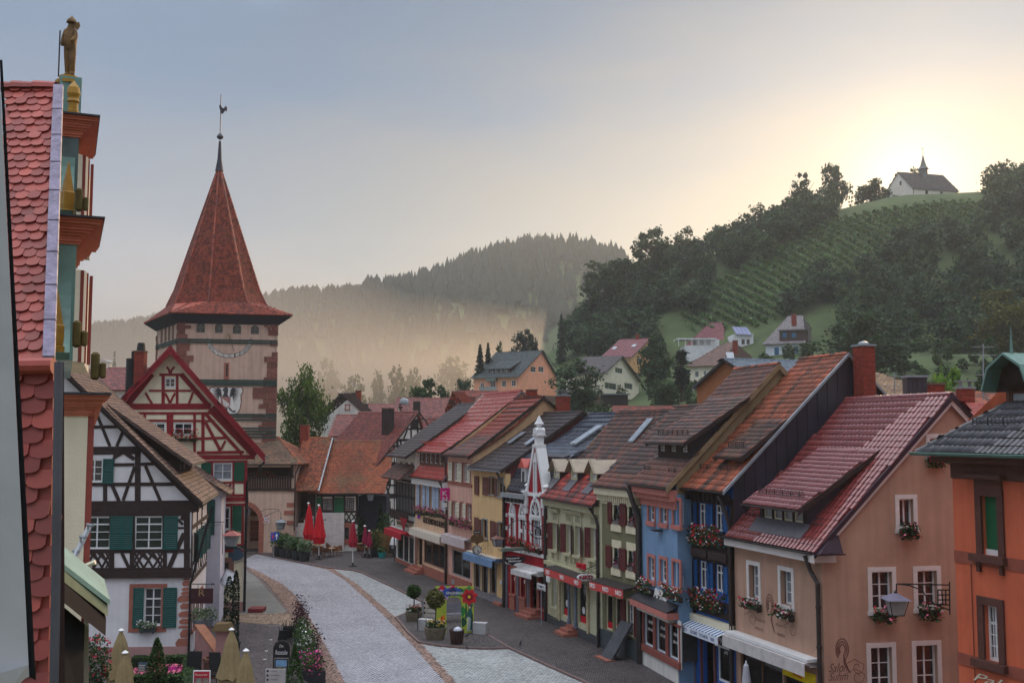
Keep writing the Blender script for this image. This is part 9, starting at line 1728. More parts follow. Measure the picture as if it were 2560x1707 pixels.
def potted(label,px,py,r,hp_,hl,leaf='mid',m=POTB,n=420,ls=.24,spread=1.5,group='black planters along the kerb',z=0.0,cols=None,name='potted_plant',kind='bush'):
 b=gnd(px,py,z);t=thing(name,label,'potted plant',b,group);MB().lathe(b,[(r*.8,0),(r*.98,hp_*.6),(r,hp_),(r*.88,hp_),(r*.85,hp_-.06)],12).build('pot',m,t)
 if kind=='bush':d=in_ell(n,.2);P=b+d*[r*spread,r*spread,hl*.55]+[0,0,hp_+hl*.42]
 elif kind=='cone':tt=RNG.random(n);a=RNG.random(n)*6.28;P=b+np.stack([np.cos(a)*r*spread*(1-tt)*np.sqrt(RNG.random(n)),np.sin(a)*r*spread*(1-tt)*np.sqrt(RNG.random(n)),hp_+tt*hl],1)
 quads('foliage',leafq(P,ls,.6),RNG.random(n),LEAF[leaf],t,kind='stuff')
 if cols:
  for c in cols:k=RNG.integers(0,n,40);quads('blossom',leafq(P[k]+[0,0,.05],ls*.7),RNG.random(40),FLOWER[c],t,kind='stuff')
 return t
for k,(px,py)in enumerate(((694,1390),(711,1393),(726,1395),(743,1399),(761,1402))):potted(['black planter nearest the blue traffic sign, with oleander','second black oleander planter from the blue sign','middle black oleander planter on the kerb','fourth black oleander planter from the blue sign','black planter nearest the cafe chairs, last of the oleander row'][k],px,py,.48,.8,1.5-.1*k,'mid' if k%2 else 'grey')
potted('tall bamboo screen plant in a black pot beside the cafe',940,1391,.5,.7,1.9,'olive',n=300,group=None);potted('leafy climbing shrub behind the bamboo pot',962,1380,.6,.6,3.2,'mid',n=600,spread=1.4,group=None);potted('pointed conifer between the bamboo and the old timbered house',951,1378,.5,.4,3.9,'conifer',n=700,kind='cone',spread=1.6,group=None);potted('small plant in a turquoise pot near the white van',955,1394,.35,.5,.5,'mid',m=mat('turquoise_pot',(32,140,140),rough=.4),n=80,group=None);potted('green climber against the inn corner',903,1376,.5,.4,3.0,'mid',n=400,spread=1.2,group=None)
t=thing('reed_screen','pale bamboo reed screen between the turquoise pot and the white van','screen',gnd(953,1388));b=gnd(950,1388)
for k in range(14):MB().tube([b+[-.1+k*.085,0,0],b+[-.1+k*.085+random.uniform(-.03,.03),0,2.0+random.uniform(-.15,.1)]],.035,5).build('reed',mat('reed',(158,116,74),rough=.8,attr=.2),t)
# white van
vb=gnd(974,1392);t=thing('parked_van','white and dark camper van half hidden behind the bookshop','van',vb);VW=mat('van_white',(208,210,214),rough=.3,coat=.4,var=.04);VD=mat('van_dark',(44,36,40),rough=.35,coat=.4,var=.06);ux=V3((.55,-.83,0));ux/=np.linalg.norm(ux);uy=np.array([-ux[1],ux[0],0]);fx=V3((-.3,-.95,0));sx=V3((.95,-.3,0));Q=lambda a,b_,z:vb+sx*a-fx*b_+[0,0,z]
MB().hexa([Q(0,0,.35),Q(1.8,0,.35),Q(1.8,4.4,.35),Q(0,4.4,.35),Q(0,-.05,1.05),Q(1.8,-.05,1.05),Q(1.8,4.4,1.1),Q(0,4.4,1.1)]).build('lower_body',VD,t);MB().hexa([Q(0,-.03,1.05),Q(1.8,-.03,1.05),Q(1.8,4.4,1.1),Q(0,4.4,1.1),Q(.06,.12,1.5),Q(1.74,.12,1.5),Q(1.74,4.4,1.5),Q(.06,4.4,1.5)]).hexa([Q(.06,.12,1.5),Q(1.74,.12,1.5),Q(1.74,4.4,1.5),Q(.06,4.4,1.5),Q(.22,.5,2.15),Q(1.58,.5,2.15),Q(1.58,4.3,2.15),Q(.22,4.3,2.15)]).hexa([Q(.2,.46,2.12),Q(1.6,.46,2.12),Q(1.6,4.3,2.12),Q(.2,4.3,2.12),Q(.4,.7,2.3),Q(1.4,.7,2.3),Q(1.4,4.1,2.3),Q(.4,4.1,2.3)]).build('upper_body',VW,t)
MB().quad(Q(.2,.11,1.48),Q(1.6,.11,1.48),Q(1.52,.46,2.05),Q(.3,.46,2.05)).build('windscreen',GLASS,t)
for b0_,b1_ in((.5,1.5),(1.6,2.8),(2.9,4.1)):MB().quad(Q(.05,b0_,1.5),Q(.05,b1_,1.5),Q(.18,b1_,2.05),Q(.18,b0_+.1,2.05)).build('side_window',GLASS,t)
for a in(.3,1.5):MB().lathe(Q(a,-.06,.85),[(.13,0),(.12,.04)],12,ax=fx).build('headlight',CURT,t)
MB().hexa([Q(-.02,-.14,.35),Q(1.82,-.14,.35),Q(1.82,0,.35),Q(-.02,0,.35),Q(-.02,-.14,.55),Q(1.82,-.14,.55),Q(1.82,0,.55),Q(-.02,0,.55)]).build('bumper',VD,t)
for b_ in(.9,3.4):
 for a in(.0,1.62):w_=MB().lathe(Q(a,b_,.34),[(.34,0),(.34,.18)],16,ax=sx).build('wheel',BLACKM,t);MB().lathe(Q(a-.01,b_,.34),[(.19,0),(.19,.2)],12,ax=sx).build('rim',ZINC,w_)
 # traffic sign, lamp behind, GENGENBACH photo wall and things around it
b=gnd(684,1392);t=thing('traffic_sign','blue priority traffic sign with red and white arrows at the kerb bend','sign',b);a_,c_=at(681,1332,b[1]),at(695,1348,b[1]);MB().tube([b,(b[0],b[1],a_[2])],.035,6).build('post',ZINC,t);MB().box(((a_[0]+c_[0])/2,b[1]-.06,(a_[2]+c_[2])/2),.72,.03,.72).build('sign_board',mat('sign_blue',(24,70,160),rough=.4),t);ws=Wall(((a_[0]+c_[0])/2,b[1]-.075,0),(1,0),t);zc=(a_[2]+c_[2])/2
MB().wpoly(ws,[(.1,zc-.28),(.18,zc-.28),(.18,zc+.02),(.28,zc+.02),(.14,zc+.28),(0,zc+.02),(.1,zc+.02)],0,.012).build('white_arrow',WHITE,t);MB().wpoly(ws,[(-.14,zc+.26),(-.2,zc+.26),(-.2,zc-.02),(-.28,zc-.02),(-.17,zc-.26),(-.06,zc-.02),(-.14,zc-.02)],0,.012).build('red_arrow',mat('traffic_red',(190,40,50)),t)
pb=gnd(1090,1578);pY=pb[1];cc4=lambda x,y:at(*c4(x,y),pY);t=thing('photo_wall','colourfully painted GENGENBACH photo wall with a doorway cut-out on the traffic island','photo wall',gnd(1126,1580));A_,B_=gnd(*c4(1952,1362)),gnd(*c4(2338,1362));wp=Wall(A_,B_-A_,t);Wp=np.linalg.norm(B_-A_);Hp=wp.px(c4(2145,900))[1]
d0,d1=wp.px(c4(2065,1200))[0],wp.px(c4(2212,1200))[0];zd=wp.px(c4(2140,1005))[1];LIM=mat('lime_paint',(164,178,62),rough=.6,var=.12,scale=2)
mb=MB();mb.wb(wp,0,d0,0,Hp,0,.08);mb.wb(wp,d1,Wp,0,Hp,0,.08);mb.wb(wp,d0,d1,zd,Hp,0,.08)
for s,u in((1,d0),(-1,d1)):mb.wpoly(wp,[(u,zd+.001),(u,zd-.25),(u+s*.08,zd-.08),(u+s*.25,zd+.001)],0,.079)
mb.build('panel',LIM,t)
def blob(u,z,ru,rz,m,n=12,d=.081,k=.15,nm='painted_flower',pet=0):
 MB().wpoly(wp,[(u+math.cos(a)*ru*(1+k*math.sin(pet*a if pet else a*3+u*9)),z+math.sin(a)*rz*(1+k*math.sin(pet*a if pet else a*3+u*9)))for a in np.linspace(0,6.283,(6*pet if pet else n)+1)[:-1]],0,d).build(nm,m,t)
PT={k:mat('paint_'+k,c,rough=.6,var=.15,scale=9)for k,c in{'lilac':(186,150,190),'blue':(44,80,160),'navy':(28,40,90),'red':(190,24,40),'dred':(120,12,30),'green':(48,130,60),'dgreen':(26,80,56),'pink':(206,150,180),'teal':(30,90,86),'white':(226,226,220),'orange':(220,120,30),'yellow':(230,190,50)}.items()}
HB=Hp-zd
for i in range(26):u=random.uniform(.1,Wp-.1);z=random.uniform(zd+HB*.25,Hp-.12);c=('lilac','blue','navy','pink','blue','red')if u<Wp*.62 else('green','dgreen','green');blob(u,z,random.uniform(.1,.2),random.uniform(.1,.2),PT[random.choice(c)],pet=5,d=.081+i*.0006)
for i,(u,z,r,c)in enumerate(((Wp*.2,zd+HB*.2,.3,'lilac'),(Wp*.1,zd-.1,.26,'pink'),(Wp*.88,zd+.02,.4,'red'),(Wp*.88,zd+.02,.22,'dred'),(Wp*.3,Hp-.3,.22,'blue'),(Wp*.45,Hp-.25,.2,'navy'))):blob(u,z,r,r,PT[c],pet=7,d=.1+i*.002)
blob(Wp*.88,zd+.02,.08,.08,PT['yellow'],d=.113,k=0)
for i,(u,z,ru,rz,c)in enumerate(((Wp*.8,zd*.62,.05,.5,'dgreen'),(Wp*.72,zd*.6,.12,.3,'green'),(Wp*.74,zd*.3,.14,.25,'dgreen'),(Wp*.92,zd*.75,.05,.3,'green'))):blob(u,z,ru,rz,PT[c],d=.083+i*.001,nm='painted_leaf')
fu=Wp*.88;MB().wpoly(wp,[(fu-.12,.1),(fu+.2,.1),(fu+.16,zd*.42),(fu+.08,zd*.5),(fu-.08,zd*.48)],0,.092).build('painted_skirt',PT['white'],t)
for k in range(5):MB().wpoly(wp,[(fu-.1+k*.06,.1),(fu-.07+k*.06,.1),(fu-.02+k*.03,zd*.46),(fu-.035+k*.03,zd*.46)],.09,.095).build('painted_stripe',PT['teal'],t)
MB().wpoly(wp,[(fu+.05,.15),(fu+.22,.2),(fu+.2,zd*.5),(fu+.12,zd*.68),(fu-.02,zd*.7),(fu-.12,zd*.52),(fu-.26,zd*.44),(fu-.25,zd*.4),(fu-.02,zd*.46),(fu+.1,zd*.4)],0,.096).build('painted_coat',PT['teal'],t);blob(fu+.03,zd*.76,.1,.1,PT['navy'],d=.098,k=0,nm='painted_hat');blob(fu+.02,zd*.72,.06,.07,mat('paint_skin',(206,170,140)),d=.099,k=0,nm='painted_face');MB().wpoly(wp,[(fu+.1,zd*.62),(fu+.2,zd*.78),(fu+.16,zd*.92),(fu+.12,zd*.92),(fu+.14,zd*.78),(fu+.05,zd*.66)],0,.094).build('painted_arm',PT['teal'],t)
for k in range(4):blob(d0*(.3+.15*k),.35+.12*k,.1,.4-.05*k,PT[('orange','yellow','red','orange')[k]],d=.083+k*.001,nm='painted_dress')
r=wp.rect(c4(2060,950),c4(2230,976));text(wp,'GENGENBACH',(r[0],r[1],r[2],r[3]),WHITE,t,d=.125,th=.01,bold=.01)
# bench behind it
bb=gnd(*c4(2135,1262));t=thing('park_bench','grey slatted bench seen through the doorway of the painted photo wall','bench',bb);bx=V3((.93,.37,0));by=V3((-.37,.93,0));S2=mat('bench_grey',(112,112,124),rough=.6,var=.15)
for k in range(4):MB().box(bb+by*(.1+k*.12)+[0,0,.44],1.8,.1,.035,bx,by).build('slat',S2,t)
for k in range(4):MB().box(bb+by*(.55+k*.05)+[0,0,.56+k*.12],1.8,.03,.1,bx,by).build('slat',S2,t)
for s in(-.7,.7):MB().tube([bb+bx*s+[0,0,0],bb+bx*s+by*.15+[0,0,.42],bb+bx*s+by*.5+[0,0,.42],bb+bx*s+by*.7+[0,0,.98]],.035,5).tube([bb+bx*s+by*.65,bb+bx*s+by*.45+[0,0,.42]],.035,5).build('leg',BLACKM,t)
TRO=mat('trough_stone',(106,96,80),rough=.95,var=.3,scale=4,bump=.6,bscale=14)
def trough(label,px,py,L,Wd,hgt,tree_h,crown,cols,leaf='mid',yaw=.2):
 b=gnd(px,py);t=thing('stone_trough',label,'planter',b,'stone flower troughs with standard trees');ux=V3((math.cos(yaw),math.sin(yaw),0));uy=V3((-math.sin(yaw),math.cos(yaw),0));q=lambda s,z:[b+ux*a*L/2*s+uy*c*Wd/2*s+np.array([0,0,z])for a,c in((-.7,-1),(.7,-1),(1,-.4),(1,.4),(.7,1),(-.7,1),(-1,.4),(-1,-.4))]
 lo,hi=q(.78,0),q(1,hgt);MB().add(lo+hi,[tuple(range(7,-1,-1)),tuple(range(8,16))]+[(i,(i+1)%8,8+(i+1)%8,8+i)for i in range(8)]).build('trough',TRO,t);MB().tube([b+[0,0,hgt],b+[.03,0,hgt+tree_h*.5]],.035,6).build('stem',BARK,t)
 P=b+in_ell(900,.5)*crown+[0,0,hgt+tree_h*.5+crown*.8];quads('crown',leafq(P,.16),RNG.random(900),LEAF[leaf],t,kind='stuff');P2=b+np.stack([RNG.uniform(-L*.42,L*.42,260)]*3,1)*ux+np.outer(RNG.uniform(-Wd*.4,Wd*.4,260),uy)+np.outer(hgt+RNG.random(260)*.3,(0,0,1));quads('foliage',leafq(P2,.15),RNG.random(260),LEAF['mid'],t,kind='stuff')
 for c in cols:P3=P2[RNG.integers(0,260,70)]+[0,0,.12];quads('blossom',leafq(P3,.12),RNG.random(70),FLOWER[c],t,kind='stuff')
trough('far stone trough with a small standard tree and white and red flowers',1034,1551,1.0,.75,.5,1.7,.4,('white','red'));trough('near stone trough with a bushy reddish standard tree and yellow flowers by the photo wall',1088,1597,1.15,.85,.62,2.1,.52,('yellow','white'),'olive')
b=gnd(1058,1545);t=thing('information_board','small white and beige information board on a grey post beside the far trough','sign',b);z=at(1058,1498,b[1])[2];MB().tube([b,(b[0],b[1],z)],.04,6).build('post',ZINC,t);wI=Wall(b,(.97,-.24),t);MB().wb(wI,0,1.0,z-1.0,z,-.02,.02).build('sign_board',mat('sign_beige',(202,192,180)),t)
for k in range(3):MB().wb(wI,.04,.14,z-.25-k*.28,z-.13-k*.28,.02,.025).build('pictogram',BLACKM,t);MB().wb(wI,.22,.92,z-.23-k*.28,z-.17-k*.28,.02,.024).build('text_line',mat('text_grey',(130,126,124)),t)
b=gnd(1142,1608);t=thing('litter_basket','rust brown slatted litter basket with a pale bag on the traffic island','litter bin',b)
for k in range(16):a=k*.3927;MB().tube([b+[math.cos(a)*.28,math.sin(a)*.28,.02],b+[math.cos(a)*.36,math.sin(a)*.36,.72]],.035,4).build('slat',mat('rust_slat',(72,46,42),rough=.7),t)
MB().lathe(b,[(.24,.02),(.31,.68)],14).build('liner',BLACKM,t);MB().lathe(b+[.05,0,.66],[(.25,0),(.2,.12),(.05,.2)],9).build('bag',mat('bag_pale',(196,200,214),rough=.4),t)
for px,py,l in((1200,1583,'pale stone block at the right foot of the photo wall'),(1064,1574,'pale stone block at the left foot of the photo wall')):b=gnd(px,py);t=thing('stone_block',l,'stone block',b,'stone blocks beside the photo wall');MB().box(b+[0,0,.3],.8,.45,.6,(.95,-.3,0),(.3,.95,0)).build('block',mat('pale_stone',(172,170,172),rough=.9,var=.12,bump=.3),t);MB().tube([b+[-.42,-.2,0],b+[-.42,-.2,1.05],b+[-.42,.3,1.05],b+[-.42,.3,0]],.025,5).build('rail',BLACKM,t)
for px,py,l,rz in((1168,1594,'dark pigeon beside the litter basket',.5),(1168,1625,'dark pigeon on the pale setts below the litter basket',2.2),(1301,1613,'dark pigeon on the right pavement',1.2)):
 b=gnd(px,py,RZ if py==1625 else 0);t=thing('pigeon',l,'bird',b,'pigeons on the street');PG=mat('pigeon_grey',(44,44,52),rough=.7);d=V3((math.cos(rz),math.sin(rz),0));person_mesh('body',[b+d*-.17+[0,0,.1],b+d*-.06+[0,0,.13],b+d*.04+[0,0,.15],b+d*.1+[0,0,.22],b+d*.125+[0,0,.26],b+d*.17+[0,0,.255]],[(0,1),(1,2),(2,3),(3,4),(4,5)],[.02,.06,.075,.04,.038,.01],PG,t);MB().tube([b+[.02,.02,.1],b+[.02,.02,0]],.008,4).tube([b+[-.02,-.02,.1],b+[-.02,-.02,0]],.008,4).build('leg',mat('pigeon_leg',(150,70,60)),t)
 # street lamp on the old timbered house
p=at(927,1240,98);lantern('square_lantern','old street lantern on a curved arm in front of the old timbered house',p,.85,Wall((0,0,0),(1,0),None),arm=[[at(x,y,98)for x,y in((955,1212),(940,1209),(931,1215),(928,1230))]],body=CURT)
p=at(579,1345,56);lantern('corner_lantern','ornate copper roofed lantern on a white arm in front of the red timbered house',p,.82,Wall((0,0,0),(1,0),None),arm=[[at(x,y,56)for x,y in((578,1375),(556,1385),(555,1310),(520,1315),(475,1330))],[at(x,y,56)for x,y in((470,1320),(510,1306),(560,1304))]],body=CURT,roofm=mat('copper_red',(150,74,70),rough=.5),cage=mat('cage_grey',(150,160,164)))
b=at(586,1385,66);t=thing('oval_guild_sign','blue-grey oval sign in a wire scroll under the red timbered house','sign',b);wO=Wall((b[0],b[1]-.2,0),(1,0),t);MB().wpoly(wO,[(math.cos(a)*.62,b[2]+math.sin(a)*.38)for a in np.linspace(0,6.283,21)[:-1]],-.03,.03).build('sign_board',mat('oval_blue',(64,84,102)),t);MB().tube([wO.pt(math.cos(a)*.75,b[2]+math.sin(a)*.5,0)for a in np.linspace(0,6.283,25)],.02,4).build('scroll',ZINC,t)
# restaurant garden bottom left
def hedge(label,pts,hgt,wd,n=900,name='box_hedge'):
 P=[gnd(*p)if len(p)==2 else V3(p)for p in pts];t=thing(name,label,'hedge',P[0]);V=[]
 mb=MB()
 for i in range(len(P)-1):
  d=P[i+1]-P[i];L=np.linalg.norm(d);d/=L;x=np.array([-d[1],d[0],0]);u=RNG.random(n)*L;f=RNG.random(n);s=RNG.uniform(-.5,.5,n)*wd;zz=np.where(f<.5,hgt,RNG.random(n)*hgt);s=np.where(f<.5,s,np.sign(s)*wd/2);V.append(P[i]+np.outer(u,d)+np.outer(s,x)+np.outer(zz,(0,0,1))+RNG.normal(0,.02,(n,3)));mb.box(P[i]+d*L/2+[0,0,hgt*.48],L,wd*.92,hgt*.94,d,x)
 mb.build('hedge_core',mat('hedge_core',(28,44,22),rough=.95),t);V=np.concatenate(V);quads('foliage',leafq(V,.1,.8),RNG.random(len(V)),LEAF['mid'],t,kind='stuff')
hedge('low clipped box hedge edging the flower bed in front of the timbered house',[(330,1672),(470,1668),(474,1760)],.55,.5);hedge('front strip of clipped box hedge at the lower picture edge',[(335,1718),(470,1716)],.5,.45)
def bed(label,px,py,rx,ry,cols,n=300,name='flower_bed',leaf='mid',hgt=.3):
 b=gnd(px,py);t=thing(name,label,'flowers',b,'flower beds in the restaurant garden');a=RNG.random(n)*6.28;r=np.sqrt(RNG.random(n));P=b+np.stack([np.cos(a)*r*rx,np.sin(a)*r*ry,RNG.random(n)*hgt],1);quads('foliage',leafq(P,.13),RNG.random(n),LEAF[leaf],t,kind='stuff')
 for i,c in enumerate(cols):k=(r>i/len(cols))&(r<=(i+1)/len(cols));Pk=P[k];Pk[:,2]=hgt*1.05+RNG.random(len(Pk))*.06;quads('blossom',leafq(Pk,.13,1),RNG.random(len(Pk)),FLOWER[c],t,kind='stuff')
bed('round flower cushion with a magenta centre and pink rim',429,1690,.9,.9,('magenta','rose'));bed('pink flowers left of the stone in the restaurant garden bed',350,1695,.6,.6,('rose','rose'),160)
b=at(392,1655,46);b[2]=0;t=thing('garden_conifer','bushy yellow-green thuja behind the upright stone in the garden','shrub',b);n=1800;tt=RNG.random(n);a=RNG.random(n)*6.28;P=b+np.stack([np.cos(a)*.62*(1-tt)**.7*(.6+.4*RNG.random(n)),np.sin(a)*.62*(1-tt)**.7,.1+tt*2.1],1);quads('foliage',leafq(P,.14,1),RNG.random(n),LEAF['mid'],t,kind='stuff');MB().tube([b,b+[0,0,1.6]],.05,6).build('trunk',BARK,t)
b=gnd(394,1690);t=thing('upright_stone','upright reddish boulder with a carved face in the garden bed','stone',b);MB().lathe(b,[(.36,0),(.34,.5),(.3,.95),(.18,1.1),(.02,1.12)],9).build('stone',SAND,t)
b=gnd(356,1697);t=thing('slate_menu_board','small dark slate menu board stuck in the flower bed','board',b);MB().box(b+[0,0,.45],.42,.04,.55,uz=(0,.2,1)).build('board',mat('slate_blue',(62,78,96),rough=.6),t);MB().tube([b,b+[0,.05,.3]],.02,4).build('stake',DWOOD,t);wS=Wall(b+[-.17,-.08,0],(1,0),t)
for k in range(5):MB().wb(wS,.02,.3-.04*(k%2),.62-k*.08,.635-k*.08,-.02-.0,.0-.0).build('chalk_line',CREAMP,t)
b=at(240,1650,44);b[2]=0;t=thing('rose_bush','rose bush with crimson blooms beside the town hall porch','rose bush',b);P=b+in_ell(900,.3)*[.62,.6,1.25]+[-.02,0,1.5];quads('foliage',leafq(P,.15),RNG.random(900),LEAF['dark'],t,kind='stuff');P=b+in_ell(46,.8)*[.62,.6,1.0]+[.1,-.2,1.85]
for c in P[:34]:pass
quads('blossom',np.concatenate([leafq(P+RNG.normal(0,.04,P.shape),.12)for _ in range(4)]),RNG.random(len(P)*4),FLOWER['crimson'],t,kind='stuff');MB().tube([b,b+[0,0,1.3]],.03,5).build('stem',BARK,t)
b=at(502,1690,43.5);b[2]=0;t=thing('poster_stand','red poster stand with two photographs and white frame','sign',b);a_,c_=at(483,1675,43.5),at(525,1720,43.5);wS=Wall((a_[0],b[1],0),(1,0),t);W_=c_[0]-a_[0];MB().wb(wS,0,W_,0.02,a_[2],-.05,0).build('frame',WHITE,t);MB().wb(wS,.04,W_-.04,.1,a_[2]-.04,0,.006).build('poster',mat('poster_red',(176,36,58)),t);text(wS,'Restaurant',(.1,W_-.12,a_[2]-.2,a_[2]-.12),CREAMP,t,d=.012,th=.004)
for x in(.1,W_*.55):MB().wb(wS,x,x+W_*.36,a_[2]-.62,a_[2]-.3,.006,.01).build('photograph',mat('photo_print_%d'%int(x*10),(120+int(x*60),130,120),var=.6,scale=7),t)
# steps, pier and planters by the timbered house
PIERM=mat('pier_pink',(164,120,116),rough=.9,var=.15);b=at(556,1640,48.5);b[2]=0;t=thing('stair_pier','pink stone stair pier with a mossy cap at the foot of the timbered house','pier',b);zt=at(556,1573,48.5)[2];MB().box(b+[0,0,zt/2],.5,.5,zt).build('pier',PIERM,t);MB().hexa([b+[x,y,zt]for x,y in((-.42,-.42),(.42,-.42),(.42,.42),(-.42,.42))]+[b+[x,y,zt+.3]for x,y in((-.3,-.3),(.3,-.3),(.3,.3),(-.3,.3))]).build('cap',mat('moss_cap',(96,78,52),rough=.95),t)
t=thing('stair_wall','sloping pink stair wall with a wooden coping beside the timbered house','wall',at(520,1600,49));a_,c_=at(490,1565,50.2),at(545,1640,48.6);MB().hexa([V3((a_[0],a_[1],0)),V3((c_[0],c_[1],0)),V3((c_[0]+.3,c_[1],0)),V3((a_[0]+.3,a_[1],0)),a_,c_,c_+[.3,0,0],a_+[.3,0,0]]).build('wall',PIERM,t);MB().hexa([a_+[-.08,0,.01],c_+[-.08,0,.01],c_+[.4,0,.01],a_+[.4,0,.01],a_+[-.08,0,.1],c_+[-.08,0,.1],c_+[.4,0,.1],a_+[.4,0,.1]]).build('coping',mat('coping_wood',(150,100,76),rough=.8,var=.2,scale=5),t)
for px,py,Y,l,c in((497,1548,52.5,'grey pot with pale grasses at the top of the stair wall','grey'),(520,1545,54,'bowl of silvery plants on the dark ledge by the stair pier','grey')):b=at(px,py,Y);t=thing('pot_plant',l,'potted plant',b,'pots on the stair ledge');MB().lathe(b-[0,0,.35],[(.22,0),(.3,.35)],10).build('pot',ZINC,t);P=b+in_ell(220,.2)*[.5,.4,.4]+[0,0,.2];quads('foliage',leafq(P,.14,.6),RNG.random(220),LEAF[c],t,kind='stuff');MB().tube([V3((b[0],b[1],0)),b-[0,0,.34]],.16,8).build('stand',PIERM,t)
for px,yt,yb,Y,wp_,l in((571,1440,1570,50,20,'slim dark cypress column in front of the white glass canopy, the nearer one'),(588,1425,1565,54,14,'slim dark cypress column, the farther one against the red timbered house')):
 b=at(px,yb,Y);b[2]=0;hh=at(px,yt,Y)[2];t=thing('column_cypress',l,'cypress',b,'cypress columns at the stair');n=1500;tt=RNG.random(n);a=RNG.random(n)*6.28;rr=wp_/F*Y*.55*np.sqrt(np.minimum(1,(1-tt)*5));P=b+np.stack([np.cos(a)*rr,np.sin(a)*rr,.3+tt*(hh-.3)],1);quads('foliage',leafq(P,.13,1),RNG.random(n),LEAF['conifer'],t,kind='stuff');MB().lathe(b,[(.24,0),(.3,.5)],10).build('pot',POTB,t)
p=at(575,1445,60);t=thing('glass_canopy','white faceted entrance canopy behind the cypress columns','canopy',p);q=lambda x,y,Y:at(x,y,Y);MB().add([q(552,1452,62),q(566,1422,62),q(588,1432,60),q(590,1450,59),q(572,1465,58.5),q(556,1462,60)],[(0,1,5),(1,2,4,5),(2,3,4)]).build('glazing',mat('canopy_white',(196,204,214),rough=.2),t);MB().tube([q(552,1452,62),q(566,1422,62),q(588,1432,60),q(590,1450,59),q(572,1465,58.5),q(556,1462,60),q(552,1452,62)],.04,4).build('canopy_rim',ZINC,t)
# stacked chairs, A-board and flower hedge at the left of the carriageway
b=gnd(668,1690);t=thing('arched_sign_stand','black arched sign stand with white lettering and a landscape photograph','sign',b);a_,c_=at(685,1600,b[1]),at(722,1700,b[1]);wS=Wall((a_[0],b[1],0),(1,0),t);W_=c_[0]-a_[0];zt=a_[2]
MB().tube([wS.pt(0,0,0),wS.pt(0,zt-.35,0)]+[wS.pt(W_/2-math.cos(a)*W_/2,zt-.35+math.sin(a)*.35,0)for a in np.linspace(0,math.pi,11)]+[wS.pt(W_,0,0)],.03,6).build('frame',BLACKM,t);MB().wpoly(wS,[(.03,zt-.75),(W_-.03,zt-.75),(W_-.03,zt-.35)]+[(W_/2+math.cos(a)*W_*.47,zt-.36+math.sin(a)*.32)for a in np.linspace(.2,math.pi-.2,9)]+[(.03,zt-.35)],-.02,.02).build('header_board',mat('sign_black',(34,30,34)),t);text(wS,'Die',(W_*.36,W_*.62,zt-.3,zt-.18),WHITE,t,d=.025,th=.004,shear=.2);text(wS,'Ratsstube',(.08,W_-.08,zt-.62,zt-.42),WHITE,t,d=.025,th=.004,shear=.2)
MB().wb(wS,.05,W_-.05,.1,zt-.82,-.02,.015).build('photo_frame',mat('sign_black',(34,30,34)),t);MB().wb(wS,.1,W_-.1,zt-1.15,zt-.86,.015,.02).build('photo_sky',mat('print_sky',(120,160,196),var=.2,scale=5),t);MB().wb(wS,.1,W_-.1,.2,zt-1.15,.015,.02).build('photo_land',mat('print_land',(104,98,82),var=.6,scale=6),t)
b=gnd(690,1745);t=thing('direction_board','pale board of stacked direction strips at the lower picture edge','sign',b);Yd=43.6;a_,c_=at(664,1671,Yd),at(713,1707,Yd);wS=Wall((a_[0],Yd,0),(1,0),t);W_=c_[0]-a_[0]
for k in range(5):z1=a_[2]-k*.17;MB().wb(wS,0,W_,z1-.16,z1,-.02,.02).build('direction_strip',mat('strip_grey',(178,172,170)),t);MB().wb(wS,.05,.13,z1-.12,z1-.04,.02,.024).build('pictogram',BLACKM,t);MB().wb(wS,.2,W_*(.6+.1*(k%2)),z1-.095,z1-.065,.02,.023).build('text_line',mat('text_grey',(130,126,124)),t)
for u in(.03,W_-.03):MB().wb(wS,u-.03,u+.03,0,a_[2],-.07,-.02).build('post',ZINC,t)
for k,(px,py)in enumerate(((718,1600),(727,1606),(708,1612))):
 b=gnd(px,py);t=thing('folded_chair',['black chair folded against the flower barrier, farthest back','black chair leaning in the middle of the folded row','black folded chair nearest the arched sign stand'][k],'chair',b,'folded black chairs');MB().box(b+[0,0,.5],.5,.06,.5,uz=(.15,0,1)).build('seat',BLACKM,t)
 for s in(-.22,.22):MB().tube([b+[s,0,0],b+[s+.14,.1,1.05]],.02,5).tube([b+[s+.2,0,0],b+[s-.04,.05,.95]],.02,5).build('leg',BLACKM,t)
for k in range(4):pass
def border(label,pts,hgt,leaf,cols,n=420,wd=.5,name='flower_barrier',m=POTB):
 n*=2
 P=[gnd(*p)for p in pts];t=thing(name,label,'planter',P[0],'planters along the carriageway');d=P[1]-P[0];L=np.linalg.norm(d);d/=L;x=np.array([-d[1],d[0],0]);MB().box((P[0]+P[1])/2+[0,0,.3],L,.5,.6,d,x).build('planter',m,t);u=RNG.random(n)*L;Q=P[0]+np.outer(u,d)+np.outer(RNG.normal(0,wd*.35,n),x)+np.outer(.5+RNG.random(n)**1.3*hgt*(.6+.4*np.sin(u*5)**2),(0,0,1));quads('foliage',leafq(Q,.12),RNG.random(n),LEAF[leaf],t,kind='stuff')
 for c in cols:k=RNG.integers(0,n,90);quads('blossom',leafq(Q[k]+RNG.normal(0,.07,(90,3)),.13),RNG.random(90),FLOWER[c],t,kind='stuff')
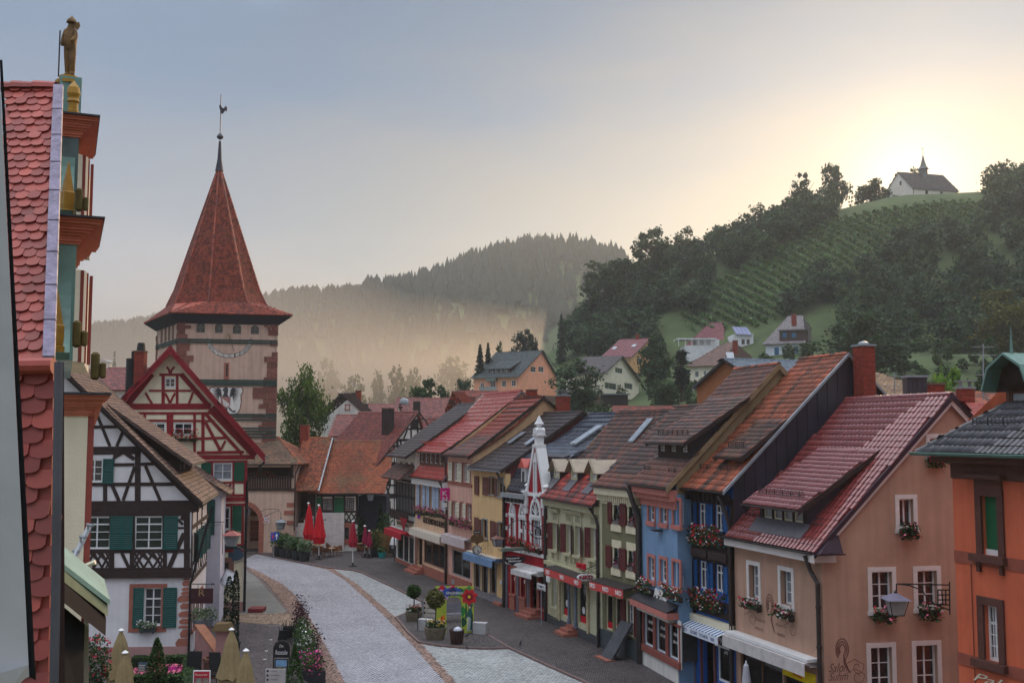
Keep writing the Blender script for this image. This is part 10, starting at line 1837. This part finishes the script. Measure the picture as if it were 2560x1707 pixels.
border('planter with dark purple foliage, farthest along the carriageway edge',[(745,1590),(758,1622)],1.9,'purple',(),620);border('planter with green vine leaves behind the folded chairs',[(748,1622),(762,1650)],1.3,'mid',(),460);border('planter with purple twigs and white flowers in the middle of the row',[(760,1645),(778,1680)],1.4,'mid',('white','white'),460);border('second purple leaved planter next to the carriageway',[(775,1640),(790,1672)],1.2,'purple',(),300);border('planter with pink and magenta flowers nearest the camera',[(762,1690),(800,1712)],.9,'mid',('pink','magenta','rose'),420)
b=gnd(735,1745);t=thing('pointed_thuja','pointed green thuja at the lower picture edge beside the direction board','shrub',b);n=1500;tt=RNG.random(n);a=RNG.random(n)*6.28;zt=at(731,1608,b[1])[2];P=b+np.stack([np.cos(a)*.42*(1-tt)**.8,np.sin(a)*.42*(1-tt)**.8,.2+tt*(zt-.2)],1);quads('foliage',leafq(P,.12,1),RNG.random(n),LEAF['mid'],t,kind='stuff');MB().lathe(b,[(.3,0),(.34,.4)],10).build('pot',POTB,t)
for k,(px,py)in enumerate(((677,1599),(666,1627),(662,1648))):b=gnd(px,py);t=thing('paper_scrap',['white paper scrap on the plaza setts, farthest','white paper scrap on the plaza setts, the middle one','white paper scrap on the plaza setts, nearest the sign stand'][k],'litter',b,'paper scraps on the plaza');MB().box(b+[0,0,.02],.14,.1,.02,uz=(.1,.1,1)).build('scrap',WHITE,t)
b=gnd(540,1690);t=thing('stone_tub','round sandstone tub between the poster stand and the stair pier','tub',b);MB().lathe(b,[(.5,0),(.55,.7),(.6,.72),(.6,.85),(.46,.85),(.44,.6)],16).build('tub',mat('tub_brown',(104,70,58),rough=.9,var=.2),t)
b=at(482,1640,48);b[2]=0;t=thing('wicker_chair','black wicker garden chair beside the stair wall','chair',b);MB().box(b+[0,0,.42],.6,.55,.1).build('seat',BLACKM,t);MB().box(b+[0,.28,.8],.62,.08,.75,uz=(0,.15,1)).build('backrest',BLACKM,t);[MB().tube([b+[x,y,0],b+[x,y,.42]],.025,5).build('leg',BLACKM,t)for x in(-.26,.26)for y in(-.22,.22)]
b=at(532,1632,47);b[2]=0;t=thing('garden_armchair','black garden armchair turned sideways in front of the stair pier','chair',b);MB().box(b+[0,0,.45],.55,.5,.06).build('seat',BLACKM,t);MB().box(b+[.05,.22,.95],.5,.06,.8,uz=(-.1,.12,1)).build('backrest',BLACKM,t);[MB().tube([b+[x,y,0],b+[x*.9,y,.45]],.02,5).build('leg',BLACKM,t)for x in(-.25,.25)for y in(-.2,.2)]
